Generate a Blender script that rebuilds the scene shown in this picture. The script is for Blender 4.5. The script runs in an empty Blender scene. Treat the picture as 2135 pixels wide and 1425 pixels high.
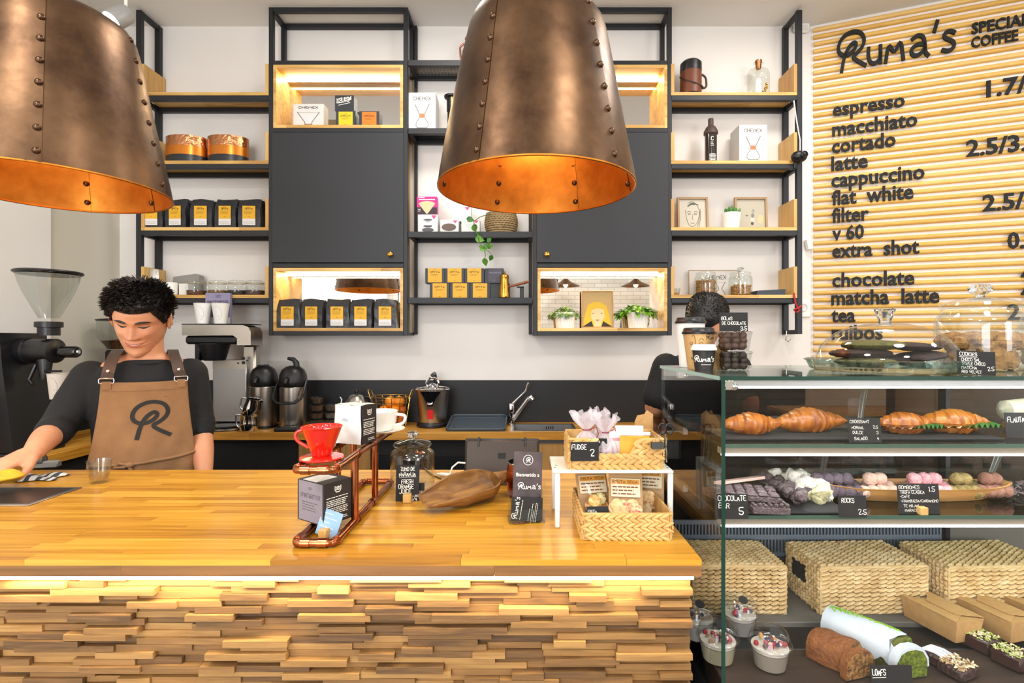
import bpy, bmesh, math, random
from mathutils import Vector, Matrix, Euler
R = math.radians
rnd = random.Random(7)
C = bpy.context.scene.collection
SC = bpy.context.scene

# ---------------------------------------------------------------- camera, world, lights, exposure
F = 1080.0            # focal length in pixels of the 2135 px wide frame
CX, CY, EYE = 1090.0, 710.0, 1.5
cam_d = bpy.data.cameras.new('camera'); cam = bpy.data.objects.new('camera', cam_d); C.objects.link(cam)
cam.location = (0, 0, EYE); cam.rotation_euler = (R(90), 0, 0)
cam_d.sensor_width = 36; cam_d.lens = F / 2135 * 36
cam_d.shift_x = -(CX - 1067.5) / 2135; cam_d.shift_y = (CY - 712.5) / 2135
cam_d.clip_start = 0.05
SC.camera = cam
SC.view_settings.view_transform = 'Standard'; SC.view_settings.look = 'None'
SC.view_settings.gamma = 1; SC.view_settings.use_curve_mapping = False
SC.view_settings.exposure = 0.12
SC.cycles.max_bounces = 10; SC.cycles.transparent_max_bounces = 24
SC.cycles.caustics_reflective = False; SC.cycles.caustics_refractive = False
SC.cycles.sample_clamp_indirect = 6
w = bpy.data.worlds.new('world'); SC.world = w; w.use_nodes = True
w.node_tree.nodes['Background'].inputs[0].default_value = (0.80, 0.88, 1.0, 1)
w.node_tree.nodes['Background'].inputs[1].default_value = 0.6

def light(name, kind, loc, power, color=(1, 1, 1), rot=(0, 0, 0), size=None, size_y=None, spot=None):
    d = bpy.data.lights.new(name, kind); d.energy = power; d.color = color
    o = bpy.data.objects.new(name, d); C.objects.link(o); o.location = loc; o.rotation_euler = rot
    if kind == 'AREA':
        d.shape = 'RECTANGLE' if size_y else 'DISK'; d.size = size or 1
        if size_y: d.size_y = size_y
    elif size is not None: d.shadow_soft_size = size
    if spot: d.spot_size = R(spot); d.spot_blend = 0.6
    return o

ZC = 3.44             # ceiling
YW = 3.2              # back wall
light('bar_edge_led', 'AREA', (-.35, 1.0595, 1.0105), 2.8, (1, .86, .58), (0, 0, 0), 1.42, .008)
# daylight through the two shop windows behind the camera
light('window_daylight', 'AREA', (-1.25, -3.05, 1.75), 115, (0.95, 0.97, 1.0), (R(90), 0, 0), 2.0, 2.5)
light('window_daylight', 'AREA', (3.6, -3.05, 2.2), 75, (0.95, 0.97, 1.0), (R(90), 0, 0), 1.5, 1.6)
# added ceiling fill lights for even brightness
for x, y, p in ((-1.4, 0.2, 26), (0.9, 0.2, 26), (3.0, 0.6, 26), (-1.4, -1.6, 26), (0.9, -1.6, 26), (-0.42, 2.25, 17), (1.5, 2.2, 17)):
    light('ceiling_fill_light', 'AREA', (x, y, ZC - 0.035), p, (1.0, 0.95, 0.88), (0, 0, 0), 0.5)

# ---------------------------------------------------------------- helpers
def at(px, py, Y): return Vector(((px - CX) * Y / F, Y, EYE + (CY - py) * Y / F))
def wx(px, Y): return (px - CX) * Y / F
def wz(py, Y): return EYE + (CY - py) * Y / F
def lin(c): return c / 12.92 if c <= 0.04045 else ((c + 0.055) / 1.055) ** 2.4
def hx(h):
    if not isinstance(h, str): return tuple(h)
    h = h.lstrip('#'); return tuple(lin(int(h[i:i + 2], 16) / 255) for i in (0, 2, 4))

class MB:
    """collects shapes in local coordinates, build() links them as one mesh object"""
    def __init__(s): s.v = []; s.f = []; s.m = []; s.mi = 0; s.M = None
    def add(s, vs, fs):
        b = len(s.v)
        if s.M is not None: vs = [s.M @ Vector(p) for p in vs]
        s.v += [tuple(p) for p in vs]
        for f in fs: s.f.append([b + i for i in f]); s.m.append(s.mi)
        return s
    def mat(s, i): s.mi = i; return s
    def xf(s, M=None): s.M = M; return s
    def box(s, x0, x1, y0, y1, z0, z1, c=0.0):
        if x1 < x0: x0, x1 = x1, x0
        if y1 < y0: y0, y1 = y1, y0
        if z1 < z0: z0, z1 = z1, z0
        if c <= 0:
            vs = [(x, y, z) for z in (z0, z1) for y in (y0, y1) for x in (x0, x1)]
            return s.add(vs, [(0, 2, 3, 1), (4, 5, 7, 6), (0, 1, 5, 4), (2, 6, 7, 3), (0, 4, 6, 2), (1, 3, 7, 5)])
        c = min(c, (x1 - x0) * .45, (y1 - y0) * .45, (z1 - z0) * .45)
        vs = []; idx = {}
        for k, z in enumerate((z0, z1)):
            for j, y in enumerate((y0, y1)):
                for i, x in enumerate((x0, x1)):
                    dx, dy, dz = (c, -c)[i], (c, -c)[j], (c, -c)[k]
                    idx[i, j, k] = len(vs)
                    vs += [(x, y + dy, z + dz), (x + dx, y, z + dz), (x + dx, y + dy, z)]
        g = lambda i, j, k, a: idx[i, j, k] + a
        fs = [(g(0,0,0,0), g(0,0,1,0), g(0,1,1,0), g(0,1,0,0)), (g(1,0,0,0), g(1,1,0,0), g(1,1,1,0), g(1,0,1,0)),
              (g(0,0,0,1), g(1,0,0,1), g(1,0,1,1), g(0,0,1,1)), (g(0,1,0,1), g(0,1,1,1), g(1,1,1,1), g(1,1,0,1)),
              (g(0,0,0,2), g(0,1,0,2), g(1,1,0,2), g(1,0,0,2)), (g(0,0,1,2), g(1,0,1,2), g(1,1,1,2), g(0,1,1,2))]
        for j in (0, 1):
            for k in (0, 1): fs.append((g(0,j,k,1), g(1,j,k,1), g(1,j,k,2), g(0,j,k,2)))
        for i in (0, 1):
            for k in (0, 1): fs.append((g(i,0,k,0), g(i,1,k,0), g(i,1,k,2), g(i,0,k,2)))
        for i in (0, 1):
            for j in (0, 1): fs.append((g(i,j,0,0), g(i,j,1,0), g(i,j,1,1), g(i,j,0,1)))
        for i in (0, 1):
            for j in (0, 1):
                for k in (0, 1): fs.append((g(i,j,k,0), g(i,j,k,1), g(i,j,k,2)))
        return s.add(vs, fs)
    def lathe(s, prof, n=24, c=(0, 0, 0), cap=True, sx=1, sy=1, a0=0, a1=360):
        """prof: list of (radius, z)"""
        full = abs(a1 - a0) >= 360; m = n if full else n + 1
        vs = []; fs = []
        for r, z in prof:
            for i in range(m):
                a = R(a0) + (R(a1) - R(a0)) * i / n
                vs.append((c[0] + r * math.cos(a) * sx, c[1] + r * math.sin(a) * sy, c[2] + z))
        for k in range(len(prof) - 1):
            for i in range(n):
                j = (i + 1) % m
                fs.append((k*m+i, k*m+j, (k+1)*m+j, (k+1)*m+i))
        if cap and full:
            if prof[0][0] > 1e-6: fs.append(tuple(range(m))[::-1])
            if prof[-1][0] > 1e-6: fs.append(tuple((len(prof)-1)*m + i for i in range(m)))
        return s.add(vs, fs)
    def tube(s, pts, r, n=8, closed=False, cap=True):
        pts = [Vector(p) for p in pts]; N = len(pts)
        rs = r if isinstance(r, (list, tuple)) else [r] * N
        vs = []; fs = []; up = None
        for i, p in enumerate(pts):
            if closed: t = pts[(i + 1) % N] - pts[i - 1]
            else: t = pts[min(i + 1, N - 1)] - pts[max(i - 1, 0)]
            if t.length < 1e-9: t = Vector((0, 0, 1))
            t.normalize()
            if up is None: up = Vector((0, 0, 1)) if abs(t.z) < .9 else Vector((0, 1, 0))
            a = up - t * up.dot(t)
            if a.length < 1e-5: a = t.orthogonal()
            a.normalize(); b = t.cross(a); up = a
            for k in range(n):
                q = 2 * math.pi * k / n
                vs.append(p + (a * math.cos(q) + b * math.sin(q)) * rs[i])
        for i in range(N if closed else N - 1):
            j = (i + 1) % N
            for k in range(n): fs.append((i*n+k, i*n+(k+1) % n, j*n+(k+1) % n, j*n+k))
        if cap and not closed: fs.append(tuple(range(n))[::-1]); fs.append(tuple((N-1)*n+k for k in range(n)))
        return s.add(vs, fs)
    def prism(s, poly, h0, h1, axis='z'):
        """extrudes a 2D polygon: axis z: (x,y), y: (x,z), x: (y,z)"""
        n = len(poly)
        def p3(p, h): return (p[0], p[1], h) if axis == 'z' else ((p[0], h, p[1]) if axis == 'y' else (h, p[0], p[1]))
        vs = [p3(p, h0) for p in poly] + [p3(p, h1) for p in poly]
        fs = [tuple(range(n)), tuple(range(2*n-1, n-1, -1))] + [(i, n+i, n+(i+1) % n, (i+1) % n) for i in range(n)]
        return s.add(vs, fs)
    def ball(s, c, r, nu=12, nv=8, sq=None):
        rx, ry, rz = (r, r, r) if not isinstance(r, (tuple, list)) else r
        vs = [(c[0], c[1], c[2] - rz)]; fs = []
        for j in range(1, nv):
            t = -math.pi/2 + math.pi*j/nv
            for i in range(nu):
                a = 2*math.pi*i/nu
                vs.append((c[0]+rx*math.cos(t)*math.cos(a), c[1]+ry*math.cos(t)*math.sin(a), c[2]+rz*math.sin(t)))
        vs.append((c[0], c[1], c[2]+rz)); L = len(vs)-1
        for i in range(nu):
            fs.append((0, 1+(i+1) % nu, 1+i)); fs.append((L, L-nu+i, L-nu+(i+1) % nu))
        for j in range(nv-2):
            for i in range(nu):
                a = 1+j*nu+i; b = 1+j*nu+(i+1) % nu
                fs.append((a, b, b+nu, a+nu))
        return s.add(vs, fs)
    def grid(s, fn, nu, nv, closed_u=False):
        vs = [fn(i/(nu if closed_u else nu-1), j/(nv-1)) for j in range(nv) for i in range(nu)]
        fs = []
        for j in range(nv-1):
            for i in range(nu if closed_u else nu-1):
                k = (i+1) % nu
                fs.append((j*nu+i, j*nu+k, (j+1)*nu+k, (j+1)*nu+i))
        return s.add(vs, fs)
    def mesh(s, name, mats, smooth=True, angle=38):
        me = bpy.data.meshes.new(name); me.from_pydata(s.v, [], s.f)
        mats = mats if isinstance(mats, (list, tuple)) else [mats]
        for m in mats: me.materials.append(m)
        if len(mats) > 1: me.polygons.foreach_set('material_index', s.m)
        bm = bmesh.new(); bm.from_mesh(me); bmesh.ops.recalc_face_normals(bm, faces=bm.faces); bm.to_mesh(me); bm.free()
        if smooth:
            me.polygons.foreach_set('use_smooth', [True] * len(me.polygons)); me.set_sharp_from_angle(angle=R(angle))
        me.update(); return me
    def build(s, name, mats, parent=None, smooth=True, angle=38):
        o = bpy.data.objects.new(name, s.mesh(name, mats, smooth, angle)); C.objects.link(o)
        if parent: o.parent = parent
        return o

def tag(o, label=None, cat=None, group=None, kind=None):
    if label: o['label'] = label
    if cat: o['category'] = cat
    if group: o['group'] = group
    if kind: o['kind'] = kind
    return o
def thing(name, label, cat, loc=(0, 0, 0), rz=0, group=None):
    o = bpy.data.objects.new(name, None); C.objects.link(o); o.empty_display_size = .02
    o.location = loc; o.rotation_euler = (0, 0, R(rz))
    return tag(o, label, cat, group)
def dup(root, loc, rz=None, label=None, scale=None):
    r = root.copy(); C.objects.link(r); r.location = loc
    if rz is not None: r.rotation_euler = (0, 0, R(rz))
    if scale is not None: r.scale = (scale,) * 3 if not isinstance(scale, (tuple, list)) else scale
    if label: r['label'] = label
    for ch in list(root.children):
        c = ch.copy(); C.objects.link(c); c.parent = r
        for g in list(ch.children):
            d = g.copy(); C.objects.link(d); d.parent = c
    return r
def struct(o): o['kind'] = 'structure'; return o
def link(name, me, parent=None, loc=None, rot=None, scale=None):
    o = bpy.data.objects.new(name, me); C.objects.link(o)
    if parent: o.parent = parent
    if loc is not None: o.location = loc
    if rot is not None: o.rotation_euler = rot
    if scale is not None: o.scale = scale
    return o

# ---------------------------------------------------------------- materials
_mc = {}
def mat(name, col='#808080', rough=.5, metal=0, noise=None, bump=None, trans=0, ior=1.45, emit=None, coat=0, alpha=1, spec=None, aniso=None):
    """noise: (scale, second colour, amount), bump: (scale, strength)"""
    if name in _mc: return _mc[name]
    m = bpy.data.materials.new(name); m.use_nodes = True; nt = m.node_tree
    b = nt.nodes['Principled BSDF']; I = b.inputs
    I['Base Color'].default_value = (*hx(col), 1); I['Roughness'].default_value = rough; I['Metallic'].default_value = metal
    if spec is not None: I['Specular IOR Level'].default_value = spec
    if trans: I['Transmission Weight'].default_value = trans; I['IOR'].default_value = ior
    if coat: I['Coat Weight'].default_value = coat; I['Coat Roughness'].default_value = .08
    if alpha < 1: I['Alpha'].default_value = alpha
    if emit: I['Emission Color'].default_value = (*hx(emit[0]), 1); I['Emission Strength'].default_value = emit[1]
    tc = None
    if noise or bump: tc = nt.nodes.new('ShaderNodeTexCoord')
    if noise:
        n = nt.nodes.new('ShaderNodeTexNoise'); n.inputs['Scale'].default_value = noise[0]; n.inputs['Detail'].default_value = 5
        nt.links.new(tc.outputs['Object'], n.inputs['Vector'])
        r = nt.nodes.new('ShaderNodeValToRGB'); r.color_ramp.elements[0].position = .5 - .5 * noise[2] * .6; r.color_ramp.elements[1].position = .5 + .5 * noise[2] * .6
        r.color_ramp.elements[0].color = (*hx(col), 1); r.color_ramp.elements[1].color = (*hx(noise[1]), 1)
        nt.links.new(n.outputs[0], r.inputs[0]); nt.links.new(r.outputs[0], I['Base Color'])
    if bump:
        n = nt.nodes.new('ShaderNodeTexNoise'); n.inputs['Scale'].default_value = bump[0]; n.inputs['Detail'].default_value = 3
        nt.links.new(tc.outputs['Object'], n.inputs['Vector'])
        bp = nt.nodes.new('ShaderNodeBump'); bp.inputs['Strength'].default_value = bump[1]; bp.inputs['Distance'].default_value = .01
        nt.links.new(n.outputs[0], bp.inputs['Height']); nt.links.new(bp.outputs[0], I['Normal'])
    _mc[name] = m; return m

def wood(name, cols, rough=.4, stretch=(3, 60, 60), world=True, per_object=.5, bump=.12, coat=0, blocks=None):
    """grain along x (stretch = noise frequency per axis); colour also varies from object to object; blocks=(length,width) glues staves"""
    if name in _mc: return _mc[name]
    m = bpy.data.materials.new(name); m.use_nodes = True; nt = m.node_tree; N = nt.nodes.new; L = nt.links.new
    b = nt.nodes['Principled BSDF']; b.inputs['Roughness'].default_value = rough
    if coat: b.inputs['Coat Weight'].default_value = coat; b.inputs['Coat Roughness'].default_value = .15
    geo = N('ShaderNodeNewGeometry') if world else N('ShaderNodeTexCoord')
    vec = geo.outputs['Position'] if world else geo.outputs['Object']
    oi = N('ShaderNodeObjectInfo')
    cb = N('ShaderNodeCombineXYZ'); mu = N('ShaderNodeMath'); mu.operation = 'MULTIPLY'; mu.inputs[1].default_value = 37.0
    L(oi.outputs['Random'], mu.inputs[0])
    for i in range(3): L(mu.outputs[0], cb.inputs[i])
    ad = N('ShaderNodeVectorMath'); ad.operation = 'ADD'; L(vec, ad.inputs[0]); L(cb.outputs[0], ad.inputs[1])
    mp = N('ShaderNodeMapping'); mp.inputs['Scale'].default_value = stretch; L(ad.outputs[0], mp.inputs['Vector'])
    n = N('ShaderNodeTexNoise'); n.inputs['Scale'].default_value = 1; n.inputs['Detail'].default_value = 6; n.inputs['Distortion'].default_value = .6
    L(mp.outputs[0], n.inputs['Vector'])
    mix = N('ShaderNodeMath'); mix.operation = 'MULTIPLY_ADD'; mix.inputs[1].default_value = 1 - per_object * .55
    src = oi.outputs['Random']
    if blocks:
        br = N('ShaderNodeTexBrick'); br.inputs['Scale'].default_value = 1; br.inputs['Mortar Size'].default_value = 0
        br.inputs['Brick Width'].default_value = blocks[0]; br.inputs['Row Height'].default_value = blocks[1]
        br.inputs['Color1'].default_value = (0, 0, 0, 1); br.inputs['Color2'].default_value = (1, 1, 1, 1)
        sw = N('ShaderNodeSeparateXYZ'); L(vec, sw.inputs[0]); c2 = N('ShaderNodeCombineXYZ')
        sm = N('ShaderNodeMath'); sm.operation = 'ADD'; L(sw.outputs[1], sm.inputs[0]); L(sw.outputs[2], sm.inputs[1])
        L(sw.outputs[0], c2.inputs[0]); L(sm.outputs[0], c2.inputs[1])
        L(c2.outputs[0], br.inputs['Vector']); src = br.outputs['Color']
    ms = N('ShaderNodeMath'); ms.operation = 'MULTIPLY'; ms.inputs[1].default_value = per_object * .55; L(src, ms.inputs[0])
    L(n.outputs[0], mix.inputs[0]); L(ms.outputs[0], mix.inputs[2])
    r = N('ShaderNodeValToRGB'); e = r.color_ramp.elements
    for k in range(len(cols) - 2): e.new(.5)
    for k, c in enumerate(cols): e[k].position = .22 + .56 * k / (len(cols) - 1); e[k].color = (*hx(c), 1)
    L(mix.outputs[0], r.inputs[0]); L(r.outputs[0], b.inputs['Base Color'])
    if bump:
        bp = N('ShaderNodeBump'); bp.inputs['Strength'].default_value = bump; bp.inputs['Distance'].default_value = .002
        L(n.outputs[0], bp.inputs['Height']); L(bp.outputs[0], b.inputs['Normal'])
    _mc[name] = m; return m

def glass(name, tint='#ffffff', rough=0.0, refl=.06, dens=0.0):
    """thin clear glass: transparent with a fresnel mirror coat (cheap and clean for panes and jars)"""
    if name in _mc: return _mc[name]
    m = bpy.data.materials.new(name); m.use_nodes = True; nt = m.node_tree; N = nt.nodes.new; L = nt.links.new
    nt.nodes.remove(nt.nodes['Principled BSDF']); out = nt.nodes['Material Output']
    t = N('ShaderNodeBsdfTransparent'); t.inputs[0].default_value = (*hx(tint), 1)
    g = N('ShaderNodeBsdfGlossy'); g.inputs['Roughness'].default_value = rough
    lw = N('ShaderNodeLayerWeight'); lw.inputs[0].default_value = .5
    pw = N('ShaderNodeMath'); pw.operation = 'POWER'; pw.inputs[1].default_value = 5; L(lw.outputs['Facing'], pw.inputs[0])
    mx = N('ShaderNodeMath'); mx.operation = 'MULTIPLY_ADD'; mx.inputs[1].default_value = .9; mx.inputs[2].default_value = .025 + dens; mx.use_clamp = True
    L(pw.outputs[0], mx.inputs[0])
    s = N('ShaderNodeMixShader'); L(mx.outputs[0], s.inputs[0]); L(t.outputs[0], s.inputs[1]); L(g.outputs[0], s.inputs[2]); L(s.outputs[0], out.inputs[0])
    _mc[name] = m; return m

M = dict(
    wall=mat('wall_paint', '#ebe6e1', .75, bump=(60, .03)), cream=mat('shaded_wall_paint', '#d8d3c4', .8), white_wall=mat('white_paint', '#f4f3f0', .7),
    ceil=mat('ceiling_paint', '#e9e7e3', .85), black_panel=mat('black_panel', '#17181b', .55, bump=(30, .02)),
    steel_black=mat('black_powder_coat', '#191b20', .5, bump=(300, .05)), door=mat('charcoal_laminate', '#25272c', .55),
    floor=mat('floor_concrete', '#6d675f', .6, noise=(4, '#7d766c', .6)),
    mirror=mat('mirror', '#f2f2f2', .01, 1), black=mat('black_plastic', '#121316', .38), black_gloss=mat('black_gloss', '#0e0f11', .12),
    black_matte=mat('black_matte', '#141414', .75), white=mat('white_plastic', '#efece6', .4), paper=mat('white_card', '#dedbd7', .6),
    chrome=mat('chrome', '#d8d8da', .08, 1), steel=mat('brushed_steel', '#b9b3aa', .3, 1), steel2=mat('satin_steel', '#a9a9a8', .38, 1),
    brass=mat('brass', '#c99a43', .25, 1, bump=(60, .15)), copper_pipe=mat('copper_pipe', '#c17a53', .18, 1, noise=(25, '#8e4a2a', .7)),
    chalk=mat('chalk_paint', '#f2efe6', .9), slate=mat('slate_card', '#1d1c1c', .8, bump=(90, .06)),
    kraft=mat('kraft_card', '#c39a62', .75, noise=(70, '#b88d55', .6)), ink=mat('ink', '#191714', .7), grey_ink=mat('grey_ink', '#8d8a86', .7),
    yellow=mat('yellow_label', '#e0a91c', .55), orange=mat('orange_label', '#dd7a20', .55), red=mat('glazed_red', '#d31f10', .14, coat=.5),
    bag=mat('black_foil_bag', '#26272b', .38, bump=(35, .35)), silver=mat('silver_foil', '#dfe2e4', .35, .4, bump=(22, .15)),
    led=mat('led_warm', '#ffffff', .5, emit=('#ffe6b8', 42)), led_cool=mat('led_cool', '#ffffff', .5, emit=('#f4f8ff', 4)),
    bulb=mat('bulb_glow', '#ffffff', .5, emit=('#ffbf73', 30)), led_bar=mat('led_counter', '#ffffff', .5, emit=('#fff0c8', 9)),
    oak=wood('oak', ['#a4773f', '#c4974f', '#dcb56c', '#e6c480'], .45, (4, 45, 45), per_object=.55, blocks=(.55, .07)),
    oak_part=wood('oak_plain', ['#b07f45', '#cda05a', '#e0bb76'], .45, (45, 45, 4), per_object=.5),
    worktop=wood('golden_worktop', ['#96601a', '#bf8422', '#d69c32', '#e4b349'], .32, (3.2, 70, 70), per_object=.55, bump=.06, coat=.25),
    worktop_edge=wood('worktop_edge', ['#6e4a24', '#96683a', '#b0824c'], .45, (3.2, 55, 55), per_object=.6, bump=.1),
    glass=glass('clear_glass'), glass_green=glass('green_edge_glass', '#e8f4ee'), glass_smoke=glass('smoked_glass', '#8d8377', dens=-.01),
    leaf=mat('leaf', '#3f7d24', .45, noise=(30, '#78ac3c', .9)), leaf_dark=mat('leaf_dark', '#2c5c22', .45, noise=(30, '#4f8a38', .9)),
)
M['glass_edge'] = mat('glass_edge', '#16382f', .15)
# ---------------------------------------------------------------- room shell
XL = -2.49
def slab(name, mb, m): return struct(mb.build(name, m, smooth=False))
slab('floor', MB().box(XL - .1, 5.2, -3.4, YW + .1, -.1, 0), M['floor'])
slab('ceiling', MB().box(XL - .1, 5.2, -3.4, YW + .1, ZC, ZC + .1), M['ceil'])
slab('wall_back', MB().box(XL - .1, 1.9, YW, YW + .1, 0, ZC), M['wall'])
slab('wall_left', MB().box(XL - .1, XL, -3.3, YW, 0, ZC), M['cream'])  # shade on the rear stretch of this wall put into the beige
slab('trim_1', MB().box(XL, XL + .012, -3.2, 2.72, 0, ZC), M['white_wall'])          # light on the front stretch of the left wall, put into a whiter colour
WD = Vector((.930, -.367, 0)).normalized(); WN = Vector((-.367, -.930, 0)).normalized(); WO = Vector((1.778, YW, 0))
def wallpt(t, z, off=0.0): p = WO + WD * t + WN * off; return Vector((p.x, p.y, z))
def wall_t(px):
    k = (px - CX) / F
    return (k * WO.y - WO.x) / (WD.x - k * WD.y)
def wall_from_px(px, py, off=0.0):
    k = (px - CX) / F; o = WO + WN * off
    t = (k * o.y - o.x) / (WD.x - k * WD.y); Y = o.y + WD.y * t
    return t, EYE + (CY - py) * Y / F
mb = MB(); a, b2 = wallpt(-.05, 0), wallpt(3.3, 0); c2, d2 = b2 - WN * .1, a - WN * .1
mb.prism([(a.x, a.y), (b2.x, b2.y), (c2.x, c2.y), (d2.x, d2.y)], 0, ZC)
slab('wall_right', mb, M['wall'])
slab('wall_side', MB().box(4.6, 4.7, -3.3, 2.3, 0, ZC), M['white_wall'])
# street wall behind the camera: white painted bricks round two windows
brick = mat('white_brick', '#ece6da', .8)
nt = brick.node_tree; tb = nt.nodes.new('ShaderNodeTexBrick'); tcn = nt.nodes.new('ShaderNodeTexCoord'); mpn = nt.nodes.new('ShaderNodeMapping')
mpn.inputs['Rotation'].default_value = (R(90), 0, 0)
tb.inputs['Color1'].default_value = (.82, .78, .70, 1); tb.inputs['Color2'].default_value = (.72, .67, .58, 1); tb.inputs['Mortar'].default_value = (.55, .5, .44, 1)
tb.inputs['Scale'].default_value = 1; tb.inputs['Brick Width'].default_value = .24; tb.inputs['Row Height'].default_value = .075; tb.inputs['Mortar Size'].default_value = .006
nt.links.new(tcn.outputs['Object'], mpn.inputs[0]); nt.links.new(mpn.outputs[0], tb.inputs['Vector']); nt.links.new(tb.outputs[0], nt.nodes['Principled BSDF'].inputs['Base Color'])
mb = MB()
for x0, x1, z0, z1 in ((XL, -2.3, 0, ZC), (-.2, 2.8, 0, ZC), (4.4, 4.7, 0, ZC), (-2.3, -.2, 0, .45), (-2.3, -.2, 3.05, ZC), (2.8, 4.4, 0, 1.35), (2.8, 4.4, 3.05, ZC)):
    mb.box(x0, x1, -3.3, -3.15, z0, z1)
slab('wall_front', mb, brick)
for i, (x0, x1, zs) in enumerate(((-2.3, -.2, .45), (2.8, 4.4, 1.35))):
    wn = struct(bpy.data.objects.new('window_%d' % (i + 1), None)); C.objects.link(wn); xm = (x0 + x1) / 2
    f = MB()
    for a0, a1, z0, z1 in ((x0, x0 + .06, zs, 3.05), (x1 - .06, x1, zs, 3.05), (xm - .03, xm + .03, zs, 3.05), (x0, x1, zs, zs + .06), (x0, x1, 2.99, 3.05)):
        f.box(a0, a1, -3.28, -3.2, z0, z1)
    f.build('window_frame', M['steel_black'], wn)
    MB().box(x0 + .05, x1 - .05, -3.245, -3.24, zs + .05, 3.0).build('pane', M['glass'], wn)
# black splashback boards
slab('trim_2', MB().box(XL, 1.74, YW - .012, YW, .996, 1.254, .002), M['black_panel'])
slab('trim_3', MB().box(XL, XL + .02, 1.9, YW - .012, .996, 1.254, .002), M['black_panel'])
# unseen luminaires added to house the ceiling fill lights
lum = MB().lathe([(.27, 0), (.27, .03), (.0, .03)], 24, (0, 0, -.03)).lathe([(.25, -.031), (0, -.031)], 24).mesh('housing', M['white'])
for i, (x, y) in enumerate(((-1.4, .2), (.9, .2), (3.0, .6), (-1.4, -1.6), (.9, -1.6))):
    tag(link('ceiling_fill_luminaire', lum, None, (x, y, ZC)), 'round white luminaire added for fill light above the customer side', 'light', 'added ceiling fill luminaires')
for i, (x, y) in enumerate(((-.42, 2.25), (1.5, 2.2))):
    tag(link('ceiling_fill_luminaire', lum, None, (x, y, ZC)), 'round white luminaire added for fill light above the barista aisle', 'light', 'added ceiling fill luminaires')

# ---------------------------------------------------------------- shelving on the back wall
YF = 3.014; YB = YW - .005
S = YF / F
def sx(px): return (px - CX) * S
def sz(py): return EYE + (CY - py) * S
P = .0135   # half of a steel bar in x
def bar_px(mb, x0, x1, y0, y1, back=False, t=.028):
    """a square bar given by its front-plane pixel box; back=True puts the same bar at the wall"""
    Y0, Y1 = (YF, YF + t) if not back else (YB - t, YB)
    mb.box(sx(x0), sx(x1), Y0, Y1, sz(y0), sz(y1), .0015)
def depth_bar(mb, x0, x1, y0, y1): mb.box(sx(x0), sx(x1), YF, YB, sz(y0), sz(y1), .0015)

def open_bay(name, label, xl, xr, levels, end, bottom, side_h=66):
    """wood shelves on steel rails with a ladder frame at the free end ('l' or 'r')"""
    t = thing(name, label, 'shelf')
    xe = xl if end == 'l' else xr
    e0, e1 = (xe, xe + 11) if end == 'l' else (xe - 11, xe)
    for back in (False, True):
        mb = MB(); bar_px(mb, e0, e1, 20, bottom, back); mb.build('post', M['steel_black'], t)
    for y in (20, bottom - 9):
        mb = MB(); mb.box(sx(e0 + 1), sx(e1 - 1), YF + .028, YB - .028, sz(y), sz(y + 9), .0015); mb.build('depth_rail', M['steel_black'], t)
    for i, y in enumerate(levels):
        for back in (False, True):
            mb = MB(); bar_px(mb, xl + 11 if end == 'l' else xl, xr if end == 'l' else xr - 11, y, y + 10, back); mb.build('rail', M['steel_black'], t)
        mb = MB(); mb.box(sx(e0 + 1), sx(e1 - 1), YF + .028, YB - .028, sz(y), sz(y + 10), .0015); mb.build('depth_rail', M['steel_black'], t)
        x0, x1 = (xl + 11, xr) if end == 'l' else (xl, xr - 11)
        MB().box(sx(x0), sx(x1), YF - .001, YB - .003, sz(y) , sz(y - 7), .001).build('shelf_board', M['oak'], t)
        for k, (a, b3) in enumerate(((x0, x0 + 7), (x1 - 7, x1))):
            MB().box(sx(a), sx(b3), YF - .001, YB - .003, sz(y - 7), sz(y - 7 - side_h + 7), .001).build('end_board', M['oak_part'], t)
    return t
LV = (199, 342, 481, 622)
open_bay('open_shelf_bay', 'tall open bay of oak shelves in black steel frame beside the left wall', 283, 560, LV, 'l', 697)
right_bay = open_bay('open_shelf_bay', 'tall open bay of oak shelves in black steel frame next to the slatted menu board', 1399, 1673, LV, 'r', 697)

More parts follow.
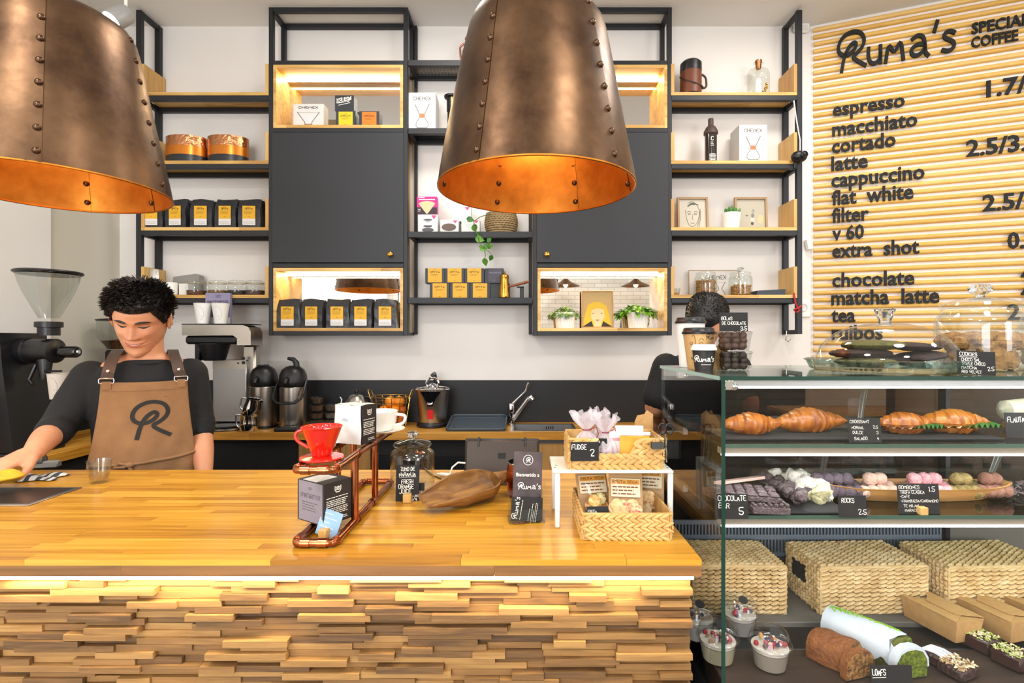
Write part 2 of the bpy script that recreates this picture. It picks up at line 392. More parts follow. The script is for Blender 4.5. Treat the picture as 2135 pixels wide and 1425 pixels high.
def cabinet(name, label, xl, xr, knob_px, lbl_knob):
    t = thing(name, label, 'cabinet')
    for x0, x1 in ((xl, xl + 9), (xr - 9, xr)):
        mb = MB(); bar_px(mb, x0, x1, 15, 700); mb.build('post', M['steel_black'], t)
        mb = MB(); bar_px(mb, x0, x1, 15, 134, True); mb.build('post', M['steel_black'], t)
        for y in (15,):
            mb = MB(); mb.box(sx(x0), sx(x1), YF + .028, YB - .028, sz(y), sz(y + 9), .0015); mb.build('depth_rail', M['steel_black'], t)
    for y, bk in ((15, 0), (15, 1), (126, 0), (267, 0), (549, 0), (691, 0)):
        mb = MB(); bar_px(mb, xl + 9, xr - 9, y, y + 9, bool(bk)); mb.build('rail', M['steel_black'], t)
    # carcass behind the door and round the light boxes
    for a, b3 in ((xl + 9, xl + 9 + .5), (xr - 9.5, xr - 9)):
        MB().box(sx(a), sx(b3), YF + .03, YB, sz(134), sz(691)).build('side_panel', M['oak_part'], t)
    MB().box(sx(xl), sx(xr), YF + .029, YB, sz(694), sz(699.5)).build('bottom_panel', M['steel_black'], t)
    MB().box(sx(xl + 9.5), sx(xr - 9.5), YF + .03, YB, sz(269), sz(272)).build('inner_floor', M['black_matte'], t)
    MB().box(sx(xl + 9.5), sx(xr - 9.5), YF + .03, YB, sz(551), sz(554)).build('inner_floor', M['black_matte'], t)
    d = MB().box(sx(xl + 8), sx(xr - 8), YF - .006, YF + .016, sz(277), sz(548), .0012).build('door', M['door'], t)
    k = at(knob_px[0], knob_px[1], YF - .006)
    kb = MB().lathe([(.0065, 0), (.006, .008), (.011, .014), (.0155, .02), (.0155, .026), (.010, .031), (0, .032)], 18)
    kb.v = [(k.x + v[0], k.y - v[2], k.z + v[1]) for v in kb.v]
    tag(kb.build('knob', M['brass'], d), lbl_knob)
    for y0, y1 in ((135, 267), (559, 691)):
        bx = MB()
        bx.box(sx(xl + 9.6), sx(xl + 16), YF - .001, YB, sz(y0), sz(y1), .0008); bx.box(sx(xr - 16), sx(xr - 9.6), YF - .001, YB, sz(y0), sz(y1), .0008)
        bx.box(sx(xl + 16), sx(xr - 16), YF - .001, YB, sz(y0), sz(y0 + 6.5), .0008); bx.box(sx(xl + 16), sx(xr - 16), YF - .001, YB, sz(y1 - 6.5), sz(y1), .0008)
        b = bx.build('light_box', M['oak'], t)
        MB().box(sx(xl + 16), sx(xr - 16), YB - .006, YB - .003, sz(y0 + 6.5), sz(y1 - 6.5)).build('mirror', M['mirror'], b)
        MB().box(sx(xl + 16), sx(xr - 16), YB - .045, YB - .006, sz(y0 + 6.5), sz(y0 + 11)).build('led_cover', M['oak'], b)
        MB().box(sx(xl + 18), sx(xr - 18), YB - .066, YB - .0455, sz(y0 + 8), sz(y0 + 11.5)).build('led_strip', M['led'], b)
    return t
cabinet('wall_cabinet', 'black steel framed wall cabinet with charcoal door and knob at its lower right', 560, 850, (815, 532), 'round brass knob')
cabinet('wall_cabinet', 'black steel framed wall cabinet with charcoal door and knob at its lower left', 1111, 1401, (1140, 532), 'round brass knob')

# black steel shelves between the two cabinets
t = thing('steel_shelf_bay', 'black steel shelves hung between the two charcoal wall cabinets', 'shelf')
for x0, x1 in ((852, 858), (1103, 1109)):
    mb = MB(); bar_px(mb, x0, x1, 20 if x0 < 900 else 126, 697, True); mb.build('post', M['steel_black'], t)
mesh_m = mat('perforated_steel', '#1c1e22', .5)
for y in (125, 267, 483, 621):
    for back in (False, True):
        mb = MB(); bar_px(mb, 851, 1110, y, y + 12, back); mb.build('rail', M['steel_black'], t)
    for x0 in (851, 1102):
        mb = MB(); mb.box(sx(x0), sx(x0 + 8), YF + .028, YB - .028, sz(y), sz(y + 12), .001); mb.build('depth_rail', M['steel_black'], t)
    if y in (125, 267):       # expanded metal grid seen from below
        mb = MB(); n = 34
        for i in range(n):
            x = sx(859) + (sx(1102) - sx(859)) * i / (n - 1); mb.box(x - .0012, x + .0012, YF + .028, YB - .028, sz(y + 4), sz(y + 3))
        for i in range(9):
            yy = YF + .03 + (YB - YF - .06) * i / 8; mb.box(sx(859), sx(1102), yy - .0012, yy + .0012, sz(y + 5), sz(y + 4))
        tag(mb.build('metal_grid', M['steel2'] if y == 125 else M['steel_black'], t), kind='stuff')
        MB().box(sx(859), sx(1102), YF + .028, YB - .028, sz(y + 2.4), sz(y + .2)).build('shelf_plate', M['glass_smoke'], t)
    else:
        MB().box(sx(859), sx(1102), YF + .026, YB - .026, sz(y + 5), sz(y + .5)).build('shelf_plate', M['steel_black'], t)
# things mounted on the right bay
cm = thing('security_camera', 'small black ball camera clipped on the post of the right shelf bay', 'camera', at(1666, 327, YF - .03))
MB().ball((0, 0, 0), (.045, .035, .034), 16, 10).build('body', M['black'], cm)
MB().lathe([(.018, 0), (.02, .012), (.014, .014), (.013, .01), (0, .008)], 16).xf().build('lens', M['black_gloss'], cm).rotation_euler = (R(90), 0, 0)
cm.children[-1].location = (.01, -.03, 0)
MB().tube([(-.01, .02, -.02), (-.012, .03, -.05), (-.012, .045, -.055)], .008, 8).build('clip', M['black'], cm)
mb = MB(); q = [at(1655, 210, YF - .004), at(1659, 240, YF - .006), at(1664, 270, YF - .006), at(1668, 292, YF - .008), at(1668, 315, YF - .01)]
tag(mb.tube(q, .0035, 6).build('white_cable', M['white']), 'thin white cable hanging down to the ball camera', 'cable')
mb = MB(); q = [at(1655, 611, YF - .008), at(1658, 630, YF - .012), at(1662, 640, YF - .012), at(1667, 648, YF - .012), at(1660, 652, YF - .013), at(1655, 646, YF - .013), at(1663, 643, YF - .013), at(1671, 638, YF - .012)]
tag(mb.tube(q, .005, 6).build('red_ribbon', mat('red_ribbon', '#b3101c', .5)), 'red ribbon tied on the lowest shelf of the right bay', 'ribbon')
mb = MB(); q = [at(1640, 690, YF + .06), at(1640, 699, YF + .06), at(1638, 709, YF + .06), at(1644, 713, YF + .06), at(1649, 708, YF + .06)]
tag(mb.tube(q, .003, 6).build('wall_hook', M['chrome']), 'thin steel hook hanging under the right shelf bay', 'hook')
s = thing('wall_socket', 'square white wall socket behind the lower end of the right bay', 'socket', at(1673, 645, YW - .001))
MB().box(-.045, .045, -.012, 0, -.05, .05, .004).build('plate', M['white'], s)
k = MB().lathe([(.026, 0), (.024, .006), (.02, .006), (.019, .002), (0, .002)], 20); k.v = [(v[0], -.012 - v[2], v[1] + .01) for v in k.v]; k.build('outlet', M['paper'], s)
s = thing('ceiling_sensor', 'small white alarm sensor high in the corner beside the menu board', 'sensor', at(1668, 58, YW - .001))
MB().box(-.05, .05, -.03, 0, -.04, .045, .012).build('body', M['white'], s); MB().box(-.03, .03, -.034, -.029, -.03, .0, .003).build('lens', M['paper'], s)
mb = MB(); q = [at(1684, 470, YW - .01), at(1684, 500, YW - .012), at(1687, 520, YW - .02), at(1690, 535, YW - .02)]
tag(mb.tube([at(1684, 500, YW - .02), at(1688, 520, YW - .02)], .02, 8).build('door_bell', M['white']), 'white wall bell on the strip left of the menu board', 'bell')
# ---------------------------------------------------------------- lettering
GL = dict(A='002640 1232', B='00063645443303 3342413000', C='4536160501103041', D='00062644422000', E='46060040 0333', F='460600 0333',
 G='45361605011030414323', H='0006 4046 0343', I='2026', J='4641301001', K='0006 460340', L='060040', M='0006234640', N='00064046',
 O='160501103041453616', P='00063645443303', Q='160501103041453616 2240', R='00063645443303 2340', S='453616050413334241301001', T='0646 2620',
 U='060110304146', V='062046', W='0610233046', X='0640 0046', Y='062346 2320', Z='06460040', a='340413010010304 1'.replace(' ', '') )
GL.update({'0': '160501103041453616', '1': '152620', '2': '05163645440040', '3': '051636454433 23334241301001', '4': '30360242', '5': '460603334241301001',
 '6': '4536160501103041423303', '7': '064620', '8': '13040516364544331302011030414233', '9': '0110304145361605041343', '.': '2021', '/': '0046', '-': '1333',
 '&': '4014153635020110 304 2'.replace(' ', ''), "'": '2625', ',': '2110', '_': '0040'})
LOGO_R = [(.16, -.05), (.22, .22), (.31, .45), (.45, .62), (.60, .70), (.68, .62), (.60, .48), (.42, .38), (.22, .37), (.07, .46), (.03, .62), (.12, .82), (.34, .96), (.60, 1.0), (.84, .92), (.95, .74), (.91, .56), (.74, .40), (.52, .30), (.70, .16), (.98, .0)]
LOGO = [([LOGO_R], 1.0), ([[(.02, .62), (.0, .3), (.1, .05), (.3, .0), (.46, .12), (.52, .35)], [(.52, .64), (.52, .02)]], .62),
        ([[(.0, .0), (.12, .7), (.36, .22), (.62, .78), (.72, .0)]], .86), ([[(.1, .68), (.3, .8), (.52, .72), (.58, .5), (.60, .1), (.72, -.02)], [(.58, .42), (.3, .46), (.06, .34), (.04, .14), (.22, .02), (.45, .1), (.58, .28)]], .80),
        ([[(.14, .84), (.03, .60)]], .24), ([[(.48, .66), (.3, .76), (.1, .68), (.1, .52), (.3, .42), (.48, .3), (.46, .1), (.26, .0), (.04, .08)]], .6)]
def chaikin(p, n=1):
    for _ in range(n):
        q = [p[0]]
        for a, b in zip(p, p[1:]):
            q += [tuple(.75*a[i]+.25*b[i] for i in range(2)), tuple(.25*a[i]+.75*b[i] for i in range(2))]
        p = q + [p[-1]]
    return p
def ribbon(mb, pts, wd, y, T):
    """flat stroke of width wd in the local xz plane at depth y; T maps (u, v) -> (x, z)"""
    pts = [Vector(T(*p)) for p in pts]; n = len(pts); vs = []; fs = []
    for i, p in enumerate(pts):
        t = (pts[min(i+1, n-1)] - pts[max(i-1, 0)]); t = t.normalized() if t.length > 1e-9 else Vector((1, 0))
        e = Vector((-t.y, t.x)) * wd * .5
        if i == 0: p = p - t * wd * .4
        if i == n-1: p = p + t * wd * .4
        vs += [(p.x + e.x, y, p.y + e.y), (p.x - e.x, y, p.y - e.y)]
    for i in range(n-1): fs.append((2*i, 2*i+1, 2*i+3, 2*i+2))
    mb.add(vs, fs)
def hand(mb, s, x, z, h, y=-.0004, wd=None, width=None, jit=.05, slope=0.0, seed=1):
    """hand lettered capitals, cap height h, starting at x on baseline z"""
    r = random.Random(seed * 31 + len(s)); wd = wd or h * .13; adv = []
    for ch in s: adv.append(.62 if ch == ' ' else .42 if ch in "I.,'1" else .96)
    k = h * .78 if width is None else width / max(sum(adv) - .2, .3)
    cx = x
    for ch, a in zip(s, adv):
        g = GL.get(ch.upper() if ch != 'a' else 'A')
        if g:
            gw = k * .72; dz = r.uniform(-jit, jit) * h; sc = 1 + r.uniform(-jit, jit); off = -gw * .5 + k * .1 if ch in "I.,'1" else 0
            for st in g.split():
                p = [(int(st[i]), int(st[i+1])) for i in range(0, len(st), 2)]
                ribbon(mb, chaikin(p) if len(p) > 2 else p, wd, y, lambda u, v: (cx + off + gw * u / 4, z + dz + (cx - x) * slope + h * sc * v / 6))
        cx += a * k
def logo(mb, x, z, h, y=-.0004, wd=None, only_r=False, rot=0.0):
    """the shop's looping logotype, height h"""
    cx = x; cr, sr = math.cos(rot), math.sin(rot)
    for k, (strokes, adv) in enumerate(LOGO[:1] if only_r else LOGO):
        hh = h if k in (0, 4) else h * .72
        for st in strokes:
            ribbon(mb, chaikin(st, 2), wd or h * .11, y - k * 1e-5, lambda u, v: ((cx-x + u*h*.95*(1 if k == 0 else .8))*cr - (v*hh)*sr + x, (cx-x + u*h*.95*(1 if k == 0 else .8))*sr + (v*hh)*cr + z))
        cx += adv * h * (.98 if k == 0 else .84) + h * .04
_fontscene = []
def text_mesh(s, bold=0.0, extr=0.0, shear=0.0, res=2):
    c = bpy.data.curves.new('lettering', 'FONT'); c.body = s; c.size = 1; c.offset = bold; c.extrude = extr; c.resolution_u = res; c.shear = shear
    o = bpy.data.objects.new('lettering', c)
    me = bpy.data.meshes.new_from_object(o); bpy.data.objects.remove(o); bpy.data.curves.remove(c)
    return me
def text(s, parent, m, x, z, h=None, width=None, y=-.0004, bold=0.0, center=False, name='lettering', extr=0.0):
    """type set in the built-in face, upright in the local xz plane facing -y; h = size, width = fitted width"""
    me = text_mesh(s, bold, 0); xs = [v.co.x for v in me.vertices]
    if not xs: return None
    x0, x1 = min(xs), max(xs); sxx = width / (x1 - x0) if width else h; szz = h if h else sxx
    x0b = x0 if not center else (x0 + x1) / 2
    for v in me.vertices: v.co = (x + (v.co.x - x0b) * sxx, y, z + v.co.y * szz)
    me.materials.append(m); return link(name, me, parent)
def lines_text(mb, x0, x1, z, n, dz, th, y=-.0004, ragged=.25, seed=1):
    """rows of print too small to read"""
    r = random.Random(seed)
    for i in range(n):
        a = x0; e = x1 - (x1 - x0) * r.uniform(0, ragged)
        while a < e:
            b = min(e, a + (x1 - x0) * r.uniform(.08, .2)); zz = z - i * dz
            mb.add([(a, y, zz), (b, y, zz), (b, y, zz + th), (a, y, zz + th)], [(0, 1, 2, 3)]); a = b + (x1 - x0) * .025

# ---------------------------------------------------------------- slatted menu board
mb0 = thing('menu_board', 'wall-high menu board of yellow pine slats with black raised letters', 'menu board', WO)
bang = math.atan2(WD.y, WD.x); mb0.rotation_euler = (0, 0, bang)
pine = wood('pine_slat', ['#d3a14b', '#e2b55f', '#eec57a'], .4, (5, 60, 60), per_object=.8, bump=.08)
sm = MB(); prof = [(0, -.0125), (-.012, -.0125), (-.018, -.008), (-.0205, 0), (-.018, .008), (-.012, .0125), (0, .0125)]
sm.prism(prof, .015, 1.75, 'x'); slat = sm.mesh('slat', pine, angle=60)
zt = ZC - .02; k = 0
while zt > 1.385:
    o = link('slat', slat, mb0, (rnd.uniform(-.002, .002), 0, zt - .0125)); zt -= .0437
def menu_line(s, px0, px1, py, h_px, bold=.022, off=.0215):
    t0, z0 = wall_from_px(px0, py, off); t1, _ = wall_from_px(px1, py, off)
    Y = (WO + WD * t0).y; h = h_px * Y / F
    me = text_mesh(s, bold, 0); xs = [v.co.x for v in me.vertices]; a, b = min(xs), max(xs); kx = (t1 - t0) / (b - a)
    for v in me.vertices: v.co = (t0 + (v.co.x - a) * kx, 0, z0 + v.co.y * h)
    # one object per letter: islands whose x ranges overlap belong together
    bm = bmesh.new(); bm.from_mesh(me); seen = set(); isl = []
    for f0 in bm.faces:
        if f0 in seen: continue
        st = [f0]; seen.add(f0); cur = []
        while st:
            f = st.pop(); cur.append(f)
            for e in f.edges:
                for g in e.link_faces:
                    if g not in seen: seen.add(g); st.append(g)
        isl.append((min(v.co.x for f in cur for v in f.verts), max(v.co.x for f in cur for v in f.verts), cur))
    isl.sort(key=lambda q: q[0]); grp = []
    for a_, b_, cur in isl:
        if grp and a_ < grp[-1][0] - 0 + (grp[-1][1] - grp[-1][0]) * .7 and a_ < grp[-1][1]: grp[-1][1] = max(grp[-1][1], b_); grp[-1][2] += cur
        else: grp.append([a_, b_, list(cur)])
    for a_, b_, cur in grp:
        ids = {}; L2 = MB(); vs = []; fs = []
        for f in cur:
            fs.append([ids.setdefault(v.index, len(ids)) for v in f.verts])
        inv = {k: i for i, k in ids.items()}; bm.verts.ensure_lookup_table(); vs = [tuple(bm.verts[inv[i]].co) for i in range(len(ids))]; nv = len(vs)
        ed = set((f[i], f[(i + 1) % len(f)]) for f in fs for i in range(len(f)))
        L2.add(vs + [(v[0], v[1] - .008, v[2]) for v in vs], fs + [[i + nv for i in f] for f in fs] + [[p, q2, q2 + nv, p + nv] for p, q2 in ed if (q2, p) not in ed])
        o = L2.build('letter', M['black_matte'], mb0, smooth=False); o.location = (0, -off, 0)
    bm.free()
for a in (('espresso', 1736, 1886, 243, 39), ('macchiato', 1735, 1912, 285, 41), ('cortado', 1734, 1867, 320, 41), ('latte', 1733, 1809, 357, 42), ('cappuccino', 1733, 1927, 391, 42),
          ('flat  white', 1734, 1904, 428, 42), ('filter', 1734, 1811, 465, 42), ('v 60', 1735, 1801, 501, 40), ('extra  shot', 1735, 1916, 538, 42), ('chocolate', 1735, 1906, 599, 42),
          ('matcha  latte', 1733, 1958, 636, 42), ('tea', 1733, 1783, 672, 42), ('ruibos', 1734, 1840, 708, 42),
          ('1.7/2', 2056, 2170, 203, 47), ('2.5/3.2', 2014, 2170, 327, 47), ('2.5/3', 2048, 2160, 441, 47), ('0.5', 2100, 2160, 519, 47), ('4', 2128, 2150, 588, 45), ('4', 2128, 2150, 625, 45), ('2.5', 2100, 2165, 667, 45),
          ('SPECIALTY', 2025, 2190, 72, 32), ('COFFEE', 2024, 2122, 101, 31)):
    menu_line(*a)
lm = MB(); t0, z0 = wall_from_px(1745, 147, .022); logo(lm, 0, 0, .215, 0, .023)
wmax = max(v[0] for v in lm.v); t1, z1 = wall_from_px(1993, 108, .022)
lm.v = [(t0 + v[0] * (t1 - t0) / wmax, v[1], z0 + v[2]) for v in lm.v]
nf = lm.f[:]; nv = len(lm.v); lm.v += [(v[0], v[1] - .012, v[2]) for v in lm.v]
lm.f += [[i + nv for i in f][::-1] for f in nf]; ed = {}
for f in nf:
    for a, b in zip(f, f[1:] + f[:1]): ed[(a, b)] = ed.get((a, b), 0) + 1
lm.f += [[a, b, b + nv, a + nv] for (a, b) in ed if (b, a) not in ed]; lm.m = [0] * len(lm.f)
o = lm.build('logo_lettering', M['black_matte'], mb0, smooth=False); o.location = (0, -.0215, 0)

# ---------------------------------------------------------------- service bar in front
ZB = 1.055; BX0, BX1, BY0, BY1 = -2.08, .363, 1.05, 1.78
def bar(px, py): D = (EYE - ZB) * F / (py - CY); return Vector((wx(px, D), D, ZB))
sb = thing('service_bar', 'long wooden service bar clad in uneven wood strips with a golden worktop', 'counter', (BX0, BY0, 0))
LO = Vector((BX0, BY0, 0))
def lb(x0, x1, y0, y1, z0, z1, c=0): return MB().box(x0 - LO.x, x1 - LO.x, y0 - LO.y, y1 - LO.y, z0, z1, c)
lb(BX0, BX1 - .012, BY0 + .042, BY1 - .03, .02, ZB - .036).build('carcass', M['black_matte'], sb)
lb(BX0, BX1 - .001, BY0 + .022, BY1 - .001, ZB - .033, ZB - .012).build('worktop_core', M['worktop_edge'], sb)
unit = MB().box(0, 1, 0, 1, 0, 1).mesh('stave', M['worktop'])
unit_e = MB().box(0, 1, 0, 1, 0, 1).mesh('edge_stave', M['worktop_edge'])
rows = 26; rh = (BY1 - BY0 - .0) / rows
for j in range(rows):
    x = BX0 - rnd.uniform(0, .35); y = BY0 + j * rh
    while x < BX1:
        ln = rnd.uniform(.32, .75); x1 = min(x + ln, BX1)
        if BX1 - x1 < .08: x1 = BX1
        xa = max(x, BX0)
        if x1 > xa: link('stave', unit, sb, (xa - LO.x + .0003, y - LO.y + .0002, ZB - .012 + rnd.uniform(-.0002, 0)), None, (x1 - xa - .0006, rh - .0004, .012))
        x = x1
x = BX0
while x < BX1:
    x1 = min(x + rnd.uniform(.5, .8), BX1)
    if BX1 - x1 < .15: x1 = BX1
    link('edge_stave', unit_e, sb, (x - LO.x, 0, ZB - .034), None, (x1 - x - .0004, .0215, .0218)); x = x1
lb(BX0, BX1 - .015, BY0 + .004, BY0 + .014, ZB - .0425, ZB - .0345).build('led_strip', M['led_bar'], sb)
clad = [wood('cladding_wood', ['#563d25', '#7d5a33', '#98703f', '#b1874f'], .6, (9, 90, 90), per_object=.9, bump=.35)]
cl_m = MB().box(0, 1, 0, 1, 0, 1, 0).mesh('wood_strip', clad[0])
rowh = .01345; z = ZB - .042; n = 0
cuts = [-1.2, -.85, -.62, -.36, -.1, .13, .3515]
while z - rowh > .735:
    x = -1.2 - rnd.uniform(0, .1); prev = 0
    while x < .3515:
        x1 = min(x + rnd.choice((.07, .1, .12, .14, .165, .19)) * rnd.uniform(.9, 1.15), .3515)
        if .3515 - x1 < .05: x1 = .3515
        d = rnd.choice([q for q in (.004, .0085, .0135, .019, .025) if abs(q - prev) > .003]); prev = d
        o = link('wood_strip', cl_m, sb, (x - LO.x, BY0 + .044 - d - LO.y, z - rowh - 0), (0, R(rnd.uniform(-.25, .25)), 0), (x1 - x - .0006, d + .002, rowh - .0007)); x = x1; n += 1
    z -= rowh
lb(BX0, BX1 - .012, BY0 + .036, BY0 + .044, .02, .735).build('lower_panel', M['worktop_edge'], sb)
lb(BX0, -1.25, BY0 + .03, BY0 + .044, .735, ZB - .043).build('side_panel', M['worktop_edge'], sb)

# ---------------------------------------------------------------- back counter and left return
ZK = .996; KY = 2.835
kc = thing('back_counter', 'back worktop of golden oak on black and oak base units along the wall', 'counter', (0, KY, 0))
SKX0, SKX1, SKY0, SKY1 = -.055, .29, .04, .265        # sink cut-out, local y
mk = MB(); D_ = YW - .0135 - KY
for a, b, y0, y1 in ((-2.08, SKX0, 0, D_), (SKX1, 1.70, 0, D_), (SKX0, SKX1, 0, SKY0), (SKX0, SKX1, SKY1, D_)): mk.box(a, b, y0, y1, ZK - .042, ZK)
mk.build('worktop', wood('back_worktop', ['#96601c', '#bd8230', '#d59c44', '#e2b45e'], .35, (3.2, 55, 55), per_object=.6, bump=.06, blocks=(.6, .045)), kc)
for a, b, z0, z1, m in ((-2.08, SKX0 - .01, .05, ZK - .046, 'black_matte'), (SKX1 + .01, 1.70, .05, ZK - .046, 'black_matte'), (SKX0, SKX1, .05, .75, 'black_matte')):
    MB().box(a, b, .06, YW - .02 - KY, z0, z1).build('carcass', M[m], kc)
oakd = wood('oak_front', ['#8f6736', '#b5854a', '#cf9f5c'], .5, (50, 50, 3), per_object=.6)
for px0, px1 in ((620, 770), (1122, 1186), (1190, 1260), (1264, 1330)):
    dr = MB().box(wx(px0, KY + .02), wx(px1, KY + .02), .035, .055, .2, wz(926, KY + .03), .002).build('door', oakd, kc)
MB().box(wx(780, KY), wx(1118, KY), .045, .058, .1, .86, .003).build('fridge_front', M['black'], kc)
rc = thing('return_counter', 'wooden return counter along the left wall carrying the coffee grinder', 'counter', (XL, 1.79, 0))
MB().box(.022, .41, .0, YW - .0135 - 1.79, ZK - .045, ZK, .002).build('worktop', wood('worktop_y', ['#8a5415', '#b97a22', '#d59a36', '#e2b052'], .35, (55, 3.2, 55), per_object=.6, bump=.06, blocks=(.05, .6)), rc)
MB().box(.022, .38, .0, YW - .02 - 1.79, .05, ZK - .048).build('carcass', M['black_matte'], rc)

# ---------------------------------------------------------------- copper pendant lamps
def metal2(name, c1, c2, rough, sc, metal=.9):
    m = bpy.data.materials.new(name); m.use_nodes = True; nt = m.node_tree; N = nt.nodes.new; L = nt.links.new; b = nt.nodes['Principled BSDF']
    tc = N('ShaderNodeTexCoord'); n = N('ShaderNodeTexNoise'); n.inputs['Scale'].default_value = sc; n.inputs['Detail'].default_value = 8; n.inputs['Roughness'].default_value = .65
    L(tc.outputs['Object'], n.inputs[0]); r = N('ShaderNodeValToRGB'); r.color_ramp.elements[0].position = .34; r.color_ramp.elements[1].position = .68
    r.color_ramp.elements[0].color = (*hx(c1), 1); r.color_ramp.elements[1].color = (*hx(c2), 1); L(n.outputs[0], r.inputs[0]); L(r.outputs[0], b.inputs['Base Color'])
    b.inputs['Metallic'].default_value = metal; n2 = N('ShaderNodeTexNoise'); n2.inputs['Scale'].default_value = sc * 6; n2.inputs['Detail'].default_value = 4; L(tc.outputs['Object'], n2.inputs[0])
    mr = N('ShaderNodeMapRange'); mr.inputs['To Min'].default_value = rough - .08; mr.inputs['To Max'].default_value = rough + .12; L(n2.outputs[0], mr.inputs[0]); L(mr.outputs[0], b.inputs['Roughness'])
    bp = N('ShaderNodeBump'); bp.inputs['Strength'].default_value = .12; bp.inputs['Distance'].default_value = .004; L(n2.outputs[0], bp.inputs['Height']); L(bp.outputs[0], b.inputs['Normal'])
    return m
M['lamp_out'] = metal2('aged_copper', '#412e21', '#71563f', .36, 5)
M['lamp_in'] = metal2('bright_copper', '#b06a22', '#d99038', .40, 7)
M['rivet'] = mat('rivet_metal', '#5c4433', .3, .9)
LR, LH = .297, .46
def pendant(X, Y, zr, label, cols, seed, tilt=(0, 0)):
    t = thing('pendant_lamp', label, 'lamp', (X, Y, zr), 0, 'riveted copper pendant lamps over the bar'); t.rotation_euler = (R(tilt[0]), R(tilt[1]), 0)
    r0 = random.Random(seed); dents = [(r0.uniform(0, 6.28), r0.uniform(.05, .45), r0.uniform(.03, .06), r0.uniform(-.006, .004)) for _ in range(9)]
    prof = [(.297, 0), (.2905, .04), (.283, .08), (.275, .125), (.266, .17), (.257, .22), (.247, .27), (.2375, .32), (.228, .37), (.218, .42), (.209, .46), (.202, .484), (.190, .503), (.166, .519), (.13, .530), (.09, .537), (.05, .54)]
    def rad(r, z, a):
        d = .0025 * math.sin(3 * a + seed) * math.sin(z * 9 + seed)
        for da, dz, w0, dp in dents:
            q = (math.remainder(a - da, 6.2832) * .25) ** 2 + (z - dz) ** 2; d += dp * math.exp(-q / (w0 * w0))
        return r + d
    n = len(cols)
    for i in range(n):
        a0, a1 = R(cols[i]) - .03, R(cols[(i + 1) % n] if i < n - 1 else cols[0] + 360) + .035
        mb = MB(); nu = 14
        for side in (0, 1):
            vs = []; fs = []
            for r, z in prof:
                for u in range(nu):
                    a = a0 + (a1 - a0) * u / (nu - 1); lift = .0022 * (u / (nu - 1)) - (.0018 if side else 0); rr = rad(r, z, a) + lift
                    vs.append((rr * math.sin(a), -rr * math.cos(a), z))
            for k in range(len(prof) - 1):
                for u in range(nu - 1):
                    q = (k*nu+u, k*nu+u+1, (k+1)*nu+u+1, (k+1)*nu+u); fs.append(q if not side else q[::-1])
            mb.mat(side).add(vs, fs)
        me = bpy.data.meshes.new('panel'); me.from_pydata(mb.v, [], mb.f); me.materials.append(M['lamp_out']); me.materials.append(M['lamp_in'])
        me.polygons.foreach_set('material_index', mb.m); me.polygons.foreach_set('use_smooth', [True] * len(me.polygons)); link('panel', me, t)
        for z in (.012,):
            pass
    rim = MB(); ring = []
    for u in range(64):
        a = 2 * math.pi * u / 64; rr = rad(.297, 0, a) - .001; ring.append((rr * math.sin(a), -rr * math.cos(a), 0))
    rim.tube(ring, .0035, 6, True).build('rim', M['lamp_in'], t)
    rv = MB().lathe([(.0095, -.001), (.0092, .003), (.006, .0065), (0, .0078)], 10).mesh('rivet', M['rivet'])
    for c in cols:
        a = R(c)
        for k in range(8):
            z = .03 + k * .0635; r = None
            for (ra, za), (rb, zb) in zip(prof, prof[1:]):
                if za <= z <= zb: r = ra + (rb - ra) * (z - za) / (zb - za)
            for s in ((1,) if k > 1 else (1, -1)):
                rr = rad(r, z, a) + (.001 if s > 0 else -.0018)
                o = link('rivet', rv, t, (rr * math.sin(a), -rr * math.cos(a), z)); o.rotation_euler = (R(90) * s + (.22 if s > 0 else .22), 0, a)
    zc = ZC - zr
    MB().lathe([(.05, .537), (.03, .55), (.02, .59), (0, .595)], 16).build('cap', M['rivet'], t)
    MB().tube([(0, 0, .59), (0, 0, zc - .03)], .006, 8).build('cable', M['black'], t)
    MB().lathe([(.06, zc - .03), (.06, zc - .001), (0, zc - .001)], 20).build('ceiling_rose', M['rivet'], t)
    MB().lathe([(0, .30), (.03, .31), (.04, .34), (.034, .375), (.018, .41), (.018, .45), (0, .45)], 16).build('bulb', M['bulb'], t)
    MB().lathe([(.022, .445), (.024, .535), (0, .535)], 12).build('lamp_holder', M['black'], t)
    light('pendant_light', 'POINT', (X, Y, zr + .27), 3.6, (1, .80, .50), size=.05)
    return t
pendant(.041, 1.577, 1.96, 'riveted copper pendant lamp hanging in front of the right cabinet', [-98, -33, 43, 98, 150, 207], 3)
pendant(-1.424, 1.577, 1.96, 'darker riveted copper pendant lamp hanging on the left above the barista', [-105, -35, 35, 100, 160, 205], 5)
# ---------------------------------------------------------------- generic makers
def sign(label, loc, w, h, lines, tilt=8, yaw=0, roll=0, card='slate', cube=0, name='price_sign', cat='sign', extra=None, th=.0015, group=None):
    """a card standing on its lower edge; lines: (text, x fraction, baseline fraction, cap height fraction[, width fraction])"""
    t = thing(name, label, cat, loc, yaw, group); M3 = Euler((R(-tilt), R(roll), 0)).to_matrix().to_4x4()
    def put(mb, nm, m):
        mb.v = [tuple(M3 @ Vector(v)) for v in mb.v]; return mb.build(nm, m, t, smooth=False)
    put(MB().box(-w/2, w/2, 0, th, 0, h), 'card', M[card])
    wb = MB()
    for k, ln in enumerate(lines):
        s, fx, fz, fh = ln[:4]
        hand(wb, s, -w/2 + fx * w, fz * h, fh * h, width=ln[4] * w if len(ln) > 4 else None, seed=k + len(label))
    if extra: extra(wb, w, h)
    if wb.v: put(wb, 'chalk_writing', M['chalk'])
    if cube: MB().box(-cube/2 + w*.02, cube/2 + w*.02, -cube*.75, cube*.25, 0, cube, .001).build('wooden_cube', M['oak_part'], t)
    return t
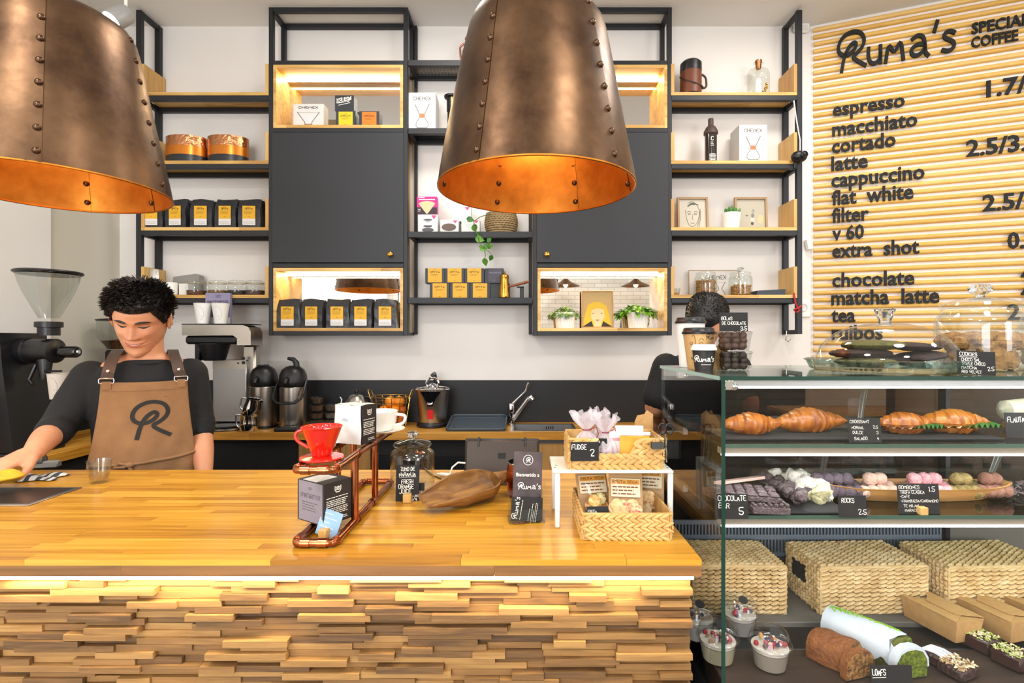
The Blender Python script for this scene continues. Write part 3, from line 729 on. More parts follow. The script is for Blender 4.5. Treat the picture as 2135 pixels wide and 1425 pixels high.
def blob_mesh(name, mats, r, seed, nu=10, nv=7, amp=.12, sq=(1, 1, 1), n_mat=1):
    q = random.Random(seed); ph = [q.uniform(0, 6) for _ in range(6)]; mb = MB().ball((0, 0, 0), r, nu, nv); out = []
    for v in mb.v:
        d = Vector(v) / r; k = 1 + amp * (math.sin(3*d.x+ph[0]) * math.sin(4*d.y+ph[1]) + .6 * math.sin(7*d.z+ph[2]) * math.sin(6*d.x+ph[3]) + .5*math.sin(9*d.y+ph[4]))
        out.append(tuple(d[i] * r * k * sq[i] for i in range(3)))
    mb.v = out
    if n_mat > 1: mb.m = [q.randrange(n_mat) for _ in mb.f]
    return mb.mesh(name, mats, angle=60)
def strand(mb, c, d, nrm, L, w0, th):
    """one flattened woven strand: centre, direction, outward normal"""
    d = Vector(d).normalized(); nrm = Vector(nrm).normalized(); b = nrm.cross(d)
    vs = []; prof = ((-.5, .25), (-.3, .85), (0, 1), (.3, .85), (.5, .25))
    for t, k in prof:
        o = Vector(c) + d * (t * L)
        for a, h in ((-1, -.2), (-.6, .75), (0, 1), (.6, .75), (1, -.2)):
            vs.append(o + b * (a * w0 * .5 * k) + nrm * (h * th * (.55 + .45 * k)))
    fs = [(i*5+j, i*5+j+1, (i+1)*5+j+1, (i+1)*5+j) for i in range(4) for j in range(4)] + [(0, 1, 2, 3, 4), (20, 24, 23, 22, 21)]
    mb.add(vs, fs)
def woven_face(mb, o, u, v, nu, nv, th, style, r, edge=None):
    """covers the rectangle o + u*a + v*b with woven strands; edge(a, b) False leaves a hole"""
    o, u, v = Vector(o), Vector(u), Vector(v); n = u.cross(v).normalized(); su, sv = u.length / nu, v.length / nv; U, V = u.normalized(), v.normalized()
    for j in range(nv):
        for i in range(nu):
            a, b = (i + .5 + (.5 if style == 'rope' and j % 2 else 0) * .0) / nu, (j + .5) / nv
            if edge and not edge(a, b): continue
            c = o + u * a + v * b + n * r.uniform(-.15, .15) * th
            if style == 'rope': d = U + V * r.uniform(.25, .42); strand(mb, c, d, n, su * 1.18, sv * .86, th)
            elif style == 'braid': d = U + V * (.55 if j % 2 else -.55); strand(mb, c + U * (su * .25 * (j % 2)), d, n, su * 1.5, sv * 1.15, th)
            else: d = (U if (i + j) % 2 else V) + (V if (i + j) % 2 else U) * r.uniform(-.35, .35); strand(mb, c, d, n, max(su, sv) * 1.3, min(su, sv) * 1.15, th)
M['wicker'] = wood('wicker', ['#ad8a52', '#c9a870', '#dcc08c', '#e8d3a6'], .7, (30, 30, 30), per_object=.2, bump=.3)
M['wicker_warm'] = wood('wicker_warm', ['#a87c40', '#c69a58', '#d8b070', '#e2c088'], .7, (30, 30, 30), per_object=.2, bump=.3)
def croissant(label, loc, L, Rm, rz, seed, sliced=False, bend=.35, hump=.45):
    q = random.Random(seed); t = thing('croissant', label, 'croissant', loc, rz, 'croissants on the upper case shelf')
    def body(z0, z1, nm, m):
        n, k = 46, 14; vs = []; fs = []
        for i in range(n + 1):
            s = i / n; x = (s - .5) * L; e = math.sin(math.pi * min(1, max(0, s))) ** .55
            pk = 1 - .55 * abs(s - hump) / max(hump, 1 - hump)
            seg = (s * 9 + .12 * math.sin(seed + s * 7)) % 1.0; rr = Rm * e * (.42 + .66 * pk) * (.86 + .18 * (1 - seg) ** .8) + .0012
            yc = -bend * L * (.25 - (s - .5) ** 2) * 1.0
            for a in range(k):
                an = 2 * math.pi * a / k; zz = math.sin(an) * rr * .92 + Rm * .02 * math.sin(9 * an + seed)
                if z0 is not None and zz < z0: zz = z0
                if z1 is not None and zz > z1: zz = z1
                vs.append((x + .012 * math.cos(an) * math.sin(s * 9), yc + math.cos(an) * rr * .95, zz + Rm * .78))
        for i in range(n):
            for a in range(k): fs.append((i*k+a, i*k+(a+1) % k, (i+1)*k+(a+1) % k, (i+1)*k+a))
        fs += [tuple(range(k)), tuple(n*k+a for a in range(k))]
        b = MB().add(vs, fs); b.v = [(v[0], v[1], max(v[2], 0)) for v in b.v]; return b.build(nm, m, t, angle=30)
    if not sliced: body(None, None, 'pastry', M['pastry'])
    else:
        body(-.15 * Rm, None, 'top_half', M['pastry']); body(None, -.32 * Rm, 'bottom_half', M['pastry'])
        mb = MB(); mb.grid(lambda u, v: ((u - .5) * L * .8, -bend * L * (.25 - (u-.5)**2) - Rm * (.98 - .4 * abs(u - .5)) + v * Rm * 1.6, Rm * .58 + .004 * math.sin(u * 40 + v * 6)), 30, 4).build('ham_filling' if seed % 2 else 'cheese_filling', mat('cheese', '#e8c983', .5) if seed % 2 == 0 else mat('ham', '#cf9a72', .5), t)
        mb = MB(); mb.grid(lambda u, v: ((u - .2) * L * .7, -bend * L * (.25 - (u*.7-.35)**2) - Rm * (1.05 - .4 * abs(u - .5)) + v * Rm * 1.4, Rm * .68 + .005 * math.sin(u * 55 + v * 5)), 40, 3).build('salad_leaf', M['leaf_dark'], t)
    return t
M['pastry'] = wood('pastry', ['#6b300a', '#97500f', '#be721d', '#dca04a'], .32, (90, 12, 30), world=False, per_object=.3, bump=.25, coat=.25)

# ---------------------------------------------------------------- refrigerated display case
CF, CB_, CL, CR, CT = 1.06, 1.52, .407, 1.72, 1.4264
dc = thing('display_case', 'glass-fronted refrigerated pastry case with lit shelves beside the bar', 'display case', (CL, CF, 0))
def cb(x0, x1, y0, y1, z0, z1, c=0): return MB().box(x0 - CL, x1 - CL, y0 - CF, y1 - CF, z0, z1, c)
cb(CL, CR, CF, CF + .006, .74, CT - .009).build('front_glass', M['glass'], dc)
cb(CL, CL + .006, CF + .0065, CB_, .74, CT - .009).build('side_glass', M['glass'], dc)
cb(CL - .004, CR, CF - .004, CB_, CT - .008, CT).build('top_glass', M['glass_green'], dc)
cb(CL - .004, CR, CF - .0048, CF - .0041, CT - .008, CT).build('glass_edge', M['glass_edge'], dc)
cb(CL - .001, CL + .007, CF - .0012, CF - .0002, .74, CT).build('glass_edge', M['glass_edge'], dc)
cb(CL - .0048, CL - .0041, CF, CB_, CT - .008, CT).build('glass_edge', mat('pale_glass_edge', '#8fb0a4', .15), dc)
cb(CL, CR, CF + .002, CB_, .02, .735).build('base', M['black_matte'], dc)
for i, (a, b) in enumerate(((CL + .01, CR),)):
    cb(a, b, CF + .008, CF + .13, .735, .79, .002).build('front_tray', wood('dark_tray_wood', ['#2b211b', '#3a2c23', '#4a392d'], .5, (3, 40, 40), per_object=.4), dc)
    cb(a, b, CF + .131, CF + .225, .735, .789, .002).build('black_tray', M['black'], dc)
    cb(a, b, CF + .226, CB_ - .02, .735, .80, .002).build('stone_slab', mat('grey_slab', '#5d5a55', .6, noise=(8, '#6f6b64', .5)), dc)
ss = mat('pale_profile', '#857a68', .5)
for z, nm in ((1.282, 'upper_shelf'), (1.1316, 'lower_shelf')):
    g = cb(CL + .01, CR - .01, CF + .03, CB_ - .03, z - .008, z).build(nm, glass('shelf_glass_' + nm, '#c9d6cc', dens=.06), dc)
    cb(CL + .01, CR - .01, CF + .0285, CF + .0299, z - .008, z).build('glass_edge', mat('mid_glass_edge', '#3f5a4c', .15), g)
    cb(CL + .01, CR - .01, CF + .034, CF + .05, z - .0215, z - .009).build('light_profile', ss, g)
    cb(CL + .012, CR - .012, CF + .031, CF + .036, z - .0255, z - .022).build('led_strip', M['led_cool'], g)
    for x in (CL + .014, 1.2):
        cb(x, x + .012, CF + .3, CB_ - .02, z - .03, z - .009).build('bracket', M['steel2'], g)
cb(CL + .02, CR - .01, CF + .02, CF + .05, CT - .021, CT - .0095).build('light_profile', M['steel2'], dc)
cb(CL + .02, CR - .012, CF + .0175, CF + .03, CT - .0262, CT - .0225).build('led_strip', M['led_cool'], dc)
for x, y in ((CL + .012, CF + .012), (CL + .014, CF + .34)):
    mb = MB(); mb.box(x - CL, x - CL + .02, y - CF, y - CF + .02, CT - .03, CT - .0085, .002); mb.ball((x - CL + .02, y - CF + .004, CT - .022), .009, 10, 6); mb.build('corner_clamp', M['chrome'], dc)
# rear: vented panel, smoked sliding doors
gp = cb(CL + .01, 1.22, CB_ - .012, CB_ - .004, .80, .975).build('vent_panel', mat('vent_back', '#2a333c', .5, .3), dc)
mb = MB(); x = CL + .016; vm = mat('vent_bar', '#7d8b99', .4, .5)
while x < 1.215:
    mb.box(x - CL, x - CL + .0042, CB_ - .018 - CF, CB_ - .0125 - CF, .885, .968); x += .0096
for z in (.874, .922, .966): mb.box(.012, 1.213 - CL, CB_ - .0185 - CF, CB_ - .0125 - CF, z, z + (.012 if z != .922 else .014))
tag(mb.build('vent_grille', vm, gp), kind='stuff')
cb(CL + .01, 1.22, CB_ - .03, CB_ - .022, .845, .853).build('rear_light_line', M['white'], dc)
cb(1.235, CR, CB_ - .012, CB_ - .004, .80, .975).build('rear_panel', mat('rear_panel_grey', '#6d6860', .5), dc)
cb(CL + .01, 1.09, CB_ - .004, CB_, .976, CT - .03).build('sliding_door', glass('smoked_door', '#a3978a', dens=-.015), dc)
cb(1.07, CR, CB_ + .002, CB_ + .006, .976, CT - .03).build('sliding_door', M['glass_smoke'], dc)
cb(1.225, 1.238, CB_ - .02, CB_ + .008, .80, CT - .01).build('rear_post', M['black'], dc)
cb(CL + .008, CR, CB_ - .014, CB_ + .008, CT - .03, CT - .009).build('rear_rail', M['steel2'], dc)
# the case's own lamps light its shelves
for z, p in ((CT - .028, .8), (1.252, 1.5), (1.102, 1.05)):
    light('case_strip_light', 'AREA', (.98, CF + .06, z), p, (.95, .98, 1.0), (R(-12), 0, 0), 1.1, .03)

# things inside the case, upper shelf
Z1, Z2, Z0 = 1.282, 1.1316, .79
def on(px, py, z): D = (EYE - z) * F / (py - CY); return Vector((wx(px, D), D, z))
st = MB().box(-.15, .15, -.08, .08, 0, .005, .0015).mesh('slate_tray', M['slate'])
def tray(px, py, z, sxx, syy, label):
    p = on(px, py, z); o = link('slate_tray', st, None, (p.x, max(p.y, CF + .115), z + .0003), None, (sxx / .3, syy / .16, 1)); return tag(o, label, 'tray', 'slate trays in the display case')
tray(1640, 908, Z1, .33, .13, 'long black slate tray under the two plain croissants')
tray(1905, 908, Z1, .30, .13, 'long black slate tray under the two filled croissants')
croissant('plain golden croissant at the left end of the upper case shelf', (wx(1568, 1.18), 1.185, Z1 + .0056), .132, .0275, -4, 3, bend=.25, hump=.42)
croissant('large plain croissant right of the first, its top dusted pale', (wx(1690, 1.2), 1.20, Z1 + .0056), .178, .031, 6, 8, bend=-.25, hump=.48)
croissant('sliced croissant filled with ham behind the croissant price card', (wx(1880, 1.2), 1.19, Z1 + .0056), .125, .028, -6, 5, True, bend=.15, hump=.3)
croissant('sliced croissant filled with salad right of the ham croissant', (wx(1985, 1.2), 1.20, Z1 + .0056), .15, .031, -10, 10, True, bend=.25, hump=.4)
sign('black chalk card pricing croissants on the upper case shelf', on(1797, 922, Z1) + Vector((0, -.012, .0004)), .067, .052, [('CROISSANT', .05, .80, .12, .6), ('NORMAL', .1, .56, .11, .38), ('2.5', .76, .58, .11), ('DULCE', .12, .36, .11, .32), ('3', .86, .36, .11), ('SALADO', .16, .12, .12, .4), ('4', .86, .12, .12)], 6, -2)
def tongs(label, p0, p1, sep):
    t = thing('clear_tongs', label, 'tongs', (0, 0, 0)); p0, p1 = Vector(p0), Vector(p1); t.location = p0
    for s in (-1, 1):
        mb = MB().tube([(s * .003, 0, 0), ((p1 - p0) * .5) + Vector((s * sep, 0, 0)), (p1 - p0) + Vector((s * sep * 1.6, 0, 0))], [.003, .0032, .0028], 6); mb.build('arm', mat('clear_plastic', '#dfe3e0', .1, trans=.9), t)
tongs('clear plastic tongs leaning beside the croissant card', (wx(1792, 1.25), 1.25, Z1 + .012), (wx(1815, 1.3), 1.32, CT - .03), .004)
tongs('clear plastic tongs standing in the brown truffles', (wx(2075, 1.23), 1.24, Z2 + .05), (wx(2125, 1.24), 1.28, Z1 - .035), .005)
tongs('clear plastic tongs leaning over the white chocolate rocks', (wx(1712, 1.27), 1.27, Z2 + .03), (wx(1738, 1.3), 1.32, Z1 - .035), .004)
sign('black chalk card naming flauta at the right end of the upper shelf', (wx(2140, 1.16), 1.16, Z1 + .0004), .09, .055, [('FLAUTA', .06, .62, .2, .42), ('7', .66, .2, .25)], 5, 0)
fl = thing('flauta_sandwich', 'white crusted flauta sandwich behind the flauta card', 'sandwich', (wx(2160, 1.25), 1.25, Z1 + .001))
MB().tube([(-.085, 0, .045), (-.075, 0, .048), (0, 0, .05), (.075, 0, .048), (.085, 0, .045)], [.006, .024, .03, .024, .006], 12).build('bread', mat('floury_bread', '#e9dfc8', .7, bump=(60, .3)), fl)
MB().box(-.07, .07, -.02, .02, 0, .022, .006).build('crust_base', M['pastry'], fl)

# lower shelf: chocolate bars, rocks, truffles
choc = mat('dark_chocolate', '#38231e', .4, bump=(150, .6)); choc_d = mat('dusted_chocolate', '#4a3a3a', .55, noise=(160, '#6b5d5e', .7), bump=(120, .8))
tray(1590, 1062, Z2, .16, .16, 'black slate tray under the chocolate bars'); tray(1700, 1066, Z2, .13, .16, 'black slate tray under the white chocolate rocks')
def slab_bar(label, px, py, z, L, Wd, H, rz, m, nx, ny):
    t = thing('chocolate_bar', label, 'chocolate', on(px, py, z) + Vector((0, .05, .0)), rz, 'chocolate bars on the lower case shelf'); t.location.z = z; q = random.Random(px)
    MB().box(-L/2, L/2, -Wd/2, Wd/2, 0, H * .7, .002).build('slab', m, t)
    mb = MB()
    for i in range(nx):
        for j in range(ny):
            a, b = -L/2 + L * i / nx, -Wd/2 + Wd * j / ny; h = q.uniform(.9, 1.15)
            mb.box(a + .0015, a + L/nx - .0015, b + .0015, b + Wd/ny - .0015, H * .68, H * h, .0025)
    tag(mb.build('squares', m, t), kind='stuff')
slab_bar('dark chocolate bar with a pink wrapper edge at the left of the lower shelf', 1555, 1050, Z2 + .006, .13, .085, .018, 18, choc, 6, 4)
slab_bar('grey dusted chocolate bar lying on the dark bar', 1585, 1050, Z2 + .025, .11, .085, .016, -16, choc_d, 5, 4)
slab_bar('rough dark chocolate bark at the front of the slate tray', 1622, 1080, Z2 + .006, .075, .065, .02, -6, choc_d, 7, 6)
pk = tag(MB().box(-.065, .065, -.003, .003, 0, .024).build('paper_wrapper', mat('pink_wrapper', '#c7a596', .6)), 'pale pink paper wrapper under the dusted chocolate bar', 'wrapper'); pk.location = (wx(1540, 1.19), 1.205, Z2 + .044); pk.rotation_euler = (R(80), 0, R(22))
rk = [blob_mesh('chocolate_rock', [m], .0125, i, amp=.2) for i, m in enumerate((mat('white_chocolate', '#efe9dc', .5, bump=(150, .5)), mat('white_chocolate', '#efe9dc'), mat('pistachio_chocolate', '#d8cfa0', .5, bump=(150, .5)), mat('white_chocolate', '#efe9dc')))]
q = random.Random(5); nrk = 0
for k in range(34):
    s = q.random(); px = 1625 + 95 * s + q.uniform(-24, 24); D = 1.31 - .15 * s + q.uniform(-.012, .012)
    hgt = .012 + q.choice((0, 0, .014, .024)) * (1 - abs(s - .5))
    o = link('chocolate_rock', rk[2] if s > .82 else rk[k % 2], None, (wx(px, D), D, Z2 + .004 + hgt), (q.uniform(0, 6), q.uniform(0, 6), q.uniform(0, 6)), (1.45,) * 3)
    tag(o, 'pale green pistachio rock at the front of the white rocks' if s > .82 else 'white chocolate rock heaped on a black slate tray', 'chocolate', 'pistachio rocks on the slate tray' if s > .82 else 'white chocolate rocks')
rk2 = blob_mesh('chocolate_rock', [choc_d], .011, 9, amp=.2)
for k in range(22):
    s = k / 21; D = 1.30 - .17 * s; o = link('chocolate_rock', rk2, None, (wx(1592 + 78 * s + q.uniform(-12, 12), D), D, Z2 + .016 + q.choice((0, .012))), (q.uniform(0, 6), q.uniform(0, 6), 0), (1.2,) * 3)
    tag(o, 'dark chocolate rock beside the white rocks on the slate tray', 'chocolate', 'dark chocolate rocks')
sign('black chalk card pricing chocolate bars at the left of the lower shelf', on(1527, 1082, Z2) + Vector((0, -.004, .0004)), .064, .05, [('CHOCOLATE', .03, .74, .2, .9), ('BAR', .05, .44, .2, .34), ('5', .7, .18, .3)], 5, 0)
sign('black chalk card pricing rocks in front of the white rocks', on(1776, 1079, Z2) + Vector((0, -.004, .0004)), .058, .045, [('ROCKS', .12, .68, .2, .45), ('2.5', .7, .15, .22)], 5, 0)
boat = thing('wooden_boat_dish', 'long narrow wooden dish full of truffles on the lower case shelf', 'dish', (wx(1905, 1.21), 1.215, Z2 + .001))
def dish(u, v):
    a = 2 * math.pi * u; L, Wd, H = .225, .05, .03
    prof = ((.0, .0), (.72, .0), (.86, .35), (.99, .97), (1.0, 1.0), (.96, 1.0), (.80, .32), (.0, .2)); k = v * 7; i = min(int(k), 6); f = k - i
    r, z = (prof[i][j] * (1 - f) + prof[i + 1][j] * f for j in (0, 1)); ca, sa = math.cos(a), math.sin(a)
    return (r * L * math.copysign(abs(ca) ** .8, ca), r * Wd * math.copysign(abs(sa) ** .75, sa), z * H * (1 + .25 * abs(ca) ** 4))
MB().grid(dish, 40, 22, True).build('dish', wood('dish_wood', ['#a8733a', '#c08a4c', '#d6a566'], .45, (6, 60, 60), per_object=.3), boat)
tr_cols = (('plum', '#4d4048', '#6d5f68', 'dark plum dusted truffle'), ('almond', '#c79b86', '#e2c3b0', 'almond coloured truffle with dark flecks'), ('pink', '#c9747a', '#eec3c4', 'pink raspberry truffle'), ('olive', '#6d5a2a', '#a8945a', 'olive green matcha truffle'), ('brown', '#7d5240', '#9a6c56', 'brown cocoa truffle'))
spans = ((1680, 1800), (1790, 1870), (1880, 1985), (1975, 2040), (2035, 2105))
for (nm, c1, c2, lb_), (p0, p1) in zip(tr_cols, spans):
    me = blob_mesh('truffle', [mat('truffle_' + nm, c1, .75, noise=(90, c2, .8), bump=(180, .5))], .0145, len(nm), 12, 8, .05)
    n = max(4, round((p1 - p0) / 21))
    for row in range(2):
        for i in range(n - row):
            D = 1.19 + .035 * row + q.uniform(-.003, .003); px = p0 + (p1 - p0) * (i + .5 + .5 * row) / n
            o = link('truffle', me, None, (wx(px, D), D, Z2 + .021 + .002 * row), (q.uniform(0, 6), 0, q.uniform(0, 6)), (1.1, 1.1, 1.0)); tag(o, lb_ + ' in the long wooden dish', 'truffle', nm + ' truffles')
    for i in range(max(1, n - 2)):
        D = 1.205; px = p0 + (p1 - p0) * (i + 1.2) / n
        tag(link('truffle', me, None, (wx(px, D), D, Z2 + .046), (q.uniform(0, 6), 0, q.uniform(0, 6)), (1.1, 1.1, 1.0)), lb_ + ' in the long wooden dish', 'truffle', nm + ' truffles')
sign('tall black chalk card listing bombones in front of the truffles', on(1897, 1063, Z2) + Vector((0, -.028, .0004)), .088, .062, [('BOMBONES', .03, .83, .11, .5), ('1.5', .76, .74, .16), ('TRUFA CLASICA', .06, .67, .1, .58), ('-CAFE', .04, .53, .09, .24), ('-FRAMBUESA/CARDAMOMO', .06, .38, .09, .9), ('TE MILAN', .12, .22, .09, .36), ('MARACUYA', .15, .07, .09, .42)], 5, 0, cube=.016, extra=lambda wb, w, h: ribbon(wb, [(-.47, .78), (.02, .79)], .0006, -.0004, lambda u, v: (u * w, v * h)))
nibs = MB(); 
for k in range(150):
    a = q.uniform(0, 1); strand(nibs, (q.uniform(-.05, .05), q.uniform(-.035, .035), .004 + q.uniform(0, .02)), (q.uniform(-1, 1), q.uniform(-1, 1), q.uniform(-.4, .4)), (q.uniform(-.3, .3), q.uniform(-.3, .3), 1), .013, .005, .003)
o = nibs.build('chocolate_shavings', mat('shavings', '#8b7a78', .6, noise=(100, '#4c3a38', .8))); o.location = (wx(2130, 1.24), 1.24, Z2 + .001); tag(o, 'heap of curled chocolate shavings at the right of the truffle dish', 'shavings', kind='stuff')

# woven storage baskets, boxes and food on the floor of the case
def woven_basket(label, x0, x1, y0, y1, z0, z1, seed, rz=0):
    t = thing('woven_basket', label, 'basket', ((x0+x1)/2, (y0+y1)/2, z0), rz, 'woven hyacinth baskets in the display case'); r = random.Random(seed); W2, D2, H = (x1-x0)/2, (y1-y0)/2, z1-z0
    MB().box(-W2+.004, W2-.004, -D2+.004, D2-.004, .002, H-.004).build('core', mat('basket_core', '#4a3519', .9), t)
    for nm, o, u, v, a, b, st_, e in (('woven_front', (-W2, -D2, 0), (2*W2, 0, 0), (0, 0, H), 13, 11, 'rope', None), ('woven_top', (-W2, -D2, H), (2*W2, 0, 0), (0, 2*D2, 0), 14, 12, 'rope', None),
                                  ('woven_side', (-W2, D2, 0), (0, -2*D2, 0), (0, 0, H), 13, 10, 'cross', lambda a, b: not (.18 < a < .62 and .35 < b < .8)), ('woven_side', (W2, -D2, 0), (0, 2*D2, 0), (0, 0, H), 12, 10, 'cross', None)):
        mb = MB(); woven_face(mb, o, u, v, a, b, .0075, st_, r, e); tag(mb.build(nm, M['wicker'], t), kind='stuff')
    MB().box(-W2-.001, -W2+.003, -D2*.18, D2*.6, H*.38, H*.78).build('handle_hole', M['black_matte'], t)
    ed = MB()
    for z in (.002, H): ed.tube([(-W2, -D2, z), (W2, -D2, z), (W2, D2, z), (-W2, D2, z)], .004, 6, True)
    for a, b in ((-1, -1), (1, -1)): ed.tube([(a*W2, b*D2, 0), (a*W2, b*D2, H)], .0035, 6)
    ed.build('rim', M['wicker'], t)
ZS = .801
woven_basket('large pale woven basket at the left end of the case floor', .437, .672, 1.325, 1.485, ZS, .922, 1, -1)
woven_basket('pale woven basket with a handle hole in the middle of the case floor', .757, 1.035, 1.325, 1.485, ZS, .92, 2, 2)
woven_basket('pale woven basket behind the kraft boxes at the right of the case floor', 1.075, 1.36, 1.315, 1.475, ZS, .925, 3, 2)
def kraft_box(label, x, y, rz):
    t = thing('kraft_takeaway_box', label, 'box', (x, y, .8015), rz, 'folded kraft boxes in the display case'); w0, w1, d0, d1, h = .036, .041, .062, .068, .05
    mb = MB(); vs = [(s*a, q_*b, z) for z, a, b in ((0, w0, d0), (h, w1, d1)) for s, q_ in ((-1, -1), (1, -1), (1, 1), (-1, 1))]
    mb.add(vs, [(0, 1, 2, 3), (0, 1, 5, 4), (1, 2, 6, 5), (2, 3, 7, 6), (3, 0, 4, 7)]); mb.build('tray', M['kraft'], t, smooth=False)
    for s in (-1, 1):
        mb = MB(); mb.prism([(s*w1, -d1), (s*w1, d1), (s*.006, d1*.55), (-s*.010, d1*.4), (-s*.010, -d1*.62), (s*.004, -d1*.72)], h + (.0006 if s < 0 else .0026), h + (.0016 if s < 0 else .0036)); mb.build('lid_flap', M['kraft'], t, smooth=False)
    mb = MB(); mb.prism([(-w1, -d1), (w1, -d1), (w1*.4, -d1*.55), (-w1*.4, -d1*.55)], h - .002, h - .0008); mb.build('end_flap', M['kraft'], t, smooth=False)
for k, (px, lbk) in enumerate(((1955, 'kraft takeaway box in front of the middle basket, leftmost of three'), (2062, 'kraft takeaway box between two others above the nut brownies'), (2170, 'kraft takeaway box cut off by the right picture edge'))):
    kraft_box(lbk, wx(px, 1.27), 1.262, 14)
def yogurt_cup(label, px, py, toppings, body):
    p = on(px, py, Z0 + .001); t = thing('yogurt_cup', label, 'dessert', (p.x, max(p.y + .032, CF + .05), Z0 + .001), 0, 'domed cups of yogurt and granola')
    cupm = glass('cup_plastic', '#f4f6f6', dens=.05)
    MB().lathe([(.032, 0), (.0405, .046), (.042, .0475)], 28, cap=False).build('cup', cupm, t)
    MB().lathe([(.0315, .002), (.0375, .036), (.0, .038)], 24).build('yogurt', mat('yogurt_' + body, body, .5), t)
    MB().lathe([(.037, .0375), (.038, .044), (0, .0445)], 24).build('cream_layer', mat('cream_layer', '#e3d8cb', .6, bump=(150, .4)), t)
    MB().lathe([(.0445, .046), (.0465, .049), (.0455, .053), (.043, .055)], 32, cap=False).build('lid_rim', cupm, t)
    MB().lathe([(.043, .055), (.0405, .068), (.033, .08), (.02, .087), (.012, .088)], 32, cap=False).build('dome_lid', cupm, t)
    s = MB().lathe([(.011, 0), (.0112, .0006), (0, .0007)], 20); s.v = [(v[0], -.023 + v[1] * .72, .0865 + v[2] - v[1] * -.5 + .0) for v in s.v]; s.build('round_sticker', M['slate'], t)
    qq = random.Random(px)
    for cnt, col, r, nm in toppings:
        me = MB().ball((0, 0, 0), r, 8, 6).mesh(nm, mat('topping_' + nm, col, .4, bump=(300, .5)))
        for i in range(cnt):
            a, d = qq.uniform(0, 6.28), qq.uniform(0, .03); link(nm, me, t, (d * math.cos(a), d * math.sin(a), .047 + qq.uniform(0, .006)))
RB, BL, GR, CK = (7, '#b01c33', .0055, 'raspberry'), (6, '#2a2f4d', .0048, 'blueberry'), (14, '#9a7140', .0042, 'granola_cluster'), (4, '#5a1a20', .005, 'cherry')
yogurt_cup('domed yogurt cup with granola and red berries, behind the case edge', 1508, 1393, (RB, (5, '#3a2420', .005, 'blackberry'), GR), '#b3a98c')
yogurt_cup('domed yogurt cup with raspberries, rearmost of the cups', 1553, 1332, (RB, BL, (4, '#d9cbb0', .004, 'oat_flake')), '#a39c94')
yogurt_cup('domed yogurt cup with blueberries and strawberry, front right cup', 1620, 1408, (BL, CK, (5, '#d9a05a', .0045, 'dried_fruit'), RB), '#9b8e82')
yogurt_cup('domed yogurt cup mostly hidden behind the end of the bar', 1462, 1342, (GR, BL), '#c9c0b8')
# loaf cakes and brownies
def loaf(label, name, px, py, L, Wd, H, rz, crumb, crust, cut_at, extra=None, cat='cake'):
    p = on(px, py, Z0 + .002); t = thing(name, label, cat, (p.x, max(p.y, CF + .03), Z0 + .002), rz)
    prof = [(-.5, 0), (-.52, .35), (-.5, .62), (-.36, .88), (-.15, .99), (.12, 1.0), (.36, .9), (.5, .62), (.52, .35), (.5, 0)]
    def seg(y0, y1, nm, m, sc=1.0, cap=True, lift=0):
        n = 10; vs = []; fs = []; k = len(prof)
        for i in range(n + 1):
            s = i / n; y = y0 + (y1 - y0) * s; e = 1 - (.10 * max(0, (y - (cut_at + L * .75)) / (L * .25)) ** 2 if y > cut_at + L * .75 else 0)
            for a, (x, z) in enumerate(prof): vs.append((x * Wd * sc * e + .0012 * math.sin(9 * s + a), y, z * H * sc * (e * 1.0) + .0012 * math.sin(13 * s + 2 * a) * (z > 0) + lift))
        for i in range(n):
            for a in range(k): fs.append((i*k+a, i*k+(a+1) % k, (i+1)*k+(a+1) % k, (i+1)*k+a))
        fs += [tuple(range(k))[::-1], tuple(n*k+a for a in range(k))]
        return MB().add(vs, fs).build(nm, m, t, angle=50)
    seg(cut_at + .0005, cut_at + L, 'crust', crust); seg(cut_at - .0012, cut_at + .006, 'crumb', crumb, .955)
    if extra: extra(t, seg, prof)
    return t
brown_crumb = mat('carrot_crumb', '#a97a3c', .85, noise=(110, '#5a3818', .35), bump=(160, .9)); brown_crust = mat('carrot_crust', '#6f3d17', .75, noise=(60, '#8d5626', .8), bump=(120, .6))
matcha_crumb = mat('matcha_crumb', '#7a8a22', .9, noise=(120, '#4a5a12', .4), bump=(170, .9)); matcha_crust = mat('matcha_crust', '#5c601c', .8, bump=(120, .5)); icing = mat('white_icing', '#cbd5de', .35, bump=(40, .2))
loaf('brown spiced loaf cake with a cut end, left of the matcha loaf', 'loaf_cake', 1782, 1396, .085, .078, .055, 38, brown_crumb, brown_crust, .0)
def sliced(label, px, py, rz, crumb, crust, ice=None, H=.045):
    p = on(px, py, Z0 + .002); t = thing('cake_slice', label, 'cake', (p.x, max(p.y, CF + .025), Z0 + .002), rz)
    prof = [(-.5, 0), (-.52, .35), (-.5, .62), (-.36, .88), (-.15, .99), (.12, 1.0), (.36, .9), (.5, .62), (.52, .35), (.5, 0)]; Wd = .075
    MB().prism([(x*Wd, z*H) for x, z in prof], .0005, .016, 'y').build('crust', crust, t)
    MB().prism([(x*Wd*.95, z*H*.95+.001) for x, z in prof], -.001, .001, 'y').build('crumb', crumb, t)
    if ice: 
        out = [(x*Wd*1.05, z*H*1.05) for x, z in prof[1:-1]]; inn = [(x*Wd*.97, z*H*.95) for x, z in prof[1:-1]][::-1]
        MB().prism(out + inn, -.0015, .017, 'y').build('icing', ice, t)
sliced('brown seeded loaf slice leaning at the front of the brown loaf', 1806, 1426, 16, brown_crumb, brown_crust, None, .055)
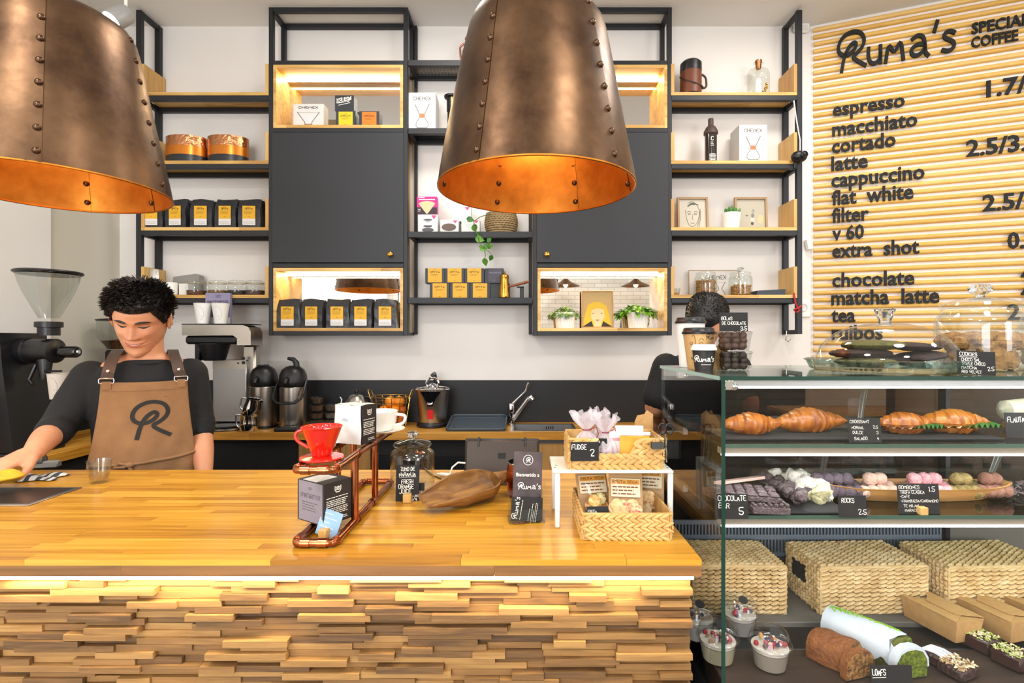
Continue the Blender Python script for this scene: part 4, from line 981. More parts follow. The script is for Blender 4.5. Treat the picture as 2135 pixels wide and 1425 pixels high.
def iced(t, seg, prof):
    L, Wd, H, c = .155, .075, .066, .012; n = 26; out = prof[1:-1]; vs = []; fs = []; k = len(out)
    for i in range(n + 1):
        s = i / n; y = c + (L - c) * s * 1.02
        for a, (x, z) in enumerate(out):
            dz = -.012 * (1 if a in (0, k-1) else 0) * (.5 + .5 * math.sin(i * 1.3 + a)); vs.append((x * Wd * 1.06, y - (.012 * math.sin(a * 2.1) if i == 0 else 0), max(.004, z * H * 1.05 + .0015 + dz)))
    for i in range(n):
        for a in range(k - 1): fs.append((i*k+a, i*k+a+1, (i+1)*k+a+1, (i+1)*k+a))
    vs += [(0, c + L * 1.02, H * .4)]; fs += [(n*k+a, n*k+a+1, len(vs)-1) for a in range(k-1)]
    MB().add(vs, fs).build('icing', icing, t)
    mb = MB(); qq = random.Random(4)
    for i in range(260):
        u = qq.random(); yy = c + .005 + (L - .02) * u; xx = .012 + .010 * math.sin(u * 5) + qq.gauss(0, .006); zz = H * 1.05 * (1 - .72 * (xx / Wd) ** 2) + .0025
        mb.ball((xx, yy, zz), qq.uniform(.0008, .002), 5, 4)
    tag(mb.build('matcha_crumbs', mat('matcha_powder', '#86b321', .8), t), kind='stuff')
loaf('matcha loaf cake under white icing with green crumbs, cut open', 'loaf_cake', 1890, 1396, .16, .075, .066, 36, matcha_crumb, matcha_crust, .0, iced)
sliced('matcha loaf slice with white icing behind the loafs card', 1912, 1424, 10, matcha_crumb, matcha_crust, icing, .062)
sign('black chalk card reading loafs at the bottom of the case', on(1860, 1432, Z0) * 1.0 + Vector((0, -.0, .001)), .085, .04, [('LOAFS', .04, .52, .3, .32)], 5, 0, extra=lambda wb, w, h: ribbon(wb, [(-.46, .40), (-.14, .42)], .001, -.0004, lambda u, v: (u * w, v * h)))
def brownie(label, px, py, L, Wd, H, rz, top, cnt, cols, drape=False):
    p = on(px, py, Z0 + .002); t = thing('brownie', label, 'cake', (p.x, max(p.y + .02, CF + .04), Z0 + .002), rz, 'brownies at the front of the case'); qq = random.Random(px)
    MB().box(-L/2, L/2, -Wd/2, Wd/2, 0, H, .004).build('cake', choc if not drape else mat('chocolate_glaze', '#38221d', .3), t)
    for nm, c, sz in cols:
        me = MB()
        for i in range(cnt):
            x, y = qq.uniform(-.46, .46) * L, qq.uniform(-.46, .46) * Wd
            if nm == 'drizzle': me.tube([(x, -Wd * .46, H + .001), (x + .004, 0, H + .0015), (x - .003, Wd * .46, H + .001)], .0012, 5)
            else: strand(me, (x, y, H + qq.uniform(0, .004)), (qq.uniform(-1, 1), qq.uniform(-1, 1), qq.uniform(-.3, .3)), (0, 0, 1), sz * 2, sz, sz * .5)
        tag(me.build(nm, mat('brownie_' + nm, c, .6), t), kind='stuff')
brownie('brownie with white drizzled icing left of the nut brownies', 1975, 1392, .062, .05, .022, 22, 0, 16, (('drizzle', '#dfe6ec', .002),))
brownie('brownie topped with chopped pale nuts and cream streaks, lowest in view', 2030, 1430, .062, .05, .022, 22, 0, 60, (('chopped_nut', '#d9c9a6', .004), ('hazelnut_crumb', '#a98a60', .004)))
brownie('glazed brownie with pale and green nuts below the kraft boxes', 2062, 1362, .055, .055, .03, 24, 0, 60, (('chopped_nut', '#d9d2b4', .0035), ('pistachio_crumb', '#9aa84e', .0035)), True)
brownie('glazed brownie with pistachio pieces at the right picture edge', 2128, 1398, .055, .055, .03, 24, 0, 60, (('chopped_nut', '#d9d2b4', .0035), ('pistachio_crumb', '#9aa84e', .0035)), True)

# ---------------------------------------------------------------- things on top of the case
def on_case(px, py): return on(px, py, CT)
def paper_cup(label, x, y, z, r0, r1, h, body, lid, deco=None, name='paper_cup', group=None, lidh=.012):
    t = thing(name, label, 'cup', (x, y, z + .0004), 0, group)
    MB().lathe([(r0, 0), (r0, .002), (r1, h - .002), (r1 + .0015, h - .001), (r1 + .001, h)], 28, cap=not not lid).build('body', body, t)
    if lid:
        MB().lathe([(r1 + .003, h - .003), (r1 + .0035, h + .002), (r1 + .001, h + .004), (r1 - .001, h + lidh), (r1 - .004, h + lidh + .0015), (r1 - .006, h + lidh - .002), (0, h + lidh - .002)], 28).build('lid', lid, t)
    if deco: deco(t, r0, r1, h)
    return t
def wrap(mb, r0, r1, h, off=.0004):
    """bends strokes lying in the xz plane round the cup's front"""
    out = []
    for x, y, z in mb.v:
        r = r0 + (r1 - r0) * min(max(z / h, 0), 1) + off; a = x / r; out.append((r * math.sin(a), -r * math.cos(a), z))
    mb.v = out; return mb
def deco_white(t, r0, r1, h):
    mb = MB(); lines_text(mb, -.02, .01, h * .80, 5, h * .06, h * .018, 0); logo(mb, -.02, h * .08, h * .11, 0, .0012); wrap(mb, r0, r1, h).build('print', M['ink'], t, smooth=False)
def deco_kraft(t, r0, r1, h):
    mb = MB()
    for p in ([(-.75, .9), (-.62, .95), (-.5, .8), (-.52, .55), (-.6, .45), (-.45, .4)], [(-.9, .7), (-.75, .76), (-.65, .7), (-.75, .66), (-.9, .7)], [(-.3, .78), (-.15, .86), (.02, .8)], [(-.28, .7), (-.14, .76), (0, .7), (-.14, .66), (-.28, .7)], [(-.75, .3), (-.6, .36), (-.5, .33), (-.4, .37), (-.2, .3), (-.45, .22), (-.75, .3)], [(-.75, .3), (-.2, .3)], [(-.2, .12), (0, .3), (.05, .6)]):
        ribbon(mb, chaikin(p, 2), .0011, 0, lambda u, v: (u * r1, v * h))
    logo(mb, .006, h * .82, h * .14, 0, .0014); wrap(mb, r0, r1, h).build('face_print', M['ink'], t, smooth=False)
def deco_black(t, r0, r1, h):
    mb = MB(); logo(mb, -.034, h * .42, h * .28, 0, .0022); lines_text(mb, -.014, .012, h * .26, 1, .01, .0016, 0); wrap(mb, r0, r1, h).build('print', M['chalk'], t, smooth=False)
cardw = mat('cup_white', '#ece9e4', .6); paper_cup('tall white paper cup with black lid and small print, rearmost on the case corner', .458, 1.415, CT, .029, .0385, .122, cardw, M['black'], deco_white)
paper_cup('kraft paper cup with a line drawn face and black lid', .452, 1.332, CT, .027, .0385, .092, mat('cup_kraft', '#c39b66', .7), M['black'], deco_kraft)
paper_cup('small black paper cup with white lid at the case corner', .443, 1.268, CT, .021, .0275, .052, mat('cup_black', '#22201f', .5), M['white'], deco_black, lidh=.010)
sign('folded kraft and orange card behind the small black cup', (.492, 1.30, CT + .0004), .036, .06, [], 10, -30, card='kraft', name='folded_card', cat='card')
def tub(label, x, y, z, seed, col):
    t = thing('chocolate_tub', label, 'tub', (x, y, z + .0005), 0, 'stacked tubs of chocolate balls'); cp = glass('cup_plastic', '#f4f6f6')
    MB().prism([(-.031, -.026), (.031, -.026), (.031, .026), (-.031, .026)], 0, .001).build('base', cp, t)
    mb = MB(); vs = []
    for z_, a, b in ((0, .029, .024), (.040, .0345, .029)): vs += [(s*a, q_*b, z_) for s, q_ in ((-1, -1), (1, -1), (1, 1), (-1, 1))]
    mb.add(vs, [(0, 1, 5, 4), (1, 2, 6, 5), (2, 3, 7, 6), (3, 0, 4, 7)]); mb.build('tub', cp, t, smooth=False)
    MB().box(-.0365, .0365, -.031, .031, .040, .0465, .002).build('lid', cp, t)
    r = random.Random(seed); me = blob_mesh('chocolate_ball', [mat('choc_ball_' + col, col, .5, noise=(70, '#2a1712', .8))], .0105, seed, 10, 7, .06)
    for k in range(3):
        for i in range(3):
            for j in range(2): link('chocolate_ball', me, t, (-.0195 + .0195 * i + r.uniform(-.002, .002), -.012 + .022 * j + r.uniform(-.001, .001), .0115 + .0125 * k), (r.uniform(0, 6), 0, r.uniform(0, 6)))
tub('clear tub of small dark chocolate pieces, lower of two stacked', .517, 1.275, CT, 3, '#2c1a15'); tub('clear tub of large milk chocolate balls, upper of two stacked', .517, 1.275, CT + .048, 6, '#5d3525')
sign('black chalk card for chocolate balls standing on the stacked tubs', (.514, 1.262, CT + .0955), .069, .046, [('BOLAS', .07, .60, .17, .38), ('DE CHOCOLATE', .09, .36, .16, .84), ('3.5', .74, .06, .2)], 2, 0)
dm = thing('cake_dome', 'wide glass cake dome with faceted knob covering dark cookies', 'cake stand', (.882, 1.262, CT + .0005))
gl = M['glass']
n = 96; vs = []; fs = []
pr = ((.0, .0), (.150, .0), (.158, .004), (.166, .022), (.172, .026), (.166, .028), (.158, .012), (.0, .010)); mb = MB().grid(lambda u, v: (lambda k, i: (lambda r, z: ((r * (1 + (.022 if r > .155 else 0) * math.sin(u * 2 * math.pi * 48))) * math.cos(u * 6.28319), (r * (1 + (.022 if r > .155 else 0) * math.sin(u * 2 * math.pi * 48))) * math.sin(u * 6.28319), z))(pr[i][0] * (1 - (k - i)) + pr[i+1][0] * (k - i), pr[i][1] * (1 - (k - i)) + pr[i+1][1] * (k - i)))(v * 7, min(int(v * 7), 6)), 192, 15, True)
mb.build('scalloped_plate', glass('pressed_glass', '#e9f2f0', .05, dens=.10), dm)
MB().lathe([(.152, .0125), (.152, .018), (.148, .035), (.139, .056), (.124, .076), (.103, .093), (.076, .105), (.045, .112), (.016, .114)], 48, cap=False).build('dome', glass('dome_glass', '#ffffff', dens=.02), dm)
MB().lathe([(.014, .114), (.013, .120), (.017, .132), (.0225, .148), (.0215, .150), (.0, .147)], 10).build('knob', mat('cut_glass', '#e8eef0', .03, trans=.95), dm, smooth=False)
def cookie(label, x, y, z, r, m, tilt=(0, 0), flat=.26, cat='cookie', grp=None, nm='cookie'):
    me = blob_mesh(nm, [m], r, int(x * 999) + int(z * 777), 16, 8, .05, (1, 1, flat)); o = link(nm, me, None, (x, y, z), (tilt[0], tilt[1], x * 40)); return tag(o, label, cat, grp)
ck_g = mat('matcha_cookie', '#6f6a2c', .85, noise=(90, '#3f3c1a', .8), bump=(90, .8)); ck_d = mat('chocolate_cookie', '#3a2722', .8, noise=(90, '#241714', .8), bump=(90, .8))
for k, (px, zz, m, l) in enumerate(((1800, .022, ck_g, 'green matcha cookie under the glass dome, bottom of its stack'), (1795, .042, ck_d, 'dark cookie under the glass dome between two matcha cookies'), (1812, .062, ck_g, 'green matcha cookie under the glass dome, on top of its stack'), (1885, .024, ck_d, 'dark chocolate cookie leaning at the middle under the dome'), (1912, .036, ck_d, 'dark chocolate cookie at the right under the dome'), (1905, .058, ck_d, 'dark chocolate cookie on top at the right under the dome'))):
    cookie(l, wx(px, 1.25), 1.24 + .012 * (k % 2), CT + zz, .066 if k < 3 else .056, m, (0, (.0, .02, .0, .22, -.1, .05)[k]), .2, grp=None)
def jar(label, x, y, z, r, h, lid_r, knob=True, fill=None, neck=None, name='glass_jar', group=None, tint='jar_glass', lidm=None):
    t = thing(name, label, 'jar', (x, y, z + .0005), 0, group); g = glass('jar_glass', '#fbfdfc', dens=.03)
    nk = neck or r * .8
    MB().lathe([(0, .002), (r * .9, 0), (r, h * .04), (r * 1.0, h * .5), (r, h * .78), (r * .95, h * .87), (nk, h * .95), (nk, h)], 36, cap=False).build('body', g, t)
    MB().lathe([(r * .88, h * .03), (r * .95, h * .1), (r * .95, h * .78), (r * .9, h * .86), (nk * .95, h * .95)], 36, cap=False).build('inner_wall', g, t)
    lid = MB().lathe([(nk * .95, h), (lid_r, h + r * .02), (lid_r * 1.02, h + r * .08), (lid_r * .97, h + r * .16), (lid_r * .6, h + r * .26), (lid_r * .2, h + r * .32)], 36, cap=False).build('lid', g if not lidm else lidm, t)
    if knob: MB().lathe([(r * .12, h + r * .3), (r * .1, h + r * .38), (r * .24, h + r * .46), (r * .28, h + r * .56), (r * .2, h + r * .66), (0, h + r * .68)], 16).build('knob', mat('cut_glass', '#e8eef0'), lid)
    if fill:
        fm, fh, fr, kind = fill; qq = random.Random(int(x * 1000)); mb = MB()
        nlay = max(2, int(fh / (fr * 1.25)))
        for k in range(nlay):
            for a in range(int(2 * math.pi * r * .82 / (fr * 1.7))):
                an = a / int(2 * math.pi * r * .82 / (fr * 1.7)) * 6.2832 + k * .4; rr = r * .86 - fr
                mb.ball((rr * math.cos(an) + qq.uniform(-.2, .2) * fr, rr * math.sin(an), fr + k * fr * 1.25 + qq.uniform(-.2, .2) * fr), (fr, fr * qq.uniform(.6, 1), fr * qq.uniform(.6, 1)), 5, 4)
        for i in range(int(40)):
            a, d = qq.uniform(0, 6.28), qq.uniform(0, r * .8); mb.ball((d * math.cos(a), d * math.sin(a), fh + qq.uniform(-.3, .3) * fr), (fr, fr * .8, fr * .7), 5, 4)
        mb.lathe([(r * .72, .004), (r * .72, fh)], 16)
        tag(mb.build(kind, fm, t), kind='stuff')
    return t
ck = mat('pale_cookie', '#b98a52', .85, noise=(60, '#7a5230', .8), bump=(80, .7))
jar('big glass cookie jar behind the cookies card on the case', 1.152, 1.305, CT, .092, .152, .082, True, (ck, .072, .026, 'cookies'), .078)
jar('glass jar of cookies cut off at the right picture edge', 1.345, 1.30, CT, .082, .12, .07, False, (ck, .07, .022, 'cookies'), .07)
sign('black chalk card for cookies leaning on the big cookie jar', (wx(2037, 1.112), 1.112, CT + .0004), .082, .05, [('COOKIES', .06, .78, .15, .46), ('CHOCO SAL', .1, .56, .13, .5), ('TRIPLE CHOCO', .1, .39, .13, .62), ('MATCHA', .1, .21, .13, .4), ('2.5', .78, .18, .17), ('RED VELVET', .1, .04, .12, .52)], 6, 0, 3, extra=lambda wb, w, h: ribbon(wb, [(-.45, .73), (.02, .73)], .0007, -.0004, lambda u, v: (u * w, v * h)))

# ---------------------------------------------------------------- behind the case: drinks and a paper roll
du = thing('drinks_unit', 'low dark unit with bottled drinks behind the display case', 'cabinet', (1.5, 2.1, 0))
MB().box(-.48, .45, -.15, .15, .02, .80, .003).build('carcass', M['black_matte'], du)
bt = thing('side_cabinet', 'brown wooden side cabinet behind the display case', 'cabinet', (1.62, 2.62, 0)); MB().box(-.3, .5, -.15, .15, .02, 1.13, .003).build('carcass', wood('brown_cabinet', ['#4a3424', '#5f4530', '#75563d'], .5, (40, 40, 4)), bt); MB().box(-.31, .51, -.16, .16, 1.131, 1.15, .002).build('top', M['oak'], bt)
pr_ = thing('paper_roll', 'big cream paper towel roll standing behind the croissants', 'paper roll', (wx(1908, 2.58), 2.60, 1.151))
MB().lathe([(.02, 0), (.094, 0), (.094, .19), (.092, .192), (.024, .192), (.022, .18)], 36, cap=False).build('paper', mat('cream_paper', '#dac6a2', .85), pr_); MB().lathe([(.024, .0), (.024, .191), (.021, .191), (.021, 0)], 20, cap=False).build('core_tube', M['kraft'], pr_)
def bottle(label, x, y, col, cap, grp, wide=1.0):
    t = thing('drink_bottle', label, 'bottle', (x, y, .8005), 0, grp); k = wide
    MB().lathe([(0, .002), (.03*k, 0), (.033*k, .01), (.033*k, .14), (.028*k, .165), (.014, .2), (.0135, .225), (0, .226)], 18).build('glass', mat('bottle_' + col, col, .12, coat=.5), t)
    MB().lathe([(.0335*k, .04), (.0336*k, .12)], 18, cap=False).build('label', M['paper'] if col == '#3d6b3a' else mat('bottle_label', '#9fc3cc', .5), t)
    MB().lathe([(.015, .222), (.015, .24), (0, .241)], 14).build('cap', cap, t)
for i in range(7): bottle('blue-green water bottle in the row behind the truffles', 1.30 + .085 * i if i < 5 else 1.06 + .085 * (i - 5), 2.02, '#2f5662', M['steel2'], 'water bottles behind the case')
for i in range(3): bottle('green drink bottle right of the row of water bottles', 1.735 + .075 * i, 2.02, '#3d6b3a', M['white'], 'green bottles behind the case')
# ---------------------------------------------------------------- things on the service bar
def pipe(mb, pts, r=.0088, closed=False, fil=.014):
    """tube with rounded elbows"""
    P2 = [Vector(p) for p in pts]; out = []; n = len(P2)
    for i, p in enumerate(P2):
        if not closed and i in (0, n - 1): out.append(p); continue
        a = (P2[i - 1] - p).normalized(); b = (P2[(i + 1) % n] - p).normalized()
        for k in range(5):
            t = k / 4; out.append((p + a * fil) * (1 - t) ** 2 + p * 2 * t * (1 - t) + (p + b * fil) * t * t)
    return mb.tube(out, r, 12, closed)
cs = thing('copper_pipe_stand', 'two-level display stand of copper pipes on the bar', 'stand', (-.4475, 1.1, ZB + .0004))
XA, XB_, YA, YBk, ZT = -.0425, .0425, .012, .50, .166
for nm, z in (('lower_loop', .0095), ('upper_loop', ZT)):
    lp = pipe(MB(), [(XA, YA, z), (XB_, YA, z), (XB_, YBk, z), (XA, YBk, z)], closed=True).build(nm, M['copper_pipe'], cs)
    for p, ax in (((XA, YA, z), 'x'), ((XB_, YA, z), 'x'), ((XA, YA, z), 'y'), ((XB_, YA, z), 'y'), ((XA, YBk, z), 'y'), ((XB_, YBk, z), 'y'), ((XB_, .15, z), 'y'), ((XA, .15, z), 'y'), ((XB_, .32, z), 'y'), ((XA, .32, z), 'y')):
        d = Vector((1, 0, 0)) if ax == 'x' else Vector((0, 1, 0)); p = Vector(p); s_ = (1 if p.x < 0 else -1) if ax == 'x' else (1 if p.y < .3 else -1)
        if p.y in (.15, .32): a, b = p - d * .016, p + d * .016
        else: a, b = p + d * s_ * .014, p + d * s_ * .034
        MB().tube([a, b], .0104, 12).build('fitting', M['copper_pipe'], lp)
for x in (XA, XB_):
    for y in ((.15, .32) if x > 0 else (.27, .40)): MB().tube([(x, y, .0095), (x, y, ZT)], .0088, 12).build('post', M['copper_pipe'], cs)
ZU = ZB + ZT + .0098
# red dripper
dr = thing('coffee_dripper', 'glossy red ceramic coffee dripper on the front of the copper stand', 'dripper', (wx(671, 1.172), 1.172, ZU), 0)
MB().lathe([(.018, .0005), (.046, .001), (.0485, .004), (.047, .0065), (.024, .008), (.018, .009)], 40).build('saucer', M['red'], dr)
def cone(u, v):
    prof = [(.018, .008), (.0215, .012), (.0245, .022), (.0345, .048), (.0435, .072), (.0455, .0745), (.0435, .0755), (.0405, .072), (.030, .045), (.018, .015), (.0, .014)]
    k = v * (len(prof) - 1); i = min(int(k), len(prof) - 2); f = k - i; r = prof[i][0] * (1 - f) + prof[i+1][0] * f; z = prof[i][1] * (1 - f) + prof[i+1][1] * f; a = u * 6.28319
    if i >= 7: r *= 1 - .05 * (math.sin(18 * a + z * 60) > .2)
    if 2 <= i < 5: z += 0
    return (r * math.cos(a), r * math.sin(a), z)
MB().grid(cone, 72, 41, True).build('cone', M['red'], dr, angle=60)
pipe(MB(), [(-.038, 0, .066), (-.058, -.004, .064), (-.058, -.004, .044), (-.0295, 0, .026)], .0038, fil=.012).build('handle', M['red'], dr)
def mug_deco(mb, w, z, h):   # small emblem of a pronged ring, then rows of print
    for p in ([(-.5, .1), (-.5, .6), (-.3, .4), (0, .5), (.3, .4), (.5, .6), (.5, .1), (.3, -.2), (-.3, -.2), (-.5, .1)], [(-.25, .1), (.25, .1)], [(-.2, .25), (-.1, .3)], [(.2, .25), (.1, .3)]):
        ribbon(mb, p, .0022, 0, lambda u, v: (u * w, z + v * h))
def box_item(name, label, loc, w, d, h, m, rz=0, cat='box', deco=None, side=None, group=None, c=.0008, lid=None):
    t = thing(name, label, cat, loc, rz, group); MB().box(-w/2, w/2, 0, d, 0, h, c).build('box_body', m, t)
    if deco: deco(t, w, d, h)
    if side: side(t, w, d, h)
    return t
def side_print(t, w, d, h, col='chalk'):
    mb = MB(); mug_deco(mb, .016, h * .78, .018); lines_text(mb, -d*.40, d*.38, h * .62, 1, .01, .0016, 0); lines_text(mb, -d*.40, d*.38, h * .55, 4, .0042, .0018, 0, .15, 4); lines_text(mb, -d*.40, d*.38, h * .36, 4, .0042, .0018, 0, .15, 7); lines_text(mb, -d*.1, d*.38, h * .12, 2, .004, .0014, 0, .3, 9)
    mb.v = [(w/2 + .0004, d/2 + v[0], v[2]) for v in mb.v]; mb.build('side_print', M['chalk'] if col == 'chalk' else M['grey_ink'], t, smooth=False)
pc = on(692, 1097, ZB + .0193)
def front_grey(t, w, d, h):
    MB().box(-w/2 + .006, w/2 - .003, -.0006, 0, .003, h - .001).build('front_label', mat('mauve_grey_card', '#86818c', .6), t)
    mb = MB(); hand(mb, 'SPIRIT&BITTER', -w * .36, h * .60, h * .10, -.0008, width=w * .74); hand(mb, '500', -.006, h * .80, h * .06, -.0008, wd=.0006); lines_text(mb, -w * .3, w * .3, h * .48, 4, .006, .0016, -.0008); mb.build('front_print', mat('dark_mauve', '#4c4854', .7), t, smooth=False)
    MB().box(-w * .34, w * .18, d * .05, d * .78, h - .0008, h + .0006).build('top_label', M['paper'], t)
dk = mat('dark_brown_card', '#262223', .6)
b = box_item('coffee_box', 'dark coffee box with mauve grey front standing in the lower level of the copper stand', (-.495, 1.206, ZB + .0196), .098, .078, .096, dk, -33, deco=front_grey, side=side_print)
def front_silver(t, w, d, h):
    mb = MB().grid(lambda u, v: ((u - .5) * w * (1 + .02 * math.sin(v * 5)), -.004 - .006 * math.sin(math.pi * u) * math.sin(math.pi * v) + .0006 * math.sin(u * 11 + v * 9), .001 + v * h), 14, 14); mb.build('silver_bag_front', M['silver'], t)
    MB().grid(lambda u, v: ((u - .5) * w, -.004 + v * d * .95, h + .0012 + .0008 * math.sin(u * 12 + v * 5)), 12, 10).build('silver_bag_top', M['silver'], t)
    mb = MB(); hand(mb, 'PIRA', -w * .14, h * .60, h * .075, -.0115, wd=.0009); mb.build('front_print', mat('pale_blue_ink', '#8fb0cf', .6), t, smooth=False)
box_item('coffee_box', 'silver fronted coffee pack with dark printed side on the upper level of the copper stand', (-.452, 1.345, ZU), .082, .062, .1, dk, -20, deco=front_silver, side=side_print)
cdp = on(662, 1124, ZB)
sign('pale blue info card in a wooden cube at the front of the copper stand', (cdp.x + .012, cdp.y + .012, ZB + .0004), .052, .058, [], 12, -12, roll=14, card='blue_card', cube=.019, name='info_card', cat='card',
     extra=lambda wb, w, h: [lines_text(wb, -w*.38, w*.36, h*.85 - .01*k, 1, .01, .0014, -.0004, .5, k) for k in range(5)]) if M.update(blue_card=mat('blue_card', '#8fb2d8', .6)) is None else None
# cup and saucer at the back of the stand
cu = thing('cup_and_saucer', 'white cup on a saucer at the rear end of the copper stand', 'cup', (-.4175, 1.52, ZU), 0)
MB().lathe([(.02, .001), (.05, .001), (.07, .009), (.0705, .011), (.05, .005), (.02, .004)], 36).build('saucer', M['white'], cu)
MB().lathe([(.02, .0045), (.032, .006), (.045, .03), (.049, .062), (.0475, .063), (.043, .032), (.03, .01), (0, .009)], 36).build('cup', M['white'], cu)
pipe(MB(), [(.047, 0, .052), (.076, -.004, .050), (.070, -.004, .026), (.041, 0, .02)], .0045, fil=.012).build('handle', M['white'], cu)
# jar and its sign
jz = jar('empty round glass jar with lid beside the copper stand', -.333, 1.565, ZB, .066, .125, .056, True, None, .050)
sign('tall black chalk card for fresh orange juice in front of the empty jar', (wx(849, 1.43), 1.43, ZB + .0004), .064, .098, [('ZUMO DE', .2, .84, .10, .6), ('NARANJA', .14, .69, .10, .7), ('FRESH', .24, .49, .11, .5), ('ORANGE', .12, .35, .11, .64), ('JUICE', .16, .22, .11, .5), ('SMALL/BIG', .56, .12, .05, .4), ('3/4', .66, .01, .09, .25)], 7, 4, cube=.022, extra=lambda wb, w, h: ribbon(wb, [(-.36, .665), (.36, .67)], .0008, -.0004, lambda u, v: (u * w, v * h)))
sign('small black card tucked behind the orange juice card', (wx(876, 1.44), 1.445, ZB + .0004), .022, .046, [('3/4', .3, .3, .22, .6)], 4, 8)
# wooden scoop
sc = thing('wooden_scoop', 'old dark wooden grain scoop lying on the bar', 'scoop', (-.152, 1.425, ZB + .004), 32); sc.rotation_euler = (R(13), R(-3), R(38))
def scoop(u, v):
    """u round the section, v along the bowl"""
    x = -.135 + .235 * v; wd = .062 * (1 - max(0, (v - .72) / .28) ** 2.2 * .9) * (.55 + .45 * min(1, v / .42)) ; a = math.pi * (u)
    dep = .052 * (.22 + .78 * min(1, v / .45)); lip = .03 * (1 - v) ** 2
    return (x, -wd * math.cos(a), .056 - dep * math.sin(a) ** .8 + (-.02 * (1 - min(1, v / .5))) )
def scoop_in(u, v):
    p = scoop(u, v); w_ = .88; return (p[0] * .985 + .002, p[1] * w_, p[2] + .007 * math.sin(math.pi * u) + .0005)
mb = MB().grid(scoop, 22, 26); mb.grid(scoop_in, 22, 26)
e = [(scoop(0, k/25), scoop_in(0, k/25)) for k in range(26)], [(scoop(1, k/25), scoop_in(1, k/25)) for k in range(26)], [(scoop(k/21, 0), scoop_in(k/21, 0)) for k in range(22)]
for strip in e:
    vs = [p for pr2 in strip for p in pr2]; mb.add(vs, [(2*i, 2*i+1, 2*i+3, 2*i+2) for i in range(len(strip)-1)])
dw = wood('dark_scoop_wood', ['#4f3219', '#6d4722', '#8d632f', '#a97c40'], .55, (10, 50, 50), world=False, per_object=.1, bump=.5)
mb.build('bowl', dw, sc, angle=60)
MB().tube([(.088, 0, .040), (.11, 0, .045), (.15, 0, .046), (.20, 0, .042), (.215, 0, .040)], [.024, .0165, .0135, .0165, .010], 14).build('handle', dw, sc)
# tablet till
tb = thing('till_tablet', 'brown cased tablet till seen from behind on its stand', 'tablet', (wx(1046, 1.60), 1.585, ZB + .0004), 0)
Mt = Matrix.Rotation(R(-18), 4, 'X'); mt = mat('tablet_case', '#3d332c', .4, .5)
def tmb(*a): m = MB(); m.xf(Mt); m.box(*a); m.xf(); return m
tmb(-.113, .113, 0, .009, .002, .138, .004).build('case_back', mt, tb); tmb(-.117, .117, .0092, .018, .001, .144, .003).build('tablet', M['black'], tb)
for x in (-.073, .073): tmb(x - .003, x + .003, -.0025, .0205, .118, .147, .001).build('strap', M['black'], tb)
tmb(-.012, .012, -.0012, -.0001, .08, .098, .004).build('badge', M['black_gloss'], tb)
MB().box(-.08, .08, .0, .10, .0, .005, .002).build('stand_foot', M['black'], tb)
hinge = MB().prism([(.012, .004), (.085, .004), (.075, .012), (.05, .09), (.04, .09)], -.03, .03, 'x'); hinge.build('stand_leg', M['black'], tb)
tag(MB().tube([at(970, 966, 1.57), at(955, 965, 1.565), at(943, 975, 1.56), at(938, 990, 1.56), Vector((wx(936, 1.58), 1.6, ZB + .003))], .0026, 6).build('white_cable', M['white']), 'white charging cable from the left edge of the tablet', 'cable')
def cb_(px, py): p = on(px, py, ZB); return Vector((p.x, p.y, ZB + .003))
tag(MB().tube([cb_(884, 978), cb_(900, 992), cb_(925, 1003), cb_(945, 1013), cb_(957, 1008), cb_(968, 1000), cb_(978, 992)], .0024, 6).build('black_cable', M['black']), 'thin black cable looping on the bar behind the scoop', 'cable')
pl_ = thing('cable_plug', 'white cable plug lying between the jar and the tablet', 'plug', cb_(918, 994) + Vector((0, 0, .004)), -20); MB().lathe([(.006, 0), (.0068, .03), (.004, .036), (0, .036)], 12).build('plug_body', M['white'], pl_).rotation_euler = (0, R(90), 0)
MB().lathe([(.0035, -.012), (.0045, 0)], 10).build('sleeve', M['white'], pl_).rotation_euler = (0, R(90), 0)
# hammered copper mug
def hammered(name, label, x, y, z, r, h, m, rim, cat, group=None):
    t = thing(name, label, cat, (x, y, z + .0004), 0, group)
    def f(u, v):
        a = u * 6.28319; rr = r * (.86 + .22 * math.sin(math.pi * (.12 + .7 * v))); row = v * 16; rr -= .0011 * (math.sin(a * 20 + math.pi * (int(row) % 2)) * math.sin(math.pi * row)) ** 2
        return (rr * math.cos(a), rr * math.sin(a), v * h)
    MB().grid(f, 120, 64, True).lathe([(0, .001), (r * .9, 0)], 36, cap=False).build('body', m, t, angle=60)
    MB().lathe([(r * .97, h - .006), (r * 1.0, h - .004), (r * 1.005, h), (r * .96, h + .001), (r * .93, h - .02), (r * .9, .006), (0, .005)], 36, cap=False).build('rim', rim, t)
    return t
hammered('copper_mug', 'hammered copper mug with silver rim behind the welcome leaflet', wx(1092, 1.487), 1.487, ZB, .046, .096, mat('mug_copper', '#c8693a', .2, 1), M['chrome'], 'mug')
# welcome leaflet in an acrylic holder
lf = thing('leaflet_holder', 'clear acrylic holder with dark welcome leaflets and a card in front', 'leaflet holder', (wx(1098, 1.27), 1.265, ZB + .0005), 7)
ac = glass('acrylic', '#f2f5f5', dens=.02); Ml = Matrix.Rotation(R(-10), 4, 'X')
def lbx(x0, x1, y0, y1, z0, z1, nm, m, roll=0):
    q_ = MB(); q_.xf(Matrix.Rotation(R(roll), 4, 'Y') @ Ml); q_.box(x0, x1, y0, y1, z0, z1); q_.xf(); return q_.build(nm, m, lf, smooth=False)
MB().box(-.044, .044, -.012, .05, 0, .003, .001).build('holder_base', ac, lf); lbx(-.044, .044, .014, .0165, .003, .075, 'holder_back', ac); lbx(-.044, .044, -.012, -.010, .003, .03, 'holder_front', ac)
dl = mat('leaflet_print', '#2b2529', .4, noise=(26, '#5a4d4f', .9))
